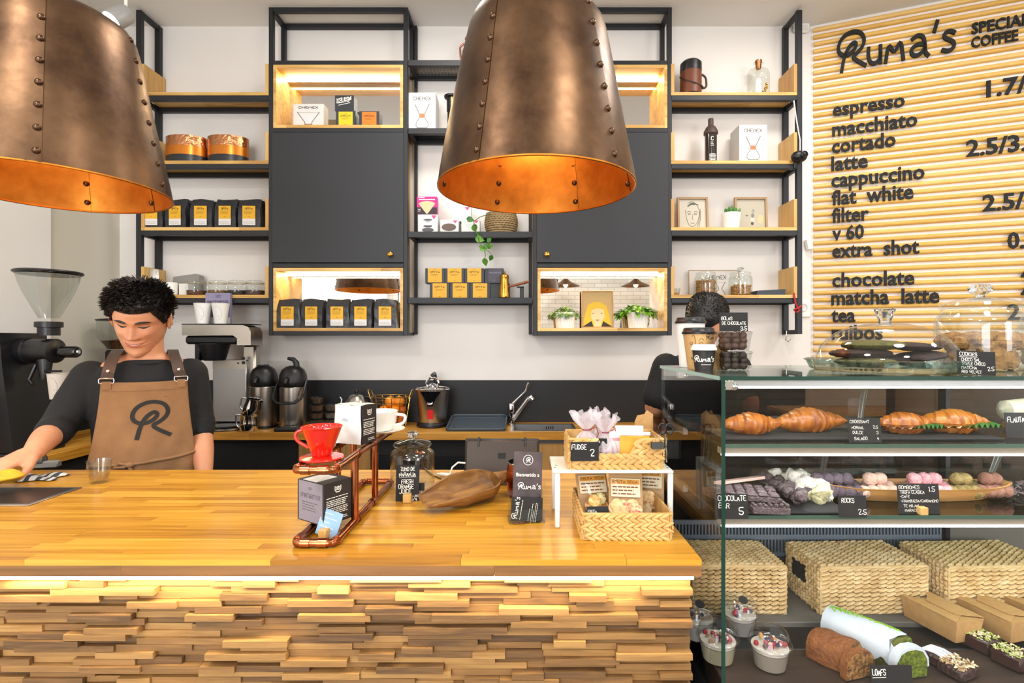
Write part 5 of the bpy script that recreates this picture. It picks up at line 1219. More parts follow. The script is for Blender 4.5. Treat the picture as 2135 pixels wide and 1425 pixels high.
for k in range(3): lbx(-.036, .036, .004 + .002 * k, .005 + .002 * k, .004, .168, 'leaflet', dl, 3)
q_ = MB(); ring = [(.012 * math.cos(a * .2618), .148 + .012 * math.sin(a * .2618)) for a in range(25)]; ribbon(q_, ring, .0012, 0, lambda u, v: (u, v)); logo(q_, -.005, .142, .012, 0, .0014, only_r=True)
logo(q_, -.024, .078, .0155, 0, .0017); lf_t = text_mesh('Bienvenido a', .012); xs = [v.co.x for v in lf_t.vertices]
q_.add([( -.029 + (v.co.x - min(xs)) * .058 / (max(xs) - min(xs)), -.0002, .108 + v.co.y * .0125) for v in lf_t.vertices], [tuple(p.vertices) for p in lf_t.polygons])
Mq = Matrix.Rotation(R(3), 4, 'Y') @ Ml @ Matrix.Translation((0, .0036, 0)); q_.v = [tuple(Mq @ Vector(v)) for v in q_.v]; q_.build('leaflet_print', M['chalk'], lf, smooth=False)
lbx(-.04, .037, -.0095, -.008, .004, .058, 'front_card', M['slate'], 3)
q_ = MB(); logo(q_, 0, 0, .014, 0, .0013); lines_text(q_, 0, .048, -.008, 1, .004, .0012, 0); lines_text(q_, .0, .03, -.028, 1, .004, .001, 0); lines_text(q_, .0, .045, -.034, 4, .004, .001, 0, .5)
Mq = Matrix.Rotation(R(3), 4, 'Y') @ Ml @ Matrix.Translation((-.026, -.0099, .008)) @ Matrix.Rotation(R(-82), 4, 'Y'); q_.v = [tuple(Mq @ Vector(v)) for v in q_.v]; q_.build('card_print', M['chalk'], lf, smooth=False)
bd = thing('bean_dish', 'few dark dried seeds lying on the bar before the leaflets', 'seeds', on(1082, 1094, ZB) + Vector((0, 0, .0005)))
for k in range(2): MB().ball((-.008 + .014 * k, .002 * k, .0022), (.008, .0035, .0022), 10, 6).build('seed', mat('seed', '#5d3a20', .5), bd)

# white riser with baskets
rs = thing('shelf_riser', 'white metal shelf riser holding the fudge basket', 'riser', (.2165, 1.222, ZB + .0004)); wm = mat('white_enamel', '#ece8e1', .4); rh_ = 1.192 - ZB
MB().box(-.146, .140, 0, .152, rh_ - .007, rh_, .002).build('top', wm, rs)
for x, y in ((-.140, .004), (.128, .004), (-.140, .138), (.128, .138)): MB().box(x, x + .012, y, y + .012, 0, rh_ - .0072, .002).build('leg', wm, rs)
for x in (-.139, .133):
    for k in range(2): MB().lathe([(.003, 0), (0, .0004)], 10, (x + .004 * k, .03 + .022 * k, rh_)).build('hole', M['black'], rs)
def open_basket(label, loc, w, d, h, rz, dip, seed, grp='braided open baskets on the bar'):
    t = thing('braided_basket', label, 'basket', loc, rz, grp); r = random.Random(seed); hf = lambda a: h * (1 - (dip if .22 < a < .66 else 0))
    wk = M['wicker_warm']
    for nm, o, u, nu in (('front_side', (-w/2, -d/2, 0), (w, 0, 0), 12), ('back_side', (w/2, d/2, 0), (-w, 0, 0), 12), ('left_side', (-w/2, d/2, 0), (0, -d, 0), 9), ('right_side', (w/2, -d/2, 0), (0, d, 0), 9)):
        mb = MB(); nv = 6; edge = (lambda a, b: b < (1 - dip) or a < .26 or a > .70) if nm == 'front_side' and dip else None
        for j in range(nv):
            for i in range(nu + 1):
                a = (i + .5 * (j // 2 % 2)) / nu; b_ = (j + .5) / nv
                if a > .97 or a < .03 or (edge and not edge(a, b_)): continue
                U = Vector(u).normalized(); c = Vector(o) + Vector(u) * min(a, 1) + Vector((0, 0, h * b_)); n_ = U.cross(Vector((0, 0, 1)))
                strand(mb, c, U + Vector((0, 0, .45 if j % 2 else -.45)), n_, Vector(u).length / nu * 1.6, h / nv * 1.15, .0052)
        tag(mb.build(nm, wk, t), kind='stuff')
        U = Vector(u).normalized(); n_ = U.cross(Vector((0, 0, 1)))
        if not (nm == 'front_side' and dip):
            p = Vector(o) - n_ * .003; q2 = p + Vector(u); lo, hi = (min(p.x, q2.x) - .001, min(p.y, q2.y) - .001), (max(p.x, q2.x) + .001, max(p.y, q2.y) + .001); MB().box(lo[0], hi[0], lo[1], hi[1], .001, h - .002).build('inner_wall', wk, t)
        else: MB().box(-w/2, w/2, -d/2 + .002, -d/2 + .004, .001, h * (1 - dip) - .002).build('inner_wall', wk, t)
    MB().box(-w/2 + .001, w/2 - .001, -d/2 + .001, d/2 - .001, .0, .003).build('base', wk, t)
    pts = [(-w/2, -d/2, h), (-w/2, d/2, h), (w/2, d/2, h), (w/2, -d/2, h)]
    if dip: pts += [(w/2 - w*.25, -d/2, h), (w/2 - w*.36, -d/2, h*(1-dip)), (-w/2 + w*.30, -d/2, h*(1-dip)), (-w/2 + w*.2, -d/2, h)]
    MB().tube(pts, .0035, 6, True).build('rim', wk, t); return t
ZR = ZB + rh_ + .0005
open_basket('braided basket with dipped front on the white riser, holding sweets', (.2225, 1.292, ZR), .222, .118, .072, 0, .55, 3)
open_basket('low braided basket under the white riser, holding dried fruit packs', (.232, 1.2505, ZB + .0005), .198, .20, .058, 0, 0, 4)
sign('black chalk card for fudge on the upper basket', (wx(1219, 1.225), 1.2235, ZR + .022), .067, .045, [('FUDGE', .04, .62, .26, .52), ('2', .7, .28, .34)], -1, 3)
sign('black chalk card half hidden behind the fudge card', (wx(1240, 1.25), 1.2535, ZR + .026), .06, .044, [('CHOCO RAISA', .1, .75, .15, .62), ('2.5', .72, .3, .2)], 0, -4)
cello = mat('cellophane', '#e9dfe4', .15, trans=.0, alpha=.45); pinkb = mat('candy_pink', '#8d4a5c', .5, noise=(60, '#d9bfc6', .9))
def candy_bag(label, x, y, z, s, seed, rz):
    t = thing('candy_bag', label, 'sweets bag', (x, y, z), rz, 'tied bags of sweets'); r = random.Random(seed)
    def f(u, v):
        a = u * 6.28319; pr = [(.0, .0), (.022, .0), (.026, .012), (.024, .03), (.015, .042), (.005, .05), (.006, .053), (.02, .07), (.026, .082)]; k = v * 8; i = min(int(k), 7); q2 = k - i
        rr = pr[i][0]*(1-q2)+pr[i+1][0]*q2; zz = pr[i][1]*(1-q2)+pr[i+1][1]*q2; rr *= 1 + (.30 if i > 5 else .10) * math.sin(a * 9 + seed + v * 6); return (rr * math.cos(a) * s, rr * math.sin(a) * s * .8, zz * s + (.006 * math.sin(a * 7 + seed) * s if v > .95 else 0))
    MB().grid(f, 54, 26, True).build('cellophane', cello, t, angle=20)
    me = blob_mesh('sweet', [pinkb], .0085 * s, seed, 8, 6, .15)
    for k in range(9): link('sweet', me, t, (r.uniform(-.013, .013) * s, r.uniform(-.010, .010) * s, (.009 + .009 * (k // 4)) * s), (r.uniform(0, 6), r.uniform(0, 6), 0))
    MB().tube([(.0065*s*math.cos(a*.6283), .006*s*math.sin(a*.6283), .0515*s) for a in range(10)], .0013, 5, True).tube([(.006*s, -.004*s, .051*s), (.016*s, -.012*s, .058*s), (.02*s, -.012*s, .045*s), (.014*s, -.014*s, .034*s)], .0012, 5).build('ribbon_tie', mat('wine_ribbon', '#8c1f3c', .4), t)
candy_bag('cellophane bag of pink sweets with tall frilled top, leftmost in the upper basket', wx(1222, 1.27), 1.268, ZR + .022, 1.3, 2, 10)
candy_bag('cellophane bag of sweets with wine ribbon, in the middle of the upper basket', wx(1262, 1.275), 1.275, ZR + .014, 1.3, 5, 50)
candy_bag('cellophane bag of sweets at the back of the upper basket', wx(1247, 1.32), 1.322, ZR + .03, 1.2, 7, 80)
# orange slice packs, paper bags, jar of pens
orx = mat('dried_orange', '#e88a10', .35, noise=(40, '#f6b53a', .8))
op = thing('orange_pack', 'clear pack of dried orange pieces standing in the upper basket', 'snack pack', (wx(1325, 1.245), 1.2475, ZR + .006), -4); Mo = Matrix.Rotation(R(-8), 4, 'X')
q_ = MB(); q_.xf(Mo); q_.box(-.036, .036, 0, .006, 0, .07, .002); q_.xf(); q_.build('orange_pieces', orx, op)
q_ = MB(); q_.xf(Mo); q_.grid(lambda u, v: ((u - .5) * .078, -.0016 - .0014 * math.sin(u * 8 + v * 12) , v * .078), 14, 14); q_.xf(); q_.build('clear_wrap', glass('wrap', '#ffffff', .05, dens=-.01), op)
q_ = MB(); q_.xf(Mo); q_.box(-.038, .038, .002, .006, .0715, .08); q_.xf(); q_.build('heat_seal', mat('frosted', '#f0e6e2', .4, alpha=.75), op)
for k in range(3):
    sp = thing('snack_pack', 'pale pink wrapped snack pack behind the orange pack, %s' % ('nearest of three', 'middle of three', 'rearmost of three')[k], 'snack pack', (wx(1302 + 8 * k, 1.262), 1.264 + .013 * k, ZR + .006), -3, 'pale wrapped snack packs'); q_ = MB(); q_.xf(Mo); q_.box(-.036, .036, 0, .005, 0, .078 + .005 * k, .0015); q_.xf(); q_.build('wrapper', mat('pale_pink_wrap', '#e6cfd0', .3, noise=(40, '#f2e8e6', .7)), sp)
    q_ = MB(); q_.xf(Mo); q_.box(-.034, .034, -.001, -.0002, .055, .062); q_.xf(); q_.build('print_band', mat('rose_print', '#c88f9a', .5), sp)
pb = thing('paper_bags', 'bundle of small kraft paper bags standing behind the upper basket', 'paper bags', (wx(1340, 1.36), 1.362, ZR + .002), -8)
for k in range(4): q_ = MB(); q_.prism([(-.022 + .002*k, 0), (.022 + .002*k, 0), (.022 + .002*k, .092 + .006 * k), (.012, .10 + .007 * k), (-.004 + .003*k, .092 + .006*k), (-.020 + .002*k, .094 + .004*k)], .003 * k, .003 * k + .0012, 'y'); q_.build('paper_bag', M['kraft'], pb, smooth=False)
for k, (px, c) in enumerate(((1243, '#c9c3bb'), (1263, '#d6cfc6'))):
    pn = thing('table_fork', 'thin steel fork handle sticking up behind the sweets, %s one' % ('left', 'right')[k], 'fork', (wx(px, 1.37), 1.3625, ZR + .001), 0, 'forks behind the sweets'); MB().tube([(0, 0, 0), (0, .002, .1), (-.003, .003, .13)], [.002, .0025, .004], 8).build('handle', M['chrome'], pn); MB().box(-.005, .005, -.001, .001, 0, .004).build('tip', M['chrome'], pn)
bc = thing('binder_clip', 'black binder clip with wire arms on the front rim of the upper basket', 'clip', (wx(1370, 1.225), 1.2245, ZR + .052)); MB().prism([(-.010, .0), (-.003, .014), (.008, .014), (.012, .0)], -.014, .014, 'x').build('clip_body', M['black'], bc)
for x in (-.006, .006): MB().tube([(x, -.0025, .012), (x * .6, -.0035, .026), (x * 1.1, -.0025, .034)], .001, 5).build('wire_arm', M['chrome'], bc)
sc2 = thing('scissors', 'pair of scissors and clips standing at the right end of the upper basket', 'scissors', (wx(1388, 1.30), 1.30, ZR + .001)); 
for s_ in (-1, 1): MB().tube([(s_ * .003, 0, .0), (-s_ * .002, 0, .07)], .0022, 6).build('blade', M['chrome'], sc2); q_ = [(s_ * .009 + .009 * math.cos(a * .5236), 0, .084 + .013 * math.sin(a * .5236)) for a in range(12)]; MB().tube(q_, .0022, 6, True).build('handle_ring', M['black'], sc2)
def fruit_pack(label, x, y, z, rz, tilt, seed, kinds):
    t = thing('dried_fruit_pack', label, 'snack pack', (x, y, z), rz, 'dried fruit packs in the lower basket'); M4 = Matrix.Rotation(R(-tilt), 4, 'X'); r = random.Random(seed)
    def put(mb, nm, m): mb.v = [tuple(M4 @ Vector(v)) for v in mb.v]; return mb.build(nm, m, t)
    put(MB().box(-.04, .04, .004, .007, 0, .125), 'pack_back', mat('pack_kraft', '#b08a5a', .6))
    put(MB().box(-.035, .035, -.0016, .0035, .068, .112, .001), 'paper_label', mat('fruit_label', '#d7c9a8', .6)); put(MB().box(-.033, .033, -.0021, -.0017, .098, .109), 'label_heading', mat('label_amber', '#c98a1c', .6))
    mb = MB(); hand(mb, 'FRUTA SECA', -.030, .1005, .006, -.0024, width=.058, wd=.0012); lines_text(mb, -.031, .031, .09, 3, .008, .003, -.0019); put(mb, 'label_print', mat('label_brown', '#6a3a18', .7))
    for k in range(9):
        c = kinds[k % len(kinds)]; x0, z0 = r.uniform(-.026, .026), r.uniform(.012, .058); mb = MB().lathe([(.0, -.0012), (.014, -.0012), (.015, 0), (.014, .0012), (0, .0014)], 14)
        E = Matrix.Translation((x0, -.001 - .0012 * k, z0)) @ Euler((R(90 + r.uniform(-16, 16)), r.uniform(-.3, .3), 0)).to_matrix().to_4x4(); mb.v = [tuple(E @ Vector(v)) for v in mb.v]; put(mb, 'fruit_slice', mat('slice_' + c[1:], c, .45, noise=(120, '#f3d9a0', .5)))
    put(MB().grid(lambda u, v: ((u - .5) * .082, -.013 * math.sin(math.pi * u) * (1 - v * .7) - .002, v * .126), 12, 12), 'clear_front', glass('wrap', '#ffffff'))
fruit_pack('dried fruit pack with orange and green slices, left in the lower basket', wx(1248, 1.24), 1.25, ZB + .006, 12, 24, 3, ('#c9781a', '#6d7a2a', '#d8a030'))
fruit_pack('dried fruit pack with pale apple and strawberry slices, middle of the lower basket', wx(1305, 1.22), 1.215, ZB + .006, -8, 22, 6, ('#d8b070', '#e0bd84', '#b83a3a'))
fruit_pack('dried fruit pack at the right rear of the lower basket', wx(1352, 1.28), 1.29, ZB + .006, -14, 16, 9, ('#a8583a', '#d8b070', '#cf9a50'))
sign('black chalk card lying in the front of the lower basket', (wx(1246, 1.175), 1.172, ZB + .048), .05, .02, [('FRUTA', .06, .3, .3, .4)], 18, 4)
# left end of the bar: shot glass, towel, drip sink
sg = thing('shot_glass', 'small clear shot glass on the bar in front of the barista', 'glass', (wx(207, 1.62), 1.62, ZB + .0004)); g2 = glass('thick_glass', '#f6f8f6', dens=.05)
MB().lathe([(0, 0), (.022, 0), (.0235, .004), (.033, .07), (.0318, .07), (.0215, .012), (0, .011)], 32, cap=False).build('tumbler', g2, sg); MB().lathe([(0, .013), (.0225, .013), (.0255, .028), (0, .028)], 24).build('coffee', mat('pale_coffee', '#b98a52', .2, alpha=.55), sg)
ds = thing('drip_sink', 'steel drip tray let into the left end of the bar', 'sink', (wx(35, 1.48), 1.475, ZB + .0003)); MB().box(-.30, .12, -.085, .085, 0, .0025, .001).build('rim', M['steel2'], ds); MB().box(-.285, .105, -.072, .072, .0026, .0032).build('basin', mat('dark_steel', '#5d5a57', .3, .8), ds); MB().lathe([(.02, .0033), (.02, .0042), (0, .0042)], 20, (-.1, 0, 0)).build('drain', M['chrome'], ds)
tw = thing('tea_towel', 'crumpled grey and white striped cloth at the left end of the bar', 'towel', (wx(40, 1.66), 1.66, ZB + .0005), 8)
tm = mat('towel_cloth', '#cfd0cf', .9); nt = tm.node_tree; wv = nt.nodes.new('ShaderNodeTexWave'); wv.inputs['Scale'].default_value = 12; wv.inputs['Distortion'].default_value = 2.5; tcn = nt.nodes.new('ShaderNodeTexCoord'); rp = nt.nodes.new('ShaderNodeValToRGB'); rp.color_ramp.elements[0].position = .42; rp.color_ramp.elements[1].position = .5; rp.color_ramp.elements[0].color = (.045, .06, .06, 1); rp.color_ramp.elements[1].color = (.62, .63, .62, 1); nt.links.new(tcn.outputs['Object'], wv.inputs[0]); nt.links.new(wv.outputs['Fac'], rp.inputs[0]); nt.links.new(rp.outputs[0], nt.nodes['Principled BSDF'].inputs['Base Color'])
MB().grid(lambda u, v: ((u - .5) * .24 + .01 * math.sin(v * 9), (v - .5) * .085 + .006 * math.sin(u * 17), .003 + .024 * math.sin(math.pi * v) * (.6 + .4 * math.sin(u * 11 + v * 5)) * math.sin(math.pi * min(1, u * 1.02)) ** .4), 50, 20).build('cloth', tm, tw)
# ---------------------------------------------------------------- things on the back counter
KZ = ZK + .0004
def kx(px, Y=3.02): return wx(px, Y)
# filter coffee brewer
br = thing('coffee_brewer', 'tall steel filter coffee brewer with black basket left of the airpots', 'coffee machine', (kx(480, 2.97), 2.97, KZ))
bx_ = br.location.x; Y_ = 2.97
def q(px): return wx(px, Y_) - bx_
def qz(py): return wz(py, Y_) - KZ
MB().lathe([(.108, .002), (.115, .006), (.115, .02), (.109, .026), (.0, .028)], 40, (q(478), -.005, 0)).build('hot_plate', M['black_gloss'], br)
MB().lathe([(.1165, .004), (.1165, .013), (.111, .0135)], 40, (q(478), -.005, 0), cap=False).build('plate_rim', M['steel'], br)
MB().box(q(436), q(508), .03, .16, .028, qz(752), .006).build('front_panel', M['steel2'], br)
MB().box(q(437), q(507), .029, .03, qz(770), qz(752)).build('control_strip', M['steel'], br)
for px, py, r in ((502, 748, .010), (502, 757, .010), (491, 758, .005)):
    k = MB().lathe([(r, 0), (r * .9, .006), (0, .0065)], 14); k.v = [(v[0], -v[2], v[1]) for v in k.v]; o = k.build('button', M['black'], br); o.location = (q(px), .029, qz(py))
MB().box(wx(508, 3.05) - bx_, wx(536, 3.05) - bx_, .062, .125, .0, qz(720), .012).build('rear_column', M['steel'], br)
mb = MB(); mb.prism([(q(508), qz(720)), (q(536), qz(720)), (q(536), qz(692)), (q(531), qz(683)), (q(520), qz(679)), (q(396), qz(678)), (q(396), qz(700)), (q(500), qz(700)), (q(508), qz(706))], -.07, .06, 'y'); mb.build('head', M['steel'], br)
MB().box(q(396), q(534), -.075, .062, qz(678), qz(676.3), .001).build('top_plate', M['black'], br)
MB().box(q(400), q(508), -.066, .1, qz(718), qz(700.5), .012).build('head_underside', M['black'], br)
MB().lathe([(.055, qz(752)), (.06, qz(748)), (.083, qz(718)), (.078, qz(716))], 28, (q(447), .0, 0)).build('filter_basket', M['black'], br)
MB().box(q(418), q(428), -.055, -.02, qz(752), qz(715), .004).build('basket_handle', M['black'], br)
ztop = wz(676.3, 2.97) + .0005
def deco_face(t, r0, r1, h):
    mb = MB(); rr = [(.55 * math.cos(a * .35 - 1.4), .5 + .34 * math.sin(a * .35 - 1.4)) for a in range(10)]; ribbon(mb, rr, .0011, 0, lambda u, v: (u * r1, v * h)); ribbon(mb, [(.1, .38), (.2, .33), (.32, .37)], .001, 0, lambda u, v: (u * r1, v * h)); wrap(mb, r0, r1, h).build('line_print', M['grey_ink'], t, smooth=False)
paper_cup('white paper cup with a thin arc print on the coffee brewer, left one', wx(423, 2.935), 2.935, ztop, .030, .046, .116, cardw, None, deco_face, group='paper cups on the coffee brewer')
paper_cup('white paper cup with a thin face print on the coffee brewer, right one', wx(460, 2.935), 2.935, ztop, .030, .046, .116, cardw, None, deco_face, group='paper cups on the coffee brewer')
def mauve(t, w, d, h):
    mb = MB(); hand(mb, 'SPICES&BITTER', -w * .42, h * .62, h * .13, -.0006, width=w * .84, wd=.0034); hand(mb, '500', -w * .08, h * .85, h * .08, -.0006, wd=.002); mb.build('print', mat('dark_mauve', '#4c4854'), t, smooth=False)
    MB().box(-w/2, w/2, -.0006, 0, .004, h * .22).build('white_label', M['paper'], t)
box_item('coffee_box', 'mauve coffee box standing behind the two paper cups on the brewer', (wx(454, 2.985), 2.984, ztop), .142, .024, .18, mat('mauve_card', '#8983a0', .6), 0, deco=mauve)
# airpots
def airpot(label, px, open_):
    t = thing('airpot', label, 'airpot', (wx(px, 2.98 + .03 * (not open_)), 2.975 + .035 * (not open_), KZ), 0, 'steel airpots on the back counter')
    MB().lathe([(.078, 0), (.078, .012), (.07, .014)], 32).build('base', M['black'], t)
    MB().lathe([(.070, .014), (.0715, .02), (.0715, .235), (.066, .242)], 40).build('body', M['steel'], t)
    MB().lathe([(.0725, .2425), (.076, .25), (.077, .27), (.073, .305), (.060, .335), (.038, .352), (.015, .358), (0, .358)], 36).build('lid', M['black'], t)
    MB().tube([(0, -.066, .285), (0, -.095, .28), (0, -.104, .262)], [.016, .012, .009], 10).build('spout', M['black'], t)
    if open_:
        MB().tube([(.02, .0, .345), (.018, -.0, .375), (.0, 0, .395), (-.03, 0, .40)], [.018, .016, .013, .009], 10).build('pump_handle', M['black'], t)
        MB().tube([(-.079, -.01, .272), (-.086, -.05, .21), (-.08, -.075, .175), (-.05, -.092, .155), (.0, -.098, .150), (.05, -.092, .155), (.078, -.075, .178), (.082, -.05, .215), (.079, -.01, .272)], .007, 8).build('carry_handle', M['black'], t)
    else: MB().box(-.02, .02, -.04, .03, .352, .362, .004).build('pump_button', M['black'], t)
airpot('steel airpot with closed black dome lid, beside the coffee brewer', 550, False)
airpot('steel airpot with raised pump handle and lowered carry handle', 612, True)
def pitcher(label, px, Y, z, sc, tilt):
    t = thing('milk_pitcher', label, 'milk pitcher', (wx(px, Y), Y, z), 0, 'steel milk pitchers'); t.rotation_euler = (0, R(tilt), 0); t.scale = (sc,) * 3
    MB().lathe([(0, .001), (.043, 0), (.047, .006), (.047, .045), (.040, .085), (.042, .098), (.0405, .098), (.0385, .085), (.045, .045), (.044, .008), (0, .006)], 32, cap=False).build('body', M['chrome'], t)
    pipe(MB(), [(-.043, 0, .088), (-.075, 0, .09), (-.068, 0, .025), (-.046, 0, .018)], .005, fil=.015).build('handle', M['chrome'], t)
    MB().prism([(.036, -.012), (.054, 0), (.036, .012)], .088, .100).build('lip', M['chrome'], t)
pitcher('steel milk pitcher standing in front of the left airpot', 519, 2.884, KZ, 1.0, 0)
pitcher('steel milk pitcher tipped into the mouth of the other pitcher', 522, 2.884, KZ + .088, .95, 14)
sl = thing('coffee_scale', 'flat black coffee scale lying before the right airpot', 'scale', (wx(606, 2.865), 2.868, KZ), 0); sl.scale = (1, .45, 1)
MB().box(-.085, .085, -.055, .055, .0, .02, .006).build('body', M['black'], sl); MB().box(-.07, .07, -.02, .05, .0205, .0235, .002).build('platform', M['black_gloss'], sl); MB().box(-.06, .02, -.05, -.03, .0203, .0212).build('display', mat('dim_screen', '#4a4f52', .2), sl)
def small_tub(label, px, Y, k, r, col):
    t = thing('spice_tub', label, 'tub', (wx(px, Y), Y, KZ + .044 * k + (.0 if k == 0 else .0)), 0, 'stacked clear tubs of seeds'); MB().lathe([(r * .82, 0), (r, .034), (r * 1.04, .0345), (r * 1.04, .042), (r * .9, .043), (0, .043)], 20).build('tub', glass('cup_plastic'), t); MB().lathe([(r * .76, .002), (r * .9, .028), (0, .03)], 18).build('seeds', mat('seeds' + col, col, .8, noise=(160, '#2a1c14', .8)), t)
for k, c in enumerate(('#b8a65a', '#6a4632', '#7a5138', '#5d4634')): small_tub('clear seed tub in the left stack, %s' % ('lowest with pale contents', 'second from the bottom', 'third from the bottom', 'on top')[k], 661, 3.06, k, .046 if k < 3 else .04, c)
for k, c in enumerate(('#b8a65a', '#8d8272', '#6a5848')): small_tub('clear seed tub in the right stack, %s' % ('lowest with pale contents', 'in the middle', 'on top')[k], 692, 3.07, k, .043, c)
ck2 = thing('knock_box', 'low black tray box before the seed tubs', 'tray', (wx(672, 2.93), 2.935, KZ), 0); MB().box(-.075, .075, -.045, .045, 0, .038, .004).build('body', M['black'], ck2); MB().box(-.068, .068, -.038, .038, .0382, .0392).build('liner', M['black_matte'], ck2)
kt = thing('gooseneck_kettle', 'steel gooseneck kettle with black lid knob behind the coffee pack', 'kettle', (wx(743, 3.08), 3.085, KZ))
MB().lathe([(0, 0), (.085, 0), (.088, .01), (.082, .07), (.066, .135), (.042, .172), (.03, .18), (0, .182)], 36, cap=False).build('body', M['steel'], kt); MB().lathe([(.012, .182), (.008, .19), (.013, .2), (.010, .21), (0, .211)], 16).build('lid_knob', M['black'], kt)
MB().tube([(-.08, 0, .04), (-.1, 0, .07), (-.095, 0, .12), (-.088, 0, .15), (-.098, 0, .165)], [.009, .008, .007, .006, .005], 10).build('spout', M['steel'], kt); pipe(MB(), [(.05, 0, .165), (.088, 0, .17), (.092, 0, .09), (.078, 0, .06)], .008, fil=.03).build('handle', M['black'], kt)
# wire basket of oranges
ob = thing('wire_fruit_basket', 'gold wire basket of oranges beside the juicer', 'basket', (wx(815, 3.03), 3.035, KZ)); gw = mat('gold_wire', '#c9a258', .25, 1)
wb = MB(); a_, b_ = .105, .085
for z, k in ((.003, .82), (.05, .9), (.095, .96), (.14, 1.02), (.175, 1.08)): wb.tube([(a_ * k * math.cos(i * .2244), b_ * k * math.sin(i * .2244), z) for i in range(28)], .0025 if z < .17 else .0035, 6, True)
for i in range(14):
    an = i * .4488; wb.tube([(a_ * .82 * math.cos(an), b_ * .82 * math.sin(an), .003), (a_ * 1.08 * math.cos(an), b_ * 1.08 * math.sin(an), .175)], .002, 5)
tag(wb.build('wire_cage', gw, ob), kind='stuff')
for s_ in (-1, 1): pipe(MB(), [(s_ * a_ * 1.05, -.035, .165), (s_ * a_ * 1.22, -.03, .215), (s_ * a_ * 1.22, .03, .215), (s_ * a_ * 1.05, .035, .165)], .003, fil=.012).build('wire_handle', gw, ob)
om = mat('orange_peel', '#ee8a12', .4, bump=(220, .35)); om2 = mat('orange_peel_deep', '#d9641a', .4, bump=(220, .35)); qq = random.Random(11)
me1, me2 = (blob_mesh('orange', [m], .034, 3 + i, 16, 10, .015) for i, m in enumerate((om, om2)))
k = 0
for zz, ring in ((.036, ((-.052, -.02), (.012, -.046), (.05, .01), (-.01, .036))), (.092, ((-.035, -.018), (.028, -.03), (.052, .012), (-.006, .038))), (.143, ((.0, -.012), (.046, .0)))):
    for x, y in ring:
        k += 1; o = link('orange', me2 if k in (7, 3) else me1, None, (ob.location.x + x, ob.location.y + y, KZ + zz), (qq.uniform(0, 6), qq.uniform(0, 6), 0)); tag(o, ('deep orange citrus fruit' if k in (7, 3) else 'bright orange fruit') + ' in the gold wire basket', 'orange', 'oranges in the wire basket')
# citrus juicer
jc = thing('citrus_juicer', 'steel electric citrus juicer with red label and lever arm', 'juicer', (wx(902, 3.04), 3.045, KZ))
MB().lathe([(.092, 0), (.094, .008), (.09, .022), (.08, .026)], 36).build('base', M['black'], jc)
MB().lathe([(.078, .026), (.08, .032), (.094, .2), (.098, .214), (.09, .214), (.08, .17), (.03, .16), (0, .165)], 40, cap=False).build('body', M['steel'], jc)
MB().grid(lambda u, v: (lambda x, z: (x, -math.sqrt(max(0, (.0815 + .0135 * (z - .032) / .17) ** 2 - x * x)) - .0012, z))((u - .5) * (.03 + .095 * v ** 1.4), .125 + .087 * v), 16, 12).build('pouring_bowl', M['black_gloss'], jc)
MB().tube([(.1 * math.cos(a * .2618), .1 * math.sin(a * .2618), .216 + .006 * math.sin(a * .2618) ** 2) for a in range(24)], .005, 8, True).build('bowl_rim', M['chrome'], jc)
pipe(MB(), [(-.012, -.085, .15), (-.012, -.1, .14), (.012, -.1, .14), (.012, -.085, .15)], .006, fil=.006).build('spout', M['chrome'], jc)
MB().lathe([(.045, .19), (.04, .215), (.022, .245), (0, .255)], 20).build('reamer', M['chrome'], jc)
MB().tube([(0, .095, .19), (0, .1, .26), (0, .06, .305), (0, -.02, .30)], [.012, .012, .011, .010], 10).build('lever_arm', M['black'], jc)
MB().tube([(.035 * math.cos(a * .35), -.01, .25 + .035 * math.sin(a * .35)) for a in range(19)], .007, 8, True).build('press_ring', M['chrome'], jc)
rl = MB().grid(lambda u, v: (lambda x, z: (x, -math.sqrt((.0815 + .0135 * (z - .032) / .17) ** 2 - x * x) - .0008, z))((u - .5) * .032, .052 + .055 * v), 6, 6); rl.build('red_label', mat('red_badge', '#d3161c', .4), jc)
q_ = MB(); hand(q_, 'VEX', -.009, .078, .008, -.0855, wd=.0012); q_.build('label_print', M['chalk'], jc, smooth=False)
# blue grey tray
ty = thing('serving_tray', 'blue grey plastic tray propped on the back counter beside the sink', 'tray', (wx(992, 2.88), 2.862, KZ)); ty.rotation_euler = (R(8.5), 0, 0); tmt = mat('tray_blue_grey', '#3d4852', .5)
MB().prism([(-.158, 0), (.158, 0), (.165, .008), (.165, .26), (.155, .275), (-.155, .275), (-.165, .26), (-.165, .008)], .0, .006).build('tray_base', tmt, ty)
pipe(MB(), [(-.162, .003, .011), (.162, .003, .011), (.162, .272, .011), (-.162, .272, .011)], .0072, closed=True, fil=.03).build('raised_rim', tmt, ty)
pipe(MB(), [(-.13, .04, .006), (.13, .04, .006), (.13, .235, .006), (-.13, .235, .006)], .002, closed=True, fil=.03).build('inner_ridge', tmt, ty)
MB().box(-.1, .1, .2, .26, -.032, -.0005, .004).build('tray_foot', M['black'], ty)
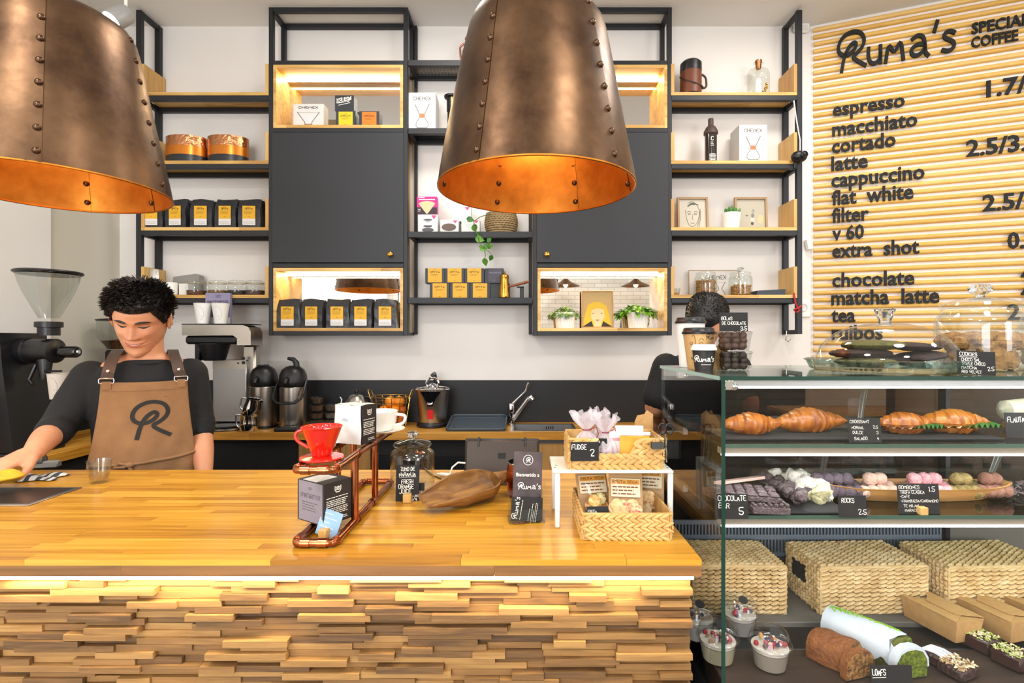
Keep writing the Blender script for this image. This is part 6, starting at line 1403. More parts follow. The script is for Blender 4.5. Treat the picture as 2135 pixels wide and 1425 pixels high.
# sink and tap
sk = thing('sink', 'steel sink basin sunk in the back counter with overflow slots', 'sink', (SKX0, KY + SKY0, ZK)); w_, d_ = SKX1 - SKX0, SKY1 - SKY0
mb = MB()
for a, b, c_, d2 in ((-.012, w_ + .012, -.012, .004), (-.012, w_ + .012, d_ - .004, d_ + .012), (-.012, .004, .0045, d_ - .0045), (w_ - .004, w_ + .012, .0045, d_ - .0045)): mb.box(a, b, c_, d2, .0003, .003)
mb.build('rim', M['steel'], sk)
mb = MB(); mb.box(.001, w_ - .001, d_ - .003, d_ - .0005, -.15, 0); mb.box(.001, .003, .001, d_ - .003, -.15, 0); mb.box(w_ - .003, w_ - .001, .001, d_ - .003, -.15, 0); mb.box(.001, w_ - .001, .001, .003, -.15, 0); mb.box(.001, w_ - .001, .001, d_ - .001, -.155, -.15); mb.build('basin', M['steel2'], sk)
for k in range(4): MB().box(w_ * .56 + .013 * k, w_ * .56 + .013 * k + .006, d_ - .0036, d_ - .003, -.028, -.010).build('overflow_slot', M['black'], sk)
tp = thing('sink_tap', 'chrome pull-out kitchen tap with long lever rising left of the sink', 'tap', (wx(1066, 3.10), 3.11, KZ))
MB().lathe([(.028, 0), (.028, .006), (.019, .012), (.017, .07), (.022, .076), (.022, .11), (.018, .125), (0, .13)], 24).build('tap_body', M['chrome'], tp)
MB().tube([(.005, 0, .118), (.05, -.01, .165), (.085, -.015, .2), (.098, -.02, .235), (.106, -.02, .25)], [.011, .006, .0055, .007, .009], 10).build('lever', M['chrome'], tp)
MB().tube([(.012, -.01, .03), (.05, -.02, .085), (.1, -.03, .155)], [.014, .0125, .012], 12).build('spout', M['chrome'], tp); MB().tube([(.1, -.03, .155), (.118, -.034, .165), (.128, -.036, .15)], [.014, .016, .015], 12).build('spray_head', M['chrome'], tp)
# grinders on the left
gd = thing('coffee_grinder', 'big black coffee grinder with clear funnel hopper on the left counter', 'coffee grinder', (-2.30, 2.32, KZ)); gx = lambda px: wx(px, 2.32) + 2.30; gz = lambda py: wz(py, 2.32) - KZ
MB().prism([(-.10, .02), (gx(80), .02), (gx(76), .06), (gx(56), gz(765)), (gx(50), gz(695)), (-.10, gz(695))], -.11, .11, 'y').build('housing', M['black'], gd)
MB().box(-.10, gx(84), -.13, .13, 0, .019, .004).build('base_plate', M['black'], gd)
MB().box(-.08, gx(30), -.1115, -.1102, gz(770), gz(705), .0005).build('badge_panel', M['black_gloss'], gd)
q_ = MB(); logo(q_, gx(2), gz(752), .026, -.112, .004); lines_text(q_, gx(2), gx(48), gz(764), 1, .01, .006, -.112, 0); hand(q_, '///', gx(36), gz(752), .016, -.112); q_.build('badge_lettering', M['chalk'], gd, smooth=False)
q_ = MB(); q_.add([(gx(0), -.112, gz(728)), (gx(10), -.112, gz(728)), (gx(4), -.112, gz(716))], [(0, 1, 2)]); q_.build('warning_mark', mat('red_badge', '#d3161c'), gd)
MB().box(gx(8), gx(34), -.112, -.1105, gz(733), gz(727)).build('slot', M['steel2'], gd)
hz = gz(732)
q_ = MB().lathe([(.060, 0), (.060, .03), (.054, .034), (.050, .10), (.054, .104), (.054, .13), (.045, .135)], 28); q_.v = [(gx(48) + v[2] * 1.15, v[0] * 1.0, hz + v[1]) for v in q_.v]; q_.build('grinding_head', M['black'], gd)
q_ = MB().lathe([(.026, 0), (.026, .05), (.022, .056), (0, .057)], 20); q_.v = [(gx(130) + v[2] * 1.25, v[0], hz - .005 + v[1]) for v in q_.v]; q_.build('dial_knob', M['black_gloss'], gd)
q_ = MB().lathe([(.010, 0), (.008, .004), (0, .004)], 14); q_.v = [(gx(130) + .0715 + v[2], v[0], hz - .005 + v[1]) for v in q_.v]; q_.build('knob_centre', M['chrome'], gd)
hc = gx(102)
MB().lathe([(.04, 0), (.04, .035), (.05, .037), (.05, .06), (.044, .062)], 24, (hc, 0, gz(700))).build('hopper_neck', M['black'], gd)
MB().lathe([(.036, gz(664)), (.060, gz(640)), (.087, gz(612)), (.105, gz(588)), (.113, gz(570))], 44, (hc, 0, 0), cap=False).build('hopper', glass('hopper_glass', '#eef0ee', dens=.05), gd)
MB().lathe([(.113, gz(574)), (.118, gz(572)), (.118, gz(566.5)), (.111, gz(566)), (.0, gz(566.5))], 44, (hc, 0, 0)).build('hopper_lid', glass('smoke_lid', '#6c6c6c', dens=.03), gd); MB().tube([(.116 * math.cos(a * .1496) + hc, .116 * math.sin(a * .1496), gz(569)) for a in range(42)], .0065, 8, True).build('hopper_rim', M['black'], gd)
MB().tube([(hc - .0, -.02, gz(752)), (hc + .01, -.03, gz(775)), (hc + .008, -.03, gz(790))], [.03, .022, .016], 12).build('chute', M['black'], gd)
MB().tube([(hc - .03, -.03, gz(760)), (hc - .05, -.04, gz(790)), (hc - .03, -.045, gz(800))], .008, 8).build('bag_clamp', M['black'], gd); MB().box(hc + .02, hc + .09, -.05, -.03, gz(775), gz(771), .003).build('fork_rest', M['black'], gd)
MB().tube([(gx(-10), -.13, gz(868)), (gx(28), -.14, gz(866))], [.016, .019], 12).build('grip', mat('dark_grip', '#3a3733', .5), gd)
paper_cup('pale paper cup hanging under the chute of the big grinder', wx(122, 2.28), 2.28, wz(832, 2.28), .030, .040, .112, mat('cup_pale_grey', '#cfc5bb', .6), None, deco_face)
MB().prism([(-.012, .05), (.012, .05), (.012, .0), (-.012, .0)], 0, .004)
ch = thing('coffee_grinder', 'smaller coffee grinder with a clear bean hopper behind the barista', 'coffee grinder', (wx(246, 2.98), 2.98, KZ))
MB().box(-.07, .07, -.09, .09, 0, .02, .004).build('base', M['black'], ch); MB().box(-.06, .06, -.03, .08, .0205, wz(730, 2.98) - KZ, .012).build('housing', M['black'], ch)
MB().lathe([(.05, wz(729, 2.98) - KZ), (.06, wz(722, 2.98) - KZ), (.093, wz(705, 2.98) - KZ), (.098, wz(670, 2.98) - KZ)], 28, cap=False).build('hopper', glass('hopper_glass'), ch); MB().lathe([(.1, wz(670, 2.98) - KZ), (.104, wz(667, 2.98) - KZ), (.06, wz(665, 2.98) - KZ), (0, wz(665, 2.98) - KZ)], 28).build('hopper_lid', M['black'], ch)
MB().lathe([(.048, wz(728, 2.98) - KZ), (.058, wz(721, 2.98) - KZ), (.08, wz(711, 2.98) - KZ), (0, wz(708, 2.98) - KZ)], 24).build('beans', mat('beans', '#5d3a20', .5, noise=(90, '#2c1a0e', .9), bump=(90, .8)), ch)
# white splash sheet leaning behind the airpots
ws = tag(MB().box(-.12, .12, 0, .004, 0, .12, .001).build('white_tile', mat('white_tile_glaze', '#dcd8d2', .2)), 'white sheet on the wall above the splashback behind the raised airpot', 'panel'); ws.location = (wx(600, YW), YW - .0055, 1.2545)
# dark stock under the counter, seen between the fronts
for k, (px, w0, h0, c) in enumerate(((520, .16, .1, '#2a2622'), (560, .2, .14, '#332c26'), (905, .14, .09, '#3a3a3c'))):
    pass
# ---------------------------------------------------------------- things on the wall shelves
def sp(px, py, dy=.05): return Vector((sx(px) * (YF + dy) / YF, YF + dy, sz(py)))   # spot on a shelf: px at depth YF+dy, top of the board at pixel row py of the front plane
ZL = [sz(y - 7) + .0005 for y in LV]            # tops of the oak boards
ZS_ = [sz(y) + .0005 for y in (125, 267, 483, 621)]   # tops of the steel shelves
ZBX = [sz(260.5) + .0005, sz(684.5) + .0005]    # floors of the light boxes
def X_(px, dy=.06): return wx(px, YF + dy)
# coffee bags
def bag_thing(label, x, y, z, w, h, rz, group):
    t = thing('coffee_bag', label, 'coffee bag', (x, y, z), rz, group); return t
def bag_mesh(w, d, h, seed):
    r = random.Random(seed); ph = [r.uniform(0, 6) for _ in range(4)]; mb = MB()
    def f(u, v):
        a = u * 4; s = int(a) % 4; f_ = a - int(a); P4 = [(-1, -1), (1, -1), (1, 1), (-1, 1)]
        x = P4[s][0] * (1 - f_) + P4[(s+1) % 4][0] * f_; y = P4[s][1] * (1 - f_) + P4[(s+1) % 4][1] * f_
        k = 1 if v < .62 else 1 - .55 * ((v - .62) / .38) ** 1.3; bul = 1 + .05 * math.sin(math.pi * min(1, v * 1.2)) 
        g = -.20 * (1 - abs(2 * f_ - 1)) * (v if s in (1, 3) else 0)
        return (x * w / 2 * (1 + .015 * math.sin(v * 9 + ph[0])) * (1 + g), y * d / 2 * k * bul + (.02 * d * math.sin(x * 5 + v * 14 + ph[1]) if v > .1 else 0) + (1 - k) * d * .12, v * h * (1 + (.025 * math.sin(x * 2.5 + ph[2]) if v > .8 else 0)))
    mb.grid(f, 40, 22, True); n = len(mb.v); mb.f.append(list(range(40))[::-1]); mb.m.append(0); mb.f.append([n - 40 + i for i in range(40)]); mb.m.append(0)
    return mb.mesh('bag', M['bag'], angle=30)
BW, BH, BD = .125, .170, .078
_bm = [bag_mesh(BW, BD, BH, s) for s in (1, 2, 3)]
_lb = MB().box(-BW * .29, BW * .29, -.0006, 0, BH * .30, BH * .74).mesh('yellow_label', M['yellow']); _lw = MB().box(-BW * .29, BW * .29, -.0006, 0, BH * .08, BH * .299).mesh('white_label', M['paper'])
q_ = MB(); hand(q_, 'OPITA', -BW * .17, BH * .615, BH * .055, -.0008, width=BW * .34, wd=.0022); lines_text(q_, -BW*.2, BW*.2, BH * .56, 4, .0052, .0012, -.0008, .3, 3); lines_text(q_, -.006, .008, BH * .36, 1, .004, .0016, -.0008); lines_text(q_, -.009, .008, BH * .70, 1, .004, .0012, -.0008); lines_text(q_, -BW*.25, BW*.25, BH * .20, 3, .006, .0009, -.0008, .4, 8)
_lp = q_.mesh('label_print', M['ink'], smooth=False)
def coffee_bag(label, px, z, rz, k, group, dy=.052):
    t = bag_thing(label, X_(px, dy), YF + dy, z, BW, BH, rz, group); link('bag', _bm[k % 3], t)
    for nm, me in (('yellow_label', _lb), ('white_label', _lw), ('label_print', _lp)): link(nm, me, t, (0, -BD / 2 * 1.075 - .0022, 0), (0, 0, 0))
    return t
o5 = ('first', 'second', 'third', 'fourth', 'fifth')
for i, px in enumerate((325, 376, 427, 478, 526)): coffee_bag('black coffee bag with yellow label on the open shelf, %s from left' % o5[i], px, ZL[2], (3, -4, 2, -2, 4)[i], i, 'coffee bags on the open shelf')
for i, px in enumerate((605, 656, 707, 757, 806)): coffee_bag('black coffee bag with yellow label in the lit box, %s from left' % o5[i], px, ZBX[1], (4, -3, 3, -2, 3)[i], i + 1, 'coffee bags in the lit box')
# copper banded canisters
for i, px in enumerate((390, 476)):
    t = thing('copper_canister', 'copper and black canister on the left open shelf, %s' % ('half hidden by the lamp', 'beside the cabinet')[i], 'canister', (X_(px, .085), YF + .085, ZL[1]), 0, 'copper canisters'); s_ = .82; H_ = .158
    for nm, z0, z1, m in (('dark_band', 0, .28, mat('canister_black', '#26282c', .3)), ('orange_band', .282, .62, mat('canister_orange', '#d9822e', .25, .7)), ('hammered_band', .622, 1.0, mat('canister_copper', '#cf9066', .22, 1, bump=(45, .6)))):
        MB().lathe([(.118, z0 * H_), (.118, z1 * H_)], 44, sy=.62, cap=(nm == 'dark_band')).build(nm, m, t)
    MB().lathe([(.1185, H_), (.112, H_), (.110, H_ * .9), (0, H_ * .88)], 44, sy=.62).build('rim', M['copper_pipe'], t)
# lowest left shelf
t = thing('silver_pouch', 'silver coffee pouch standing at the left end of the lowest open shelf', 'pouch', (X_(316, .05), YF + .05, ZL[3]), 8); MB().grid(lambda u, v: ((u - .5) * .085 * (1 - .1 * v), -.02 * math.sin(math.pi * u) * (1 - v) , v * .155), 14, 14).grid(lambda u, v: ((u - .5) * .085 * (1 - .1 * v), .02 * math.sin(math.pi * u) * (1 - v) + .001, v * .155), 14, 14).build('pouch', mat('pouch_silver', '#b9b8b2', .35, .5, bump=(30, .3)), t)
q_ = MB(); mug_deco(q_, .014, .085, .014); lines_text(q_, -.018, .018, .065, 3, .007, .0014, 0); q_.v = [(v[0], -.023, v[2]) for v in q_.v]; q_.build('pouch_print', M['grey_ink'], t, smooth=False)
t = thing('white_cup', 'plain white ceramic cup on the lowest open shelf', 'cup', (X_(357, .04), YF + .04, ZL[3])); MB().lathe([(.028, 0), (.034, .004), (.036, .074), (.034, .074), (.032, .008), (0, .006)], 28).build('cup', M['white'], t)
box_item('white_box', 'small white box beside the white cup on the lowest open shelf', (X_(386, .06), YF + .045, ZL[3]), .055, .06, .07, M['paper'])
t = thing('grey_case', 'grey flat case lying on top of the small boxes at the left shelf', 'case', (X_(388, .11), YF + .128, ZL[3]), -4); MB().prism([(-.085, 0), (.085, 0), (.085, .125), (.06, .135), (-.08, .118)], -.02, .022, 'y').build('case_body', mat('case_grey', '#8d8a84', .5), t)
cont = (mat('seed_brown', '#6a4026', .8, noise=(140, '#2f1a10', .9)), mat('seed_straw', '#8a6a44', .8, noise=(140, '#4a3420', .9)), mat('seed_dark', '#3a3430', .8, noise=(140, '#15110f', .9)), mat('seed_mauve', '#5d4640', .8, noise=(140, '#2a1c18', .9)))
for i, px in enumerate((410, 455, 495, 532)):
    t = thing('clip_jar', 'small clip top jar of %s, lowest open shelf' % ('reddish seeds, left of four', 'straw coloured leaves', 'black tea', 'purple brown seeds, right of four')[i], 'jar', (X_(px, .07), YF + .07, ZL[3]), 0, 'clip top jars'); r = .056
    MB().lathe([(0, .001), (r*.9, 0), (r, .01), (r, .05), (r*.84, .064), (r*.84, .072)], 28, cap=False).build('body', glass('jar_glass'), t); MB().lathe([(r*.9, .0725), (r*.92, .082), (r*.7, .09), (0, .092)], 28).build('lid', glass('jar_glass'), t)
    MB().lathe([(r*.9, .004), (r*.93, .03), (0, .034)], 20).build('contents', cont[i], t); MB().tube([(r*.86*math.cos(a*.2618), r*.86*math.sin(a*.2618), .073) for a in range(24)], .0022, 6, True).build('rubber_seal', mat('seal', '#c9b58a', .6), t); pipe(MB(), [(-r*.9, -.01, .07), (-r*1.08, -.01, .05), (-r*1.05, -.01, .03), (-r*.96, -.01, .06)], .0016, fil=.006).build('wire_clip', M['chrome'], t)
# light box of the left cabinet, top
def carafe(q_, cx, z0, h, w, y=-.0006, lower=True):
    for s in (-1, 1):
        ribbon(q_, [(s * .5, 1), (s * .16, .56), (s * .16, .46)], .0042, y, lambda u, v: (cx + u * w, z0 + v * h))
        if lower: ribbon(q_, chaikin([(s * .16, .46), (s * .45, .18), (s * .42, .04), (s * .3, 0)], 2), .0034, y, lambda u, v: (cx + u * w, z0 + v * h))
    if lower: ribbon(q_, [(-.3, 0), (.3, 0)], .0034, y, lambda u, v: (cx + u * w, z0 + v * h))
    ribbon(q_, [(-.5, 1), (.5, 1)], .001, y, lambda u, v: (cx + u * w, z0 + v * h))
def deco_carafe(cut):
    def f(t, w, d, h):
        q_ = MB(); hand(q_, 'CHEMEX', -w * .32, h * .80, h * .085, -.0006, width=w * .64, wd=.0034); carafe(q_, 0, h * .06 if not cut else -h * .35, h * .62 if not cut else h * .98, w * (.52 if not cut else .72), lower=not cut); q_.build('carafe_print', mat('print_grey', '#6f6b68'), t, smooth=False)
        z = h * (.06 + .62 * .51) if not cut else h * .07; MB().box(-w * .10, w * .10, -.0009, -.0002, z - h * .05, z + h * .06).build('wooden_collar_print', mat('collar_print', '#b4774a'), t)
        q_ = MB(); q_.add([(-w*.18, -.0005, h*.09), (w*.18, -.0005, h*.09), (w*.2, -.0005, h*.18), (-w*.2, -.0005, h*.18)] if not cut else [(-w*.3, -.0005, h*.5), (w*.3, -.0005, h*.5), (w*.12, -.0005, h*.14), (-w*.12, -.0005, h*.14)], [(0, 1, 2, 3)]); q_.build('glass_print', mat('print_pale', '#dcdfe0'), t)
    return f
box_item('coffee_maker_box', 'white box with a glass funnel print in the upper lit box of the left cabinet', (X_(643, .03), YF + .03, ZBX[0]), .178, .075, .135, M['paper'], deco=deco_carafe(True))
def deco_label(m, h0, h1, name):
    def f(t, w, d, h):
        MB().box(-w * .36, w * .36, -.0007, 0, h * h0, h * h1).build('face_label', m, t); q_ = MB(); hand(q_, name, -w * .25, h * (h1 - .30), h * .10, -.0011, width=w * .5, wd=.0020); lines_text(q_, -w*.2, w*.2, h * (h1 - .42), 2, h * .07, .0012, -.0011, .3); lines_text(q_, -.006, .006, h * (h0 + .10), 1, .005, .0016, -.0011); lines_text(q_, -.008, .008, h * (h1 - .10), 1, .005, .0012, -.0011); q_.build('label_print', M['ink'], t, smooth=False)
    return f
dkb = mat('charcoal_card', '#2f3238', .55)
box_item('coffee_box', 'charcoal box with yellow label under the black box, upper lit box', (X_(721, .03), YF + .028, ZBX[0]), .115, .07, .094, dkb, deco=deco_label(mat('lemon_label', '#e3c51f', .55), .03, .94, 'DECA'))
def white_script(t, w, d, h):
    q_ = MB(); hand(q_, 'HELDEN', -w * .38, h * .5, h * .26, -.0006, width=w * .72, wd=.006, slope=.18); ribbon(q_, [(-.3, .36), (.3, .52)], .003, -.0006, lambda u, v: (u * w, v * h)); q_.build('script_lettering', M['chalk'], t, smooth=False)
box_item('coffee_box', 'charcoal box with white script lettering stacked on the yellow labelled box', (X_(718, .03), YF + .03, ZBX[0] + .0945), .112, .065, .092, dkb, deco=white_script)
box_item('coffee_box', 'charcoal box with orange label in the upper lit box of the left cabinet', (X_(770, .03), YF + .028, ZBX[0]), .118, .07, .092, dkb, deco=deco_label(M['orange'], .03, .94, 'AROMA'))
# steel shelves
t = thing('copper_pot', 'copper coffee pot on top of the middle shelves, half behind the lamp', 'pot', (X_(985, .08), YF + .08, ZS_[0])); MB().lathe([(0, 0), (.05, 0), (.062, .02), (.06, .09), (.045, .13), (.042, .16), (.046, .165)], 28).build('body', mat('rosy_copper', '#b87a62', .3, .8), t); MB().lathe([(.044, .165), (.03, .18), (.006, .19), (.008, .2), (0, .202)], 20).build('lid', mat('pot_lid', '#7d6a48', .3, .8), t); pipe(MB(), [(-.05, 0, .14), (-.075, 0, .12), (-.07, 0, .05), (-.058, 0, .035)], .006).build('handle', mat('rosy_copper', '#b87a62'), t)
def deco_full(t, w, d, h): deco_carafe(False)(t, w, d, h)
box_item('coffee_maker_box', 'tall white box with a carafe print on the steel shelf beside the left cabinet', (X_(880, .03), YF + .03, ZS_[1]), .16, .11, .22, M['paper'], deco=deco_full)
t = thing('coffee_press', 'black tube coffee press with pale markings on the steel shelf', 'coffee press', (X_(942, .07), YF + .07, ZS_[1])); MB().lathe([(.042, 0), (.042, .006), (.026, .010), (.026, .12), (.030, .125), (.030, .2), (.044, .205), (.046, .215), (.03, .222), (0, .222)], 28).build('body', M['black'], t); q_ = MB()
for k in range(5): q_.lathe([(.005, 0), (.004, .001), (0, .0012)], 8, (0, 0, 0)); q_.v[-17:] = [(v[0] + .004, -.0305 - v[2], v[1] + .135 + .016 * k) for v in q_.v[-17:]]
q_.build('scale_marks', mat('gold_mark', '#d8c27a', .5), t)
def deco_pink(t, w, d, h):
    q_ = MB(); fan = [(-.42, .62), (-.25, .72), (0, .76), (.25, .72), (.42, .62), (.03, .06), (-.03, .06)]; q_.add([(a * w, -.0008, b * h) for a, b in fan], [tuple(range(7))]); q_.build('filter_print', mat('filter_beige', '#dcc296'), t)
    MB().box(-w/2, w/2, -.0005, 0, 0, h * .42).build('dark_panel', mat('pink_box_dark', '#3a2430', .6), t); q_ = MB(); lines_text(q_, -w*.42, -w*.1, h * .93, 1, .01, .005, -.0008); lines_text(q_, -w*.4, w*.4, h * .81, 1, .01, .006, -.0008, 0); lines_text(q_, -w*.44, -w*.3, h*.28, 2, .01, .004, -.0010); q_.build('box_print', M['chalk'], t, smooth=False)
box_item('filter_box', 'pink and dark paper filter box stacked on a white dripper box', (X_(890, .04), YF + .042, ZS_[2] + .1065), .118, .05, .108, mat('pink_card', '#d31f86', .5), deco=deco_pink)
def deco_server(kind):
    def f(t, w, d, h):
        q_ = MB(); q_.add([(w*.18, -.0006, h*.95), (w*.44, -.0006, h*.95), (w*.31, -.0006, h*.72)], [(0, 1, 2)]); q_.build('pink_mark', mat('pink_mark', '#cf3f7d'), t)
        q_ = MB()
        if kind == 'server':
            for z, r, hh in ((.10, .32, .20), (.32, .24, .14), (.5, .2, .12), (.66, .24, .09)): q_.add([(r*w*math.cos(a*.3927)*(.95), -.0007, z*h + hh*h*.6*math.sin(a*.3927) + .04*h) for a in range(16)], [tuple(range(16))])
        elif kind == 'dripper': q_.add([(-w*.03 + .40*w*math.cos(a*.3927), -.0007, h*.42 + .30*h*math.sin(a*.3927)) for a in range(16)], [tuple(range(16))])
        else: q_.add([(-.3*w, -.0007, .7*h), (.2*w, -.0007, .7*h), (.05*w, -.0007, .25*h), (-.15*w, -.0007, .25*h)], [(0, 1, 2, 3)])
        q_.build('product_print', mat('print_' + kind, {'server': '#4a4a4e', 'dripper': '#5f4c40', 'cone': '#cfd2d4'}[kind]), t, smooth=False)
        if kind == 'server': q_ = MB(); q_.add([(-.2*w, -.0009, .58*h), (.2*w, -.0009, .58*h), (.26*w, -.0009, .4*h), (-.26*w, -.0009, .4*h)], [(0, 1, 2, 3)]); q_.build('glass_print', mat('print_pale'), t)
    return f
box_item('dripper_box', 'white box with a glass server print under the pink filter box', (X_(892, .03), YF + .03, ZS_[2]), .116, .075, .106, M['paper'], deco=deco_server('server'))
box_item('dripper_box', 'white box with a brown round dripper print on the steel shelf', (X_(937, .03), YF + .032, ZS_[2]), .108, .06, .075, M['paper'], deco=deco_server('dripper'))
box_item('dripper_box', 'white box with a pale print behind the hanging vine', (X_(981, .03), YF + .032, ZS_[2]), .108, .06, .075, M['paper'], deco=deco_server('cone'))
box_item('dripper_box', 'white box with a pale cone print stacked behind the vine', (X_(962, .07), YF + .075, ZS_[2] + .0755), .112, .06, .09, M['paper'], deco=deco_server('cone'))
# vine in a woven pot
t = thing('potted_vine', 'vine trailing from a round woven pot on the steel shelf', 'plant', (X_(1045, .09), YF + .09, ZS_[2])); r = .098
pot = lambda v: r * (.72 + .28 * math.sin(math.pi * (.12 + .70 * v)) + .02)
q_ = MB(); q_.lathe([(pot(k / 10) * .94, .125 * k / 10) for k in range(11)], 32); q_.build('pot_liner', mat('basket_core', '#7d5d32'), t)
q_ = MB(); rr = random.Random(4)
for k in range(10):
    for i in range(30):
        a = i * .2094 + .1 * k; v = (k + .5) / 10; R_ = pot(v) * .96; strand(q_, (R_ * math.cos(a), R_ * math.sin(a) * .98, .125 * v), (-math.sin(a), math.cos(a), .25), (math.cos(a), math.sin(a), 0), .026, .0135, .005)
tag(q_.build('woven_pot', mat('seagrass', '#a48a62', .8, noise=(60, '#75613f', .8)), t), kind='stuff')
MB().lathe([(.078, .112), (0, .115)], 24).build('soil', mat('soil', '#2f241a', .95), t)
def leaf_mesh(nm, L, W, m, cup=.15, n=7):
    mb = MB(); vs = []; 
    for i in range(n):
        s = i / (n - 1); wd = W * math.sin(math.pi * min(1, s ** .75)) * (1 - .25 * s) + .0004; vs += [(-wd, s * L, cup * W - .25 * L * s * s), (0, s * L, -.25 * L * s * s), (wd, s * L, cup * W - .25 * L * s * s)]
    return mb.add(vs, [(3*i+j, 3*i+j+1, 3*i+j+4, 3*i+j+3) for i in range(n-1) for j in (0, 1)]).mesh(nm, m)
lf1 = leaf_mesh('leaf', .058, .021, M['leaf']); lf2 = leaf_mesh('leaf', .05, .019, M['leaf_dark'])
O = t.location
def rel(px, py, Y): return at(px, py, Y) - O
vine = [(0, -.04, .118), rel(1018, 447, YF + .01), rel(1000, 453, YF - .015), rel(988, 462, YF - .02), rel(990, 478, YF - .022), rel(997, 493, YF - .024), rel(1001, 508, YF - .024), rel(1010, 520, YF - .022), rel(1012, 533, YF - .02), rel(1010, 546, YF - .02)]
MB().tube(vine, .0026, 6).build('vine_stem', mat('vine_stem', '#5b6b34', .5), t)
for k, (px, py, rot, s_) in enumerate(((972, 456, 100, 1.0), (985, 470, 150, .8), (993, 468, 210, .9), (990, 497, 100, 1.05), (1008, 515, 60, 1.0), (1013, 523, -50, 1.0), (1023, 505, -40, .9), (1028, 513, -100, .8), (1026, 532, 200, .8), (1010, 538, 175, .9), (997, 483, 170, .7))):
    if k in (6, 7, 8): MB().tube([rel(1011, 522, YF - .02), rel((1011 + px) / 2, (521 + py) / 2 - 2, YF - .022), rel(px, py, YF - .024)], .0016, 5).build('vine_stem', mat('vine_stem', '#5b6b34'), t)
    o = link('leaf', lf1 if k % 2 else lf2, t, rel(px, py, YF - .028), (R(68), R(rot), R(8 * (k % 3) - 8)), (s_,) * 3)
for k in range(12): a = k * .52; o = link('leaf', lf1 if k % 2 else lf2, t, (.04 * math.cos(a), .04 * math.sin(a), .118), (R(25 + 20 * (k % 3)), 0, a - 1.57), (1.0,) * 3)
# boxes with yellow labels, two rows, and the cezve
oc = ('left', 'middle', 'right')
YL = mat('ochre_label', '#d9a223', .55)
for i, px in enumerate((917, 959, 1001)): box_item('coffee_box', 'dark box with yellow label in the bottom row on the steel shelf, %s of three' % oc[i], (X_(px, .05), YF + .045, ZS_[3]), .117, .07, .088, dkb, deco=deco_label(YL, .0, 1.0, 'OPITA'), group='yellow labelled boxes, bottom row')
for i, px in enumerate((907, 948, 989)): box_item('coffee_box', 'dark box with yellow label in the top row on the steel shelf, %s of three' % oc[i], (X_(px, .05), YF + .045, ZS_[3] + .0885), .115, .07, .088, dkb, deco=deco_label(YL, .06, 1.0, 'OPITA'), group='yellow labelled boxes, top row')
def deco_mauve2(t, w, d, h): MB().box(-w*.3, w*.42, -.0007, 0, .004, h*.97).build('face_label', mat('slate_mauve', '#4a4852', .6), t); q_ = MB(); hand(q_, 'SPICES&BITTER', -w*.24, h*.66, h*.09, -.0011, width=w*.6, wd=.0016); lines_text(q_, -.006, .008, h*.2, 1, .005, .002, -.0011); q_.build('label_print', mat('blue_grey_ink', '#7d7d96'), t, smooth=False)
box_item('coffee_box', 'charcoal and mauve box at the right end of the top row', (X_(1030, .05), YF + .045, ZS_[3] + .0885), .112, .07, .088, dkb, deco=deco_mauve2)
box_item('coffee_box', 'plain charcoal box at the right end of the bottom row behind the brass pot', (X_(1042, .05), YF + .055, ZS_[3]), .118, .07, .088, dkb)
t = thing('brass_cezve', 'hammered brass coffee pot with wooden side handle on the steel shelf', 'coffee pot', (X_(1052, .035), YF + .012, ZS_[3]))
MB().lathe([(0, 0), (.031, 0), (.033, .01), (.028, .07), (.024, .105), (.028, .12)], 28).build('body', M['brass'], t); MB().lathe([(.026, .12), (.024, .132), (.01, .14), (.004, .145), (.006, .152), (0, .155)], 20).build('lid', M['brass'], t); MB().tube([(.024, 0, .065), (.07, -.005, .075), (.12, -.008, .088), (.145, -.008, .094)], [.006, .008, .0085, .006], 10).build('handle', mat('red_wood', '#7d3f1e', .4), t)
t = thing('box_stand', 'small dark stand under the handle of the brass pot', 'stand', (X_(1088, .05), YF + .05, ZS_[3])); MB().box(-.012, .012, -.02, .02, 0, .062, .002).build('stand_block', M['black'], t); MB().box(-.03, .012, -.022, .022, .0625, .068, .001).build('stand_top', M['black'], t)
# right bay
t = thing('leather_pot', 'brown leather covered jug with black lid on the top right shelf', 'jug', (X_(1441, .07), YF + .075, ZL[0]))
MB().lathe([(.062, 0), (.063, .012)], 28).build('base', M['black_gloss'], t); MB().lathe([(.062, .0125), (.062, .148)], 28).build('leather_body', mat('brown_leather', '#6e3a24', .45, bump=(60, .15)), t); MB().lathe([(.062, .1485), (.063, .155), (.062, .20), (.05, .213), (0, .215)], 28).build('lid', M['black'], t)
pipe(MB(), [(.06, -.01, .135), (.085, -.012, .12), (.09, -.012, .055), (.058, -.014, .05)], .006, fil=.02).build('strap_handle', mat('dark_leather', '#38231a', .5), t); MB().tube([(-.066, -.005, .12), (-.05, -.045, .085), (0, -.064, .06), (.05, -.045, .05), (.07, -.012, .055)], .005, 6).build('strap', mat('dark_leather', '#38231a'), t)
t = thing('glass_bottle', 'square shouldered clear glass bottle with copper stopper on the top right shelf', 'bottle', (X_(1582, .07), YF + .075, ZL[0]))
MB().prism([], 0, 0) if False else None
MB().lathe([(0, .002), (.062, 0), (.066, .012), (.066, .14), (.056, .165), (.024, .18), (.019, .186), (.019, .2), (.032, .204), (.032, .209), (.018, .21)], 36, cap=False, sy=.6).build('body', glass('thick_glass'), t); MB().lathe([(.0, .17), (.014, .172), (.017, .205), (.02, .21), (.02, .222), (0, .224)], 16).build('stopper', mat('copper_stopper', '#a9744c', .3, .9), t)
q_ = MB(); rr = random.Random(2)
for k in range(9): q_.ball((.02 + rr.uniform(-.012, .014), -.041, .035 + rr.uniform(-.02, .03)), .006, 6, 5)
tag(q_.build('gold_ornament', M['brass'], t), kind='stuff')
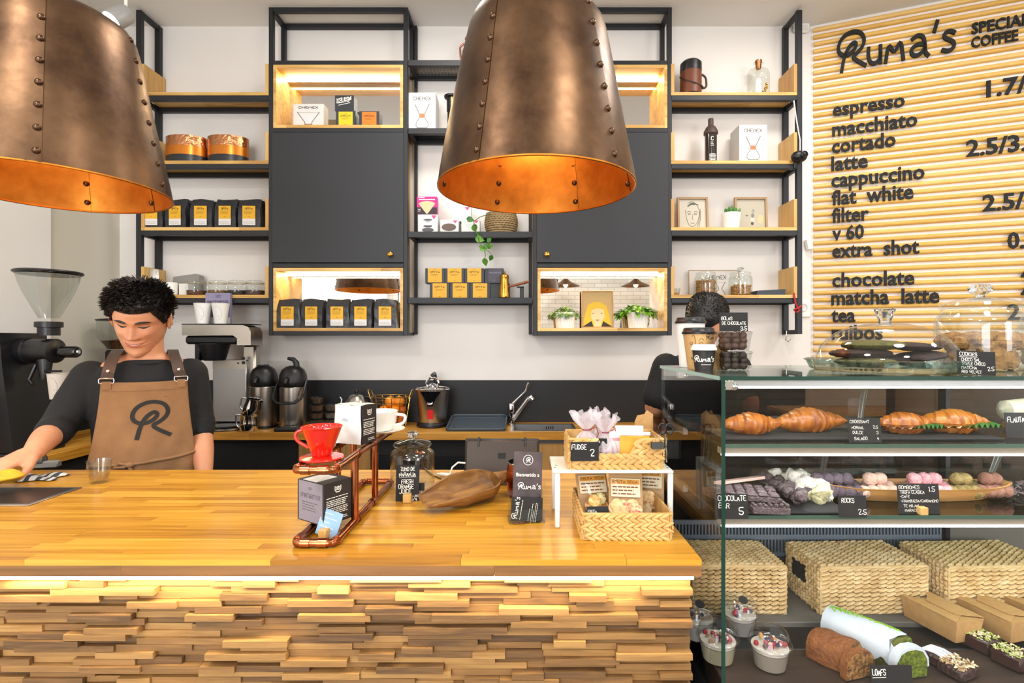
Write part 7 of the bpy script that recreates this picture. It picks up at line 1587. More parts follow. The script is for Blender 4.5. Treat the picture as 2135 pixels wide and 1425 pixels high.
t = thing('cold_brew_bottle', 'slim black cold brew bottle with white lettering on the second right shelf', 'bottle', (X_(1482, .06), YF + .06, ZL[1])); MB().lathe([(.03, 0), (.034, .005), (.035, .17)], 28).build('body', mat('bottle_dark', '#2a211f', .15, coat=.5), t)
MB().lathe([(.0355, .1705), (.041, .175), (.041, .19), (.028, .215), (.0155, .228), (.0155, .262), (.0145, .268), (0, .268)], 28).build('silicone_top', mat('silicone_brown', '#4a3a33', .6), t); q_ = MB(); hand(q_, 'C', -.01, .13, .022, 0, wd=.0038); lines_text(q_, -.013, .013, .115, 3, .009, .004, 0, .5, 2); lines_text(q_, -.02, .02, .045, 5, .0085, .0045, 0, .1, 5); q_.v = [(.0356 * math.sin(v[0] / .0356), -.0356 * math.cos(v[0] / .0356), v[2]) for v in q_.v]; q_.build('lettering', M['chalk'], t, smooth=False)
t2 = box_item('coffee_maker_box', 'tall white box with a carafe print on the second right shelf', (X_(1569, .03), YF + .022, ZL[1]), .162, .13, .218, M['paper'], deco=deco_full)
MB().box(-.0815, -.0811, .0, .13, .001, .217).build('grey_side', mat('side_grey', '#c9c6c4'), t2)
def picture(label, px, z, w, h, art, dy=.09, paper='#c9c2b2', frame='#a88a66', fw=.012, tilt=4, dp=.02, glassy=True):
    t = thing('picture_frame', label, 'picture', (X_(px, dy), YF + dy, z)); t.rotation_euler = (R(-tilt), 0, 0); fm = mat('frame_' + frame[1:], frame, .5)
    for a, b, c_, d_ in ((-w/2, -w/2 + fw, 0, h), (w/2 - fw, w/2, 0, h), (-w/2 + fw, w/2 - fw, 0, fw), (-w/2 + fw, w/2 - fw, h - fw, h)): MB().box(a, b, 0, dp, c_, d_, .001).build('frame_side', fm, t)
    MB().box(-w/2 + fw, w/2 - fw, dp * .6, dp * .8, fw, h - fw).build('picture_paper', mat('paper_' + paper[1:], paper, .7), t); art(t, w, h, dp * .6 - .0006); return t
def art_lines(t, w, h, y):
    q_ = MB(); T = lambda u, v: (u * w * .5, h * v)
    for p in ([(-.45, .62), (-.42, .4), (-.28, .2), (-.1, .12), (.2, .16), (.42, .4), (.45, .62)], [(-.3, .82), (-.1, .88), (.2, .84), (.4, .7), (.5, .5), (.3, .1)], [(.5, .66), (.55, .45), (.4, .12)], [(.02, .5), (-.04, .36), (.04, .33)], [(-.12, .24), (0, .22), (.12, .24)], [(-.34, .56), (-.2, .59), (-.1, .56)], [(.1, .56), (.22, .59), (.34, .56)], [(-.3, .5), (-.2, .53), (-.12, .5), (-.2, .48), (-.3, .5)], [(.1, .5), (.2, .53), (.3, .5), (.2, .48), (.1, .5)], [(-.35, .75), (-.1, .8), (.15, .78)]): ribbon(q_, chaikin(p, 2), .0026, y, T)
    for k in range(7): ribbon(q_, [(-.3 + .05 * k, .72 + .02 * k), (-.1 + .08 * k, .84 - .01 * k)], .004, y - 1e-5 * k, T)
    q_.build('line_drawing', mat('charcoal_line', '#4a4642'), t, smooth=False)
picture('framed line drawing of a face on the third right shelf', 1446, ZL[2], .185, .205, art_lines)
def art_abstract(t, w, h, y):
    for k, (x, z, a, b, c_) in enumerate(((.04, .22, .03, .05, '#4a463f'), (.05, .34, .045, .06, '#c9c6bc'), (.06, .46, .03, .07, '#7d7a74'), (.08, .6, .03, .06, '#9a948a'), (-.12, .46, .03, .02, '#6d6a66'), (.3, .35, .06, .14, '#cdbb8d'))): q_ = MB(); q_.add([(x * w + a * w * 1.6 * math.cos(i * .7854), y - 1e-5 * k, z * h + b * h * math.sin(i * .7854)) for i in range(8)], [tuple(range(8))]); q_.build('paint_shape', mat('shape_' + c_[1:], c_), t, smooth=False)
picture('framed abstract print behind the succulent on the third right shelf', 1568, ZL[2], .195, .205, art_abstract, paper='#b9b2a0')
t = thing('succulent', 'small green succulent in a white ribbed pot on the third right shelf', 'plant', (X_(1524, .05), YF + .048, ZL[2]))
q_ = MB().grid(lambda u, v: ((.045 + .010 * v) * (1 + .012 * math.sin(u * 6.28319 * 26)) * math.cos(u * 6.28319), (.045 + .010 * v) * .85 * (1 + .012 * math.sin(u * 6.28319 * 26)) * math.sin(u * 6.28319), .092 * v), 156, 6, True); q_.lathe([(.0545, .092), (.05, .09), (.05, .08), (0, .08)], 28, sy=.85); q_.build('pot', M['white'], t)
ls = MB().tube([(0, 0, 0), (0, .003, .02), (0, .007, .042), (0, .008, .05)], [.006, .009, .006, .001], 7).mesh('leaf', mat('succulent', '#4c8a35', .4, noise=(40, '#2c5f22', .9)))
for k in range(16): a = k * 2.4; d = .036 * math.sqrt((k + 1) / 16); link('leaf', ls, t, (d * math.cos(a), d * .8 * math.sin(a), .078), (R(22) * math.sin(a) * -1 * d / .03, R(22) * math.cos(a) * d / .03, a), (1, 1, .85 + .3 * ((k * 7) % 5) / 5))
def art_brand(t, w, h, y): q_ = MB(); hand(q_, 'CHEMEX', -w * .16, h * .66, h * .14, y, width=w * .40, wd=.004); carafe(q_, w * .12, h * .05, h * .5, w * .2, y); q_.build('poster_print', mat('print_grey', '#6f6b68'), t, smooth=False)
picture('white framed poster standing behind the two granola jars', 1490, ZL[3], .31, .165, art_brand, dy=.145, paper='#ddd6cf', frame='#c2ab88', fw=.004, dp=.008, tilt=3)
gran = (mat('granola_nut', '#b5803e', .7, noise=(70, '#6f4a22', .8)), mat('granola_gold', '#c48a3a', .7, noise=(70, '#7d4f20', .8)))
jar('clip jar full of nut granola in front of the white poster', X_(1471, .07), YF + .07, ZL[3], .066, .125, .056, False, (gran[0], .088, .0085, 'granola'), .054)
jar('glass jar two thirds full of golden granola, right of the nut granola', X_(1544, .07), YF + .07, ZL[3], .066, .125, .058, True, (gran[1], .058, .0085, 'granola'), .056)
t = thing('dark_case', 'flat dark blue case at the right end of the lowest right shelf', 'case', (X_(1601, .07), YF + .07, ZL[3]), 3); MB().prism([(-.088, 0), (.082, 0), (.086, .036), (-.085, .026)], -.04, .05, 'y').build('case_body', mat('case_navy', '#2d3540', .45), t)
t = thing('small_glass', 'small pale glass cup at the left end of the lowest right shelf', 'cup', (X_(1409, .05), YF + .05, ZL[3])); MB().lathe([(0, 0), (.02, 0), (.027, .042), (.025, .042), (.018, .004)], 24).build('cup', glass('thick_glass'), t); MB().lathe([(.0, .003), (.0185, .003), (.021, .015), (0, .016)], 20).build('sugar', mat('brown_sugar', '#b98a5a', .8), t)
# plants and portrait in the right lit box
def potted(label, px, dy, r, h, seed, n, L, spread, m1, m2, drop):
    t = thing('potted_plant', label, 'plant', (X_(px, dy), YF + dy, ZBX[1])); rr = random.Random(seed)
    q_ = MB().grid(lambda u, v: ((r * (.86 + .14 * v)) * (1 + .018 * math.sin(u * 6.28319 * 24)) * math.cos(u * 6.28319), (r * (.86 + .14 * v)) * (1 + .018 * math.sin(u * 6.28319 * 24)) * math.sin(u * 6.28319) * .8, h * v), 144, 5, True); q_.lathe([(r * .99, h), (r * .92, h), (r * .9, h * .88), (0, h * .88)], 28, sy=.8); q_.build('pot', M['white'], t)
    for nm, m, k0 in (('foliage', m1, 0), ('foliage', m2, 1)):
        q_ = MB(); base = leaf_mesh('tmp', L, L * .30, m, .2, 5); vs = [v.co.copy() for v in base.vertices]; fs = [tuple(p.vertices) for p in base.polygons]
        for k in range(n // 2):
            a = rr.uniform(0, 6.283); d = r * math.sqrt(rr.random()) * spread; el = rr.uniform(-.5, .9) - drop * (d / (r * spread)); z = h + rr.uniform(-.2, 1) * .02 + (1 - d / (r * spread)) * .03 - drop * .03 * (d / (r * spread))
            x, y = d * math.cos(a), min(d * math.sin(a), r * .8)
            q_.xf(Matrix.Translation((x, max(y * .7, -.085), z)) @ Euler((el, 0, a - 1.57 + rr.uniform(-.7, .7))).to_matrix().to_4x4() @ Matrix.Scale(rr.uniform(.7, 1.15), 4)); q_.add(vs, fs)
        q_.xf(); tag(q_.build(nm, m, t), kind='stuff')
        bpy.data.meshes.remove(base)
    q_ = MB()
    for k in range(9): a = rr.uniform(0, 6.28); q_.tube([(.01 * math.cos(a), .01 * math.sin(a), h * .85), (r * .6 * math.cos(a), r * .45 * math.sin(a), h + .02), (r * spread * .8 * math.cos(a), r * .5 * math.sin(a), h + .01 - drop * .02)], .0015, 5)
    q_.build('stems', mat('vine_stem', '#5b6b34'), t)
potted('dense small leaved plant in a white ribbed pot, left in the lit box', 1178, .075, .062, .095, 3, 190, .024, 1.45, mat('leaf_sage', '#4d7a3c', .5), mat('leaf_lime', '#8aa83c', .5), .9)
potted('bushy bright green plant in a white ribbed pot, right in the lit box', 1330, .075, .064, .095, 8, 150, .042, 1.5, mat('leaf_bright', '#4c9a1f', .45), mat('leaf_fresh', '#86bf2c', .45), .5)
def art_portrait(t, w, h, y):
    def poly(pts, c_, k, nm): q_ = MB(); q_.add([(a * w, y - 2e-5 * k, b * h) for a, b in pts], [tuple(range(len(pts)))]); q_.build(nm, mat('art_' + c_[1:], c_, .7), t, smooth=False)
    poly([(-.44, .05), (-.40, .3), (-.3, .62), (-.12, .70), (.1, .70), (.28, .6), (.38, .3), (.43, .05)], '#d2b234', 1, 'hair_shape'); poly([(-.18, .48), (.0, .54), (.2, .5), (.22, .3), (.12, .17), (.1, .05), (-.1, .05), (-.1, .17), (-.2, .3)], '#e5c49c', 2, 'face_shape')
    poly([(-.46, .05), (-.18, .2), (-.12, .05)], '#2c2628', 3, 'coat_shape'); poly([(.46, .05), (.18, .2), (.12, .05)], '#2c2628', 3, 'coat_shape'); poly([(-.08, .225), (0, .24), (.09, .225), (0, .2)], '#c04a3c', 4, 'lips_shape')
    for s in (-1, 1): poly([(s * .13 - .03, .40), (s * .13, .415), (s * .13 + .03, .40), (s * .13, .388)], '#4a3a34', 4, 'eye_shape')
picture('framed flat coloured portrait of a fair haired woman between the two plants', 1246, ZBX[1], .195, .23, art_portrait, dy=.115, paper='#b59d6e', frame='#b08a5a', fw=.006, dp=.012, tilt=3)
# conical pendant lamps over the customer side, seen only in the cabinet mirrors
for i, (x, y) in enumerate(((.75, -2.7), (1.98, -2.7))):
    t = thing('cone_pendant', 'small brass cone pendant over the customer side, %s in the mirror' % ('left', 'right')[i], 'lamp', (x, y, 2.45), 0, 'cone pendants by the brick wall'); MB().lathe([(.26, 0), (.1, .07), (.04, .12), (.03, .2), (0, .2)], 28, cap=False).build('shade', mat('old_brass', '#7d5a34', .35, .9), t); MB().ball((0, 0, .02), .04, 12, 8).build('bulb', M['bulb'], t); MB().tube([(0, 0, .2), (0, 0, ZC - 2.451)], .006, 6).build('cable', M['black'], t)
# spotlight behind the left lamp
t = thing('ceiling_spotlight', 'white cylinder spotlight under the ceiling, peeking out behind the left lamp', 'spotlight', at(248, 36, 2.35)); t.rotation_euler = (R(-34), R(24), 0); t.scale = (.82,) * 3
MB().lathe([(.05, -.055), (.052, -.05), (.052, .05), (.046, .06), (0, .06)], 28, cap=False).build('housing', mat('spot_grey', '#9a9a98', .4), t); MB().lathe([(.046, -.05), (0, -.048)], 24).build('lamp_face', mat('spot_glow', '#ffffff', emit=('#fff4e0', 25)), t)
o = MB().tube([(0, 0, 0), (0, 0, ZC - t.location.z)], .008, 8).build('stem', M['white'], t); o.matrix_parent_inverse = Matrix(); o.rotation_mode = 'QUATERNION'; o.rotation_quaternion = Euler((R(-34), R(24), 0)).to_quaternion().inverted(); o.location = (0, 0, .05); o.scale = (1, 1, 1.1)
light('spotlight', 'SPOT', t.location + Vector((0, -.04, -.07)), 26, (1, .93, .82), (R(-34), R(24), 0), .03, spot=75)
# ---------------------------------------------------------------- people
def interp(tab, t):
    for (a, x), (b, y) in zip(tab, tab[1:]):
        if a <= t <= b: k = (t - a) / (b - a); k = k * k * (3 - 2 * k) * .5 + k * .5; return x + (y - x) * k
    return tab[0][1] if t < tab[0][0] else tab[-1][1]
HW = [(0, .022), (.04, .036), (.12, .052), (.22, .062), (.35, .0705), (.5, .0755), (.65, .0775), (.78, .0735), (.88, .061), (.95, .042), (1, .004)]
HFr = [(0, .066), (.05, .080), (.12, .086), (.2, .084), (.3, .088), (.42, .088), (.52, .084), (.6, .091), (.7, .091), (.8, .080), (.9, .056), (.96, .034), (1, .003)]
HBk = [(0, .0), (.1, .018), (.2, .045), (.3, .072), (.42, .092), (.55, .103), (.7, .104), (.82, .090), (.92, .060), (1, .003)]
HH = .232
g_ = lambda x, c, s: math.exp(-((x - c) / s) ** 2)
def face_bump(x, t):
    ax = abs(x); b = 0
    b += .026 * g_(x, 0, .0085 + .006 * max(0, (.47 - t) / .12)) * (max(0, min(1, (.60 - t) / .20)) if t > .385 else max(0, 1 - ((.385 - t) / .045) ** 2))
    b += .0085 * g_(ax, .0145, .0065) * g_(t, .375, .026)
    b -= .0085 * g_(ax, .031, .015) * g_(t, .535, .035); b += .0045 * g_(ax, .031, .012) * g_(t, .528, .02)
    b += .0035 * g_(ax, .028, .022) * g_(t, .60, .025); b += .0070 * g_(ax, .042, .016) * g_(t, .42, .06)
    tm = .255 + 22 * x * x
    b += .0055 * g_(x, 0, .024) * (g_(t, tm + .022, .014) + 1.15 * g_(t, tm - .026, .018)); b -= .0045 * g_(x, 0, .026) * g_(t, tm, .008); b -= .003 * g_(ax, .036, .008) * g_(t, .30, .05)
    b += .005 * g_(x, 0, .018) * g_(t, .07, .045)
    return b
def head_pt(x, t, off=0.0):
    w_, f_ = interp(HW, t), interp(HFr, t); s = max(-1, min(1, x / w_)); return Vector((x, -(f_ + off) * math.sqrt(max(0, 1 - s * s)) - face_bump(x, t), (t - .5) * HH))
def head_surface(u, t, off=0.0):
    a = (u - .5) * 2 * math.pi; w_, f_, b_ = interp(HW, t) + off, interp(HFr, t) + off, interp(HBk, t) + off
    x = w_ * math.sin(a); c = math.cos(a); y = -f_ * c if c > 0 else -b_ * c
    if c > 0: y -= face_bump(x, t) * min(1, c * 2)
    return Vector((x, y, (t - .5) * (HH + 2 * off)))
SKIN = mat('skin_light', '#d59a74', .5, noise=(9, '#cb8a66', .5)); SKIN.node_tree.nodes['Principled BSDF'].inputs['Subsurface Weight'].default_value = .06
SKIN.node_tree.nodes['Principled BSDF'].inputs['Subsurface Radius'].default_value = (.02, .008, .004)
HAIR = mat('black_hair', '#120e0d', .45, bump=(220, .15)); SHIRT = mat('black_shirt', '#141517', .85, bump=(40, .25)); LIPS = mat('lips', '#b5604f', .45); DARKM = mat('mouth_dark', '#5a1f1a', .6)
APRON = mat('brown_apron', '#99714b', .9, noise=(14, '#8a6442', .6), bump=(350, .25)); LEATHER = mat('strap_leather', '#4a3a34', .45, bump=(120, .15))
def loft(mb, rings, n=24):
    """rings: (centre, rx, ry)"""
    vs = []; fs = []
    for c, rx, ry in rings:
        for i in range(n):
            a = 2 * math.pi * i / n; q2 = .86 if rx > .1 else 1; ca, sa = math.cos(a), math.sin(a)
            vs.append((c[0] + rx * math.copysign(abs(ca) ** q2, ca), c[1] + ry * math.copysign(abs(sa) ** q2, sa), c[2]))
    for k in range(len(rings) - 1):
        for i in range(n): fs.append((k*n+i, k*n+(i+1) % n, (k+1)*n+(i+1) % n, (k+1)*n+i))
    fs += [tuple(range(n))[::-1], tuple((len(rings)-1)*n+i for i in range(n))]; mb.add(vs, fs)
def limb(mb, pts, rs, n=14, sub=6):
    P2 = [Vector(p) for p in pts]; out = []; ro = []; N = len(P2)
    for i in range(N - 1):
        p0, p1, p2, p3 = P2[max(i-1, 0)], P2[i], P2[i+1], P2[min(i+2, N-1)]
        for k in range(sub):
            t = k / sub; out.append(.5 * ((2*p1) + (p2-p0)*t + (2*p0-5*p1+4*p2-p3)*t*t + (3*p1-p0-3*p2+p3)*t**3)); ro.append(rs[i] + (rs[i+1] - rs[i]) * t)
    out.append(P2[-1]); ro.append(rs[-1]); mb.tube(out, ro, n); mb.ball(out[0], rs[0], 12, 8); mb.ball(out[-1], rs[-1], 12, 8)
def hand_mesh(mb, wrist, dirv, up, side, curl=.5, s=1.0, spread=.12):
    """palm and five bent fingers; dirv = towards the fingers, up = back of the hand, side: +1 puts the thumb on dirv x up"""
    d = Vector(dirv).normalized(); u = Vector(up); u = (u - d * u.dot(d)).normalized(); v = d.cross(u) * side; W = Vector(wrist)
    def L(a, b, c): return W + (d * a + v * b + u * c) * s
    limb(mb, [L(0, 0, 0), L(.03, 0, 0), L(.075, .0, 0)], [.026*s, .027*s, .022*s]); 
    for b in (-.027, -.009, .010, .028): limb(mb, [L(.02, b*.6, 0), L(.085, b, 0)], [.014*s, .0115*s], 10, 3)
    for k, (b, ln) in enumerate(((.029, .068), (.010, .078), (-.009, .072), (-.027, .056))):
        a = 0; p = (.085, b, 0); pts = [p]; sp_ = (1.5 - k) * spread
        for j, fr in enumerate((.45, .3, .25)):
            a += curl * (.55, .85, .6)[j]; p = (p[0] + ln * fr * math.cos(a), p[1] + ln * fr * math.sin(sp_) * math.cos(a), p[2] - ln * fr * math.sin(a)); pts.append(p)
        limb(mb, [L(*q2) for q2 in pts], [.0098*s, .009*s, .0083*s, .007*s], 10, 4)
    limb(mb, [L(.015, .022, -.004), L(.045, .048, -.014), L(.068, .056, -.026), L(.086, .052, -.036)], [.015*s, .0125*s, .0105*s, .008*s], 10, 4)
def remesh(o, vox, it=6):
    m = o.modifiers.new('remesh', 'REMESH'); m.mode = 'VOXEL'; m.voxel_size = vox; m.use_smooth_shade = True
    s_ = o.modifiers.new('smooth', 'SMOOTH'); s_.factor = .5; s_.iterations = it
def freeze(o):
    dg = bpy.context.evaluated_depsgraph_get(); me = bpy.data.meshes.new_from_object(o.evaluated_get(dg)); o.modifiers.clear(); old = o.data; o.data = me; bpy.data.meshes.remove(old); return o
def strip(mb, pts, wd, th, wdir=(1, 0, 0)):
    """flat strap with rectangular section along pts"""
    P2 = [Vector(p) for p in pts]; vs = []; fs = []; N = len(P2)
    for i, p in enumerate(P2):
        t = (P2[min(i+1, N-1)] - P2[max(i-1, 0)]).normalized(); w_ = Vector(wdir); w_ = (w_ - t * w_.dot(t)).normalized(); n_ = t.cross(w_)
        vs += [p + w_*wd/2 + n_*th/2, p - w_*wd/2 + n_*th/2, p - w_*wd/2 - n_*th/2, p + w_*wd/2 - n_*th/2]
    for i in range(N - 1):
        for k in range(4): fs.append((4*i+k, 4*i+(k+1) % 4, 4*i+4+(k+1) % 4, 4*i+4+k))
    mb.add(vs, fs + [(3, 2, 1, 0), (4*N-4, 4*N-3, 4*N-2, 4*N-1)])
def head_group(t, Mh, skin, seed, hairline=.75, spikes=2600, vol=1.0, ls=1.0):
    """head with face, ears, hair, lashes and lips; returns the head mesh builder for joining with the body"""
    hb = MB(); hb.grid(lambda u, v: Mh @ head_surface(u, .0 + v * 1.0), 96, 84, True)
    for s in (-1, 1):
        hb.xf(Mh @ Matrix.Translation((s * .0785, .006, .0)) @ Euler((R(-8), 0, R(s * 22))).to_matrix().to_4x4())
        hb.ball((0, 0, 0), (.0075, .018, .030), 14, 12); ring = [(s * .006, .015 * math.cos(a * .3142) + .002, .026 * math.sin(a * .3142) + .003) for a in range(-3, 13)]; hb.tube(ring, .0052, 8); hb.xf()
    r = random.Random(seed); hm = MB()
    def low(u):
        a = abs(u - .5) * 2   # 0 front .. 1 back
        if a < .24: return hairline - .012 - .006 * math.cos(a * 13)
        if a < .42: k = (a - .24) / .18; return hairline - .03 + (.50 - hairline) * k
        if a < .55: return .50 + .06 * math.sin((a - .42) / .13 * math.pi)
        return max(.24, .50 - (a - .55) / .45 * .42)
    def hp(u, v, extra=0):
        t_ = low(u) + (1 - low(u)) * v; k = min(1, v * 5); off = (.003 + .008 * k + .008 * max(0, t_ - .7) / .3) * vol + extra
        return head_surface(u, min(t_, 1), off) 
    hm.grid(lambda u, v: Mh @ hp(u, v), 80, 26, True)
    for k in range(spikes):
        u, v = r.random(), r.random() ** .8; p = hp(u, v); q2 = hp(u, v, .012); n_ = (q2 - p).normalized(); d = (n_ * .8 + Vector((r.uniform(-.14, .14) - .12, -.30 + r.uniform(-.14, .14), .18 + r.uniform(-.1, .22)))).normalized(); ln = r.uniform(.014, .030) * (1 if v > .3 else .4) * vol * ls
        hm.tube([Mh @ (p - n_ * .004), Mh @ (p + d * ln * .55 + n_ * .002), Mh @ (p + d * ln + Vector((0, 0, -.2 * ln)))], [.0020, .0015, .0002], 4)
    hm.build('hair', HAIR, t, angle=80)
    eb = MB()
    for s in (-1, 1):
        pts = [Mh @ (head_pt(s * x, .598 + .018 * math.sin((x - .012) / .04 * math.pi) , .002) + Vector((0, -.0012, 0))) for x in (.013, .02, .028, .036, .044, .051)]; eb.tube(pts, [.0022, .0038, .004, .0036, .0028, .001], 6)
    eb.build('eyebrows', HAIR, t); lb2 = MB()
    for s in (-1, 1): lb2.tube([Mh @ (head_pt(s * x, .530 - .016 * math.sin((x - .016) / .03 * math.pi), .0005) + Vector((0, -.0006, 0))) for x in (.016, .021, .027, .033, .039, .046)], [.0008, .0017, .0021, .0021, .0018, .0008], 6)
    lb2.build('eyelashes', HAIR, t); ey = MB()
    for s in (-1, 1): ey.grid(lambda u, v: Mh @ (head_pt(s * (.019 + .024 * u), .522 - .014 * math.sin(u * math.pi) - .010 * v * math.sin(u * math.pi), .0004) + Vector((0, -.0004, 0))), 10, 4)
    ey.build('eyes', mat('eye_slit', '#3a2822', .3), t); lp = MB()
    for dt, sgn in ((.019, 1), (-.022, -1)): lp.grid(lambda u, v: Mh @ (head_pt((u - .5) * .054, .255 + 22 * ((u - .5) * .054) ** 2 + dt * (.35 + 1.0 * v) * math.sin(math.pi * u) ** .7, .0) + Vector((0, -.0012 * math.sin(math.pi * v) - .0003, 0))), 18, 6)
    lp.build('lips', LIPS, t); th_ = MB().grid(lambda u, v: Mh @ (head_pt((u - .5) * .044, .255 + 22 * ((u - .5) * .044) ** 2 + (.008 - .016 * v) * math.sin(math.pi * u) ** .7, .0) + Vector((0, -.0012, 0))), 14, 4); th_.build('teeth', mat('teeth', '#efe6da', .3), t)
    return hb
def join(o, hb, m):
    """appends another builder's faces to a frozen mesh object"""
    me = o.data; bm = bmesh.new(); bm.from_mesh(me); vs = [bm.verts.new(v) for v in hb.v]; 
    for f in hb.f:
        try: nf = bm.faces.new([vs[i] for i in f]); nf.smooth = True
        except ValueError: pass
    bmesh.ops.recalc_face_normals(bm, faces=bm.faces); bm.to_mesh(me); bm.free()

# ---- the barista behind the bar
BXc, BYc = -1.452, 2.0; YAW = R(33)
Tw = Matrix.Translation((BXc, BYc, 0)) @ Matrix.Rotation(YAW, 4, 'Z') @ Matrix.Translation((-BXc, -BYc, 0))
pa = thing('person', 'smiling dark haired barista in black shirt and brown apron looking down behind the bar', 'person', (0, 0, 0))
Shr, Elr, Wrr = (-1.606, 1.925, 1.362), (-1.640, 1.83, 1.195), (-1.545, 1.635, 1.145)
Shl, Ell, Wrl = (-1.332, 2.075, 1.366), (-1.300, 2.08, 1.165), (-1.215, 1.975, .985)
Hc = Vector((-1.445, 1.962, 1.578)); Mh = Matrix.Translation(Hc) @ Euler((R(24), R(3), R(19)), 'XYZ').to_matrix().to_4x4() @ Matrix.Scale(1.10, 4)
body = MB(); body.xf(Tw)
loft(body, [((BXc, BYc, .86), .160, .115), ((BXc, BYc, 1.0), .158, .11), ((BXc, BYc, 1.15), .158, .108), ((BXc, BYc + .005, 1.27), .172, .112), ((BXc, BYc + .008, 1.36), .182, .10), ((BXc, BYc + .01, 1.42), .13, .075), ((BXc, BYc + .005, 1.45), .06, .055)]); body.xf()
limb(body, [(BXc, BYc + .01, 1.40), (BXc + .005, BYc - .005, 1.46), (Hc.x + .004, Hc.y + .02, 1.53)], [.062, .055, .056])
for s, ft in ((-1, 0), (1, 0)): limb(body, [(BXc + s * .085, BYc, .90), (BXc + s * .095, BYc - .01, .50), (BXc + s * .10, BYc + .02, .09)], [.085, .058, .04]); limb(body, [(BXc + s * .10, BYc + .03, .05), (BXc + s * .115, BYc - .12, .035)], [.045, .035])
limb(body, [Shr, Elr, ((Elr[0]+Wrr[0])/2 - .004, (Elr[1]+Wrr[1])/2, (Elr[2]+Wrr[2])/2 + .002), Wrr], [.055, .043, .041, .028]); limb(body, [Shl, Ell, ((Ell[0]+Wrl[0])/2 + .004, (Ell[1]+Wrl[1])/2, (Ell[2]+Wrl[2])/2), Wrl], [.055, .043, .040, .028])
hand_mesh(body, Wrr, (-.22, -.80, -.22), (.1, -.25, 1), -1, .55, 1.0, .16); hand_mesh(body, Wrl, (.05, -.18, -1), (.9, -.3, 0), 1, .45)
bo = body.build('body', SKIN, pa); remesh(bo, .0055, 5)
shirt = MB(); shirt.xf(Tw)
loft(shirt, [((BXc, BYc, .90), .172, .128), ((BXc, BYc, 1.0), .167, .124), ((BXc, BYc, 1.15), .167, .122), ((BXc, BYc + .005, 1.27), .178, .125), ((BXc, BYc + .008, 1.355), .182, .113), ((BXc, BYc + .012, 1.400), .150, .095), ((BXc + .003, BYc + .006, 1.427), .090, .084)]); shirt.xf()
lerp3 = lambda a, b, k: tuple(a[i] + (b[i] - a[i]) * k for i in range(3))
limb(shirt, [Shr, lerp3(Shr, Elr, .5), Elr, lerp3(Elr, Wrr, .22)], [.064, .062, .056, .055]); limb(shirt, [Shl, lerp3(Shl, Ell, .5), Ell, lerp3(Ell, Wrl, .12)], [.064, .060, .056, .054])
rr = random.Random(8)
for k in range(26):   # folds
    s0, e0, a0, b0 = ((Shr, Elr, .2, 1.0), (Shl, Ell, .2, 1.0))[k % 2]; f_ = rr.uniform(a0, b0); c = Vector(lerp3(s0, e0, f_)); an = rr.uniform(3.2, 6.2); rad_ = .058; p0 = c + Vector((rad_ * math.cos(an), rad_ * math.sin(an), .012)); p1 = c + Vector((rad_ * math.cos(an + 1.2), rad_ * math.sin(an + 1.2), -.018 + rr.uniform(-.01, .02)))
    shirt.tube([p0, (p0 + p1) / 2 + ((p0 + p1) / 2 - c) * .22, p1], [.003, .008, .003], 6)
for k in range(8): x0 = BXc + rr.uniform(-.16, .16); shirt.tube([(x0, BYc - .108, rr.uniform(1.3, 1.36)), (x0 + rr.uniform(-.05, .05), BYc - .12, rr.uniform(1.26, 1.31))], [.004, .004], 6)
so = shirt.build('shirt', SHIRT, pa); remesh(so, .008, 4)
tr = MB(); loft(tr, [((BXc, BYc, .80), .17, .12), ((BXc, BYc, .93), .172, .122)])
for s in (-1, 1): limb(tr, [(BXc + s * .085, BYc, .84), (BXc + s * .095, BYc - .01, .50), (BXc + s * .10, BYc + .02, .11)], [.095, .07, .06])
to = tr.build('trousers', mat('dark_trousers', '#1c2027', .85), pa); remesh(to, .012, 3)
bpy.context.view_layer.update()
for o in (bo, so, to): freeze(o)
hb = head_group(pa, Mh, SKIN, 3); join(bo, hb, SKIN)
# neckband
MB().tube([Tw @ Vector(p) for p in [(BXc + .004 + .084 * math.cos(a * .2244), BYc + .004 + .084 * math.sin(a * .2244), 1.430 - .008 * (1 - math.sin(a * .2244))) for a in range(28)]], .0065, 8, True).build('neckband', SHIRT, so)
# apron
def ap_y(x, z, off=.0):
    rx, ry = .215, .132 + .012 * max(0, min(1, (1.22 - z) / .25)); s = max(-1, min(1, (x - BXc) / rx)); base = BYc - ry * (1 - abs(s) ** 2.6) ** .5
    return base - .006 - off - .004 * math.sin(x * 48 + z * 21) * max(0, min(1, (1.26 - z) / .2)) - .0025 * math.sin(x * 90 - z * 35) * max(0, min(1, (1.2 - z) / .2))
ZA1, ZA0 = 1.352, .78
def ap_x(u, z):
    k = max(0, min(1, (ZA1 - z) / .30)); l = BXc - .126 - .042 * k ** 1.5 ; r_ = BXc + .132 + .030 * k ** 1.5; return l + (r_ - l) * u
def TW(p): return tuple(Tw @ Vector(p))
def ap(u, v, off=0): z = ZA0 + (ZA1 - .004 * math.sin(u * 3.14) - ZA0) * v; x = ap_x(u, z); return TW((x, ap_y(x, z, off), z))
am = MB().grid(lambda u, v: ap(u, v), 46, 50); am.grid(lambda u, v: ap(u, v, .0035), 46, 50)
n = 46 * 50; am.f += [[i, i + 1, n + i + 1, n + i] for i in range(45)] + [[n - 46 + i, n - 45 + i, 2*n - 45 + i, 2*n - 46 + i] for i in range(45)] + [[46*j, 46*j + 46, n + 46*j + 46, n + 46*j] for j in range(49)] + [[46*j + 45, 46*j + 91, n + 46*j + 91, n + 46*j + 45] for j in range(49)]; am.m = [0] * len(am.f)
apo = am.build('apron', APRON, pa, angle=70)
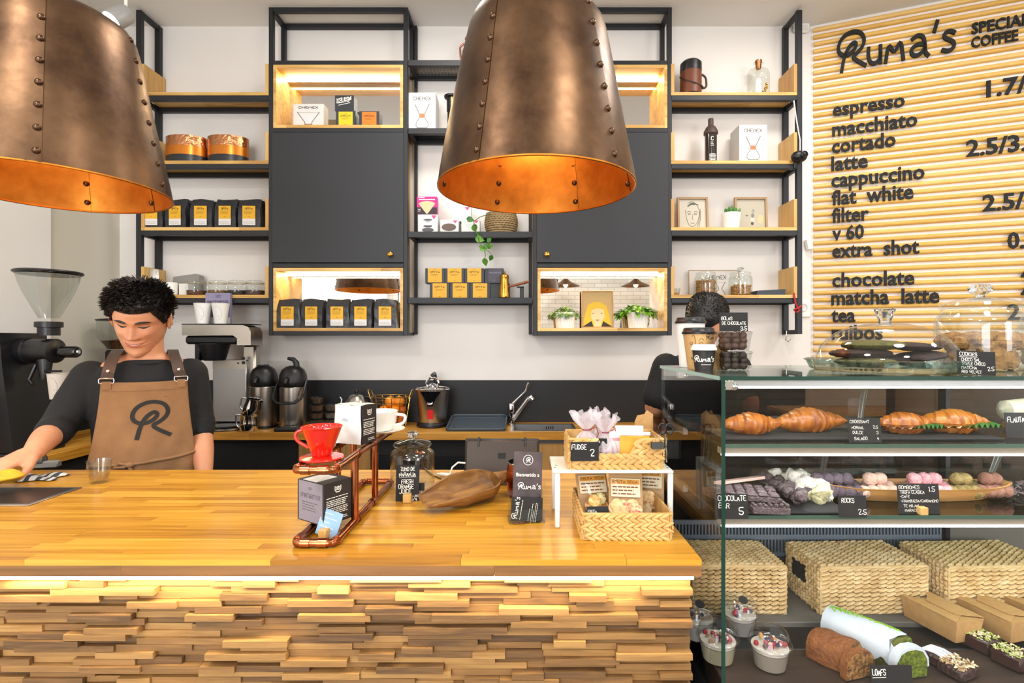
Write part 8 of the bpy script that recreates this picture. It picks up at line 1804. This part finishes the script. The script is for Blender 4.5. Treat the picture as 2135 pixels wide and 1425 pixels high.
hemz = MB().grid(lambda u, v: (lambda z: TW((ap_x(.01 + .98 * u, z), ap_y(ap_x(.01 + .98 * u, z), z, .0058), z)))(ZA1 - .034 + .030 * v), 40, 4); tag(hemz.build('top_hem', APRON, apo))
q_ = MB(); logo(q_, 0, 0, .125, 0, .0135, only_r=True); x_l, z_l = BXc - .040, 1.152
q_.v = [TW((x_l + v[0], ap_y(x_l + v[0], z_l + v[2], .0056), z_l + v[2])) for v in q_.v]; q_.build('logo_print', M['ink'], apo, smooth=False)
for k, (xb, xt, zt_, lab) in enumerate(((BXc - .108, BXc - .092, 1.455, 0), (BXc + .112, BXc + .088, 1.452, 1))):
    pts = [(xb, ap_y(xb, 1.345, .008), 1.362), (xb + (xt - xb) * .3, BYc - .140, 1.385), (xb + (xt - xb) * .6, BYc - .112, 1.418), (xt, BYc - .068, 1.446), (xt + .004 * (1 - 2 * k), BYc - .01, 1.462), (xt + .01 * (1 - 2 * k), BYc + .06, 1.445)]
    q_ = MB(); q_.xf(Tw); strip(q_, pts, .036, .004); sp2 = q_.build('leather_strap', LEATHER, apo)
    p = Vector(pts[1]) + Vector((0, -.004, .006)); q_ = MB(); q_.xf(Tw); q_.ball(p, (.006, .003, .006), 10, 6); q_.build('stud', M['chrome'], sp2)
    c = Vector((xb, ap_y(xb, 1.345, .012), 1.356)); q_ = MB(); q_.xf(Tw); pipe(q_, [c + Vector((-.021, 0, -.009)), c + Vector((.021, 0, -.009)), c + Vector((.021, 0, .009)), c + Vector((-.021, 0, .009))], .0022, closed=True, fil=.006).build('metal_ring', M['chrome'], sp2)
    q_ = MB(); q_.xf(Tw); strip(q_, [(xb, ap_y(xb, 1.335, .009), 1.326), (xb, ap_y(xb, 1.345, .012), 1.354)], .026, .006); q_.build('strap_tab', APRON, apo)
tie = MB(); tie.xf(Tw); tie.tube([(ap_x(.02 + .96 * i / 14, 1.055), ap_y(ap_x(.02 + .96 * i / 14, 1.055), 1.055, .008), 1.060 + .020 * (i / 14 - .35) ** 2 * (2.2 if i > 5 else .3) - .003) for i in range(15)], .0055, 8)
kx_ = ap_x(.38, 1.05); ky_ = ap_y(kx_, 1.05, .012); tie.ball((kx_, ky_, 1.055), (.016, .012, .011), 12, 8); tie.tube([(kx_, ky_ - .004, 1.055), (kx_ - .03, ky_ - .006, 1.066), (kx_ - .045, ky_, 1.052), (kx_ - .01, ky_ - .006, 1.05)], .006, 8); tie.tube([(kx_, ky_ - .004, 1.05), (kx_ + .012, ky_ - .006, 1.02), (kx_ + .004, ky_ - .004, .98)], .0055, 8)
tie.build('apron_tie', APRON, apo)
# what his hand holds over the counter
hd = thing('yellow_cloth', 'crumpled yellow cloth in the hand of the barista at the left edge', 'cloth', (wx(14, 1.50), 1.49, 1.0905)); q_ = MB().ball((0, 0, .012), .045, 28, 20); q_.v = [(v[0] * 1.0 + .006 * math.sin(v[2] * 90), v[1] * .8, .016 + (v[2] - .012) * .42 * (1 + .35 * math.sin(v[0] * 70) * math.sin(v[1] * 80))) for v in q_.v]; q_.build('cloth', mat('yellow_cloth', '#d9a92a', .85), hd)
gb = thing('hand_brush', 'grey cleaning brush lying on the left return counter', 'brush', (-1.93, 2.04, KZ), 14); MB().lathe([(0, 0), (.016, .004), (.02, .05), (.016, .12), (.022, .15), (.02, .2), (0, .204)], 16).build('handle', mat('grey_rubber', '#5c5a56', .5), gb).rotation_euler = (0, R(90), 0); gb.children[0].location = (-.16, 0, .03); MB().box(-.0, .09, -.016, .016, .0, .026, .004).build('bristles', mat('bristle', '#8d8a83', .8), gb)

# ---- the colleague seen from behind, beyond the display case
pb2 = thing('person', 'person with short black hair in black shirt, seen from behind beyond the display case', 'person', (0, 0, 0))
X2, Y2 = .845, 2.44; Hc2 = Vector((.845, 2.40, 1.585)); Mh2 = Matrix.Translation(Hc2) @ Euler((R(24), R(-6), R(146)), 'XYZ').to_matrix().to_4x4() @ Matrix.Scale(1.04, 4)
S1, E1, W1 = (.675, 2.44, 1.375), (.615, 2.43, 1.20), (.68, 2.62, 1.10); S2, E2, W2 = (1.015, 2.46, 1.375), (1.04, 2.38, 1.235), (1.085, 2.50, 1.075)
body = MB()
loft(body, [((X2, Y2, .86), .16, .11), ((X2, Y2, 1.0), .15, .105), ((X2, Y2, 1.15), .152, .105), ((X2, Y2, 1.27), .165, .108), ((X2, Y2, 1.36), .175, .10), ((X2, Y2, 1.42), .12, .075), ((X2, Y2, 1.45), .06, .055)])
limb(body, [(X2, Y2 + .0, 1.40), (X2, Y2 - .005, 1.46), (Hc2.x, Hc2.y + .02, 1.53)], [.062, .054, .054])
for s in (-1, 1): limb(body, [(X2 + s * .085, Y2, .90), (X2 + s * .09, Y2, .50), (X2 + s * .09, Y2, .09)], [.085, .058, .04]); limb(body, [(X2 + s * .09, Y2, .05), (X2 + s * .1, Y2 + .13, .035)], [.045, .035])
for a, b, c in ((S1, E1, W1), (S2, E2, W2)): limb(body, [a, b, lerp3(b, c, .5), c], [.052, .041, .040, .028])
hand_mesh(body, W1, (.15, .6, -.45), (0, .4, 1), 1, .6); hand_mesh(body, W2, (-.1, .6, -.5), (0, .4, 1), -1, .6)
bo2 = body.build('body', SKIN, pb2); remesh(bo2, .007, 4)
shirt = MB(); loft(shirt, [((X2, Y2, .90), .172, .122), ((X2, Y2, 1.15), .166, .118), ((X2, Y2, 1.27), .178, .12), ((X2, Y2 + .003, 1.355), .185, .112), ((X2, Y2, 1.415), .14, .088), ((X2, Y2, 1.447), .078, .07)])
limb(shirt, [S1, lerp3(S1, E1, .5), lerp3(S1, E1, .80)], [.066, .064, .066]); limb(shirt, [S2, lerp3(S2, E2, .5), lerp3(S2, E2, .75)], [.066, .064, .066])
so2 = shirt.build('shirt', SHIRT, pb2); remesh(so2, .009, 4)
tr = MB(); loft(tr, [((X2, Y2, .80), .165, .115), ((X2, Y2, .93), .166, .118)])
for s in (-1, 1): limb(tr, [(X2 + s * .085, Y2, .84), (X2 + s * .09, Y2, .50), (X2 + s * .09, Y2, .11)], [.095, .07, .06])
to2 = tr.build('trousers', mat('dark_trousers', '#1c2027'), pb2); remesh(to2, .014, 3)
bpy.context.view_layer.update()
for o in (bo2, so2, to2): freeze(o)
hb2 = head_group(pb2, Mh2, SKIN, 9, spikes=1800, vol=.9, ls=.28); join(bo2, hb2, SKIN)
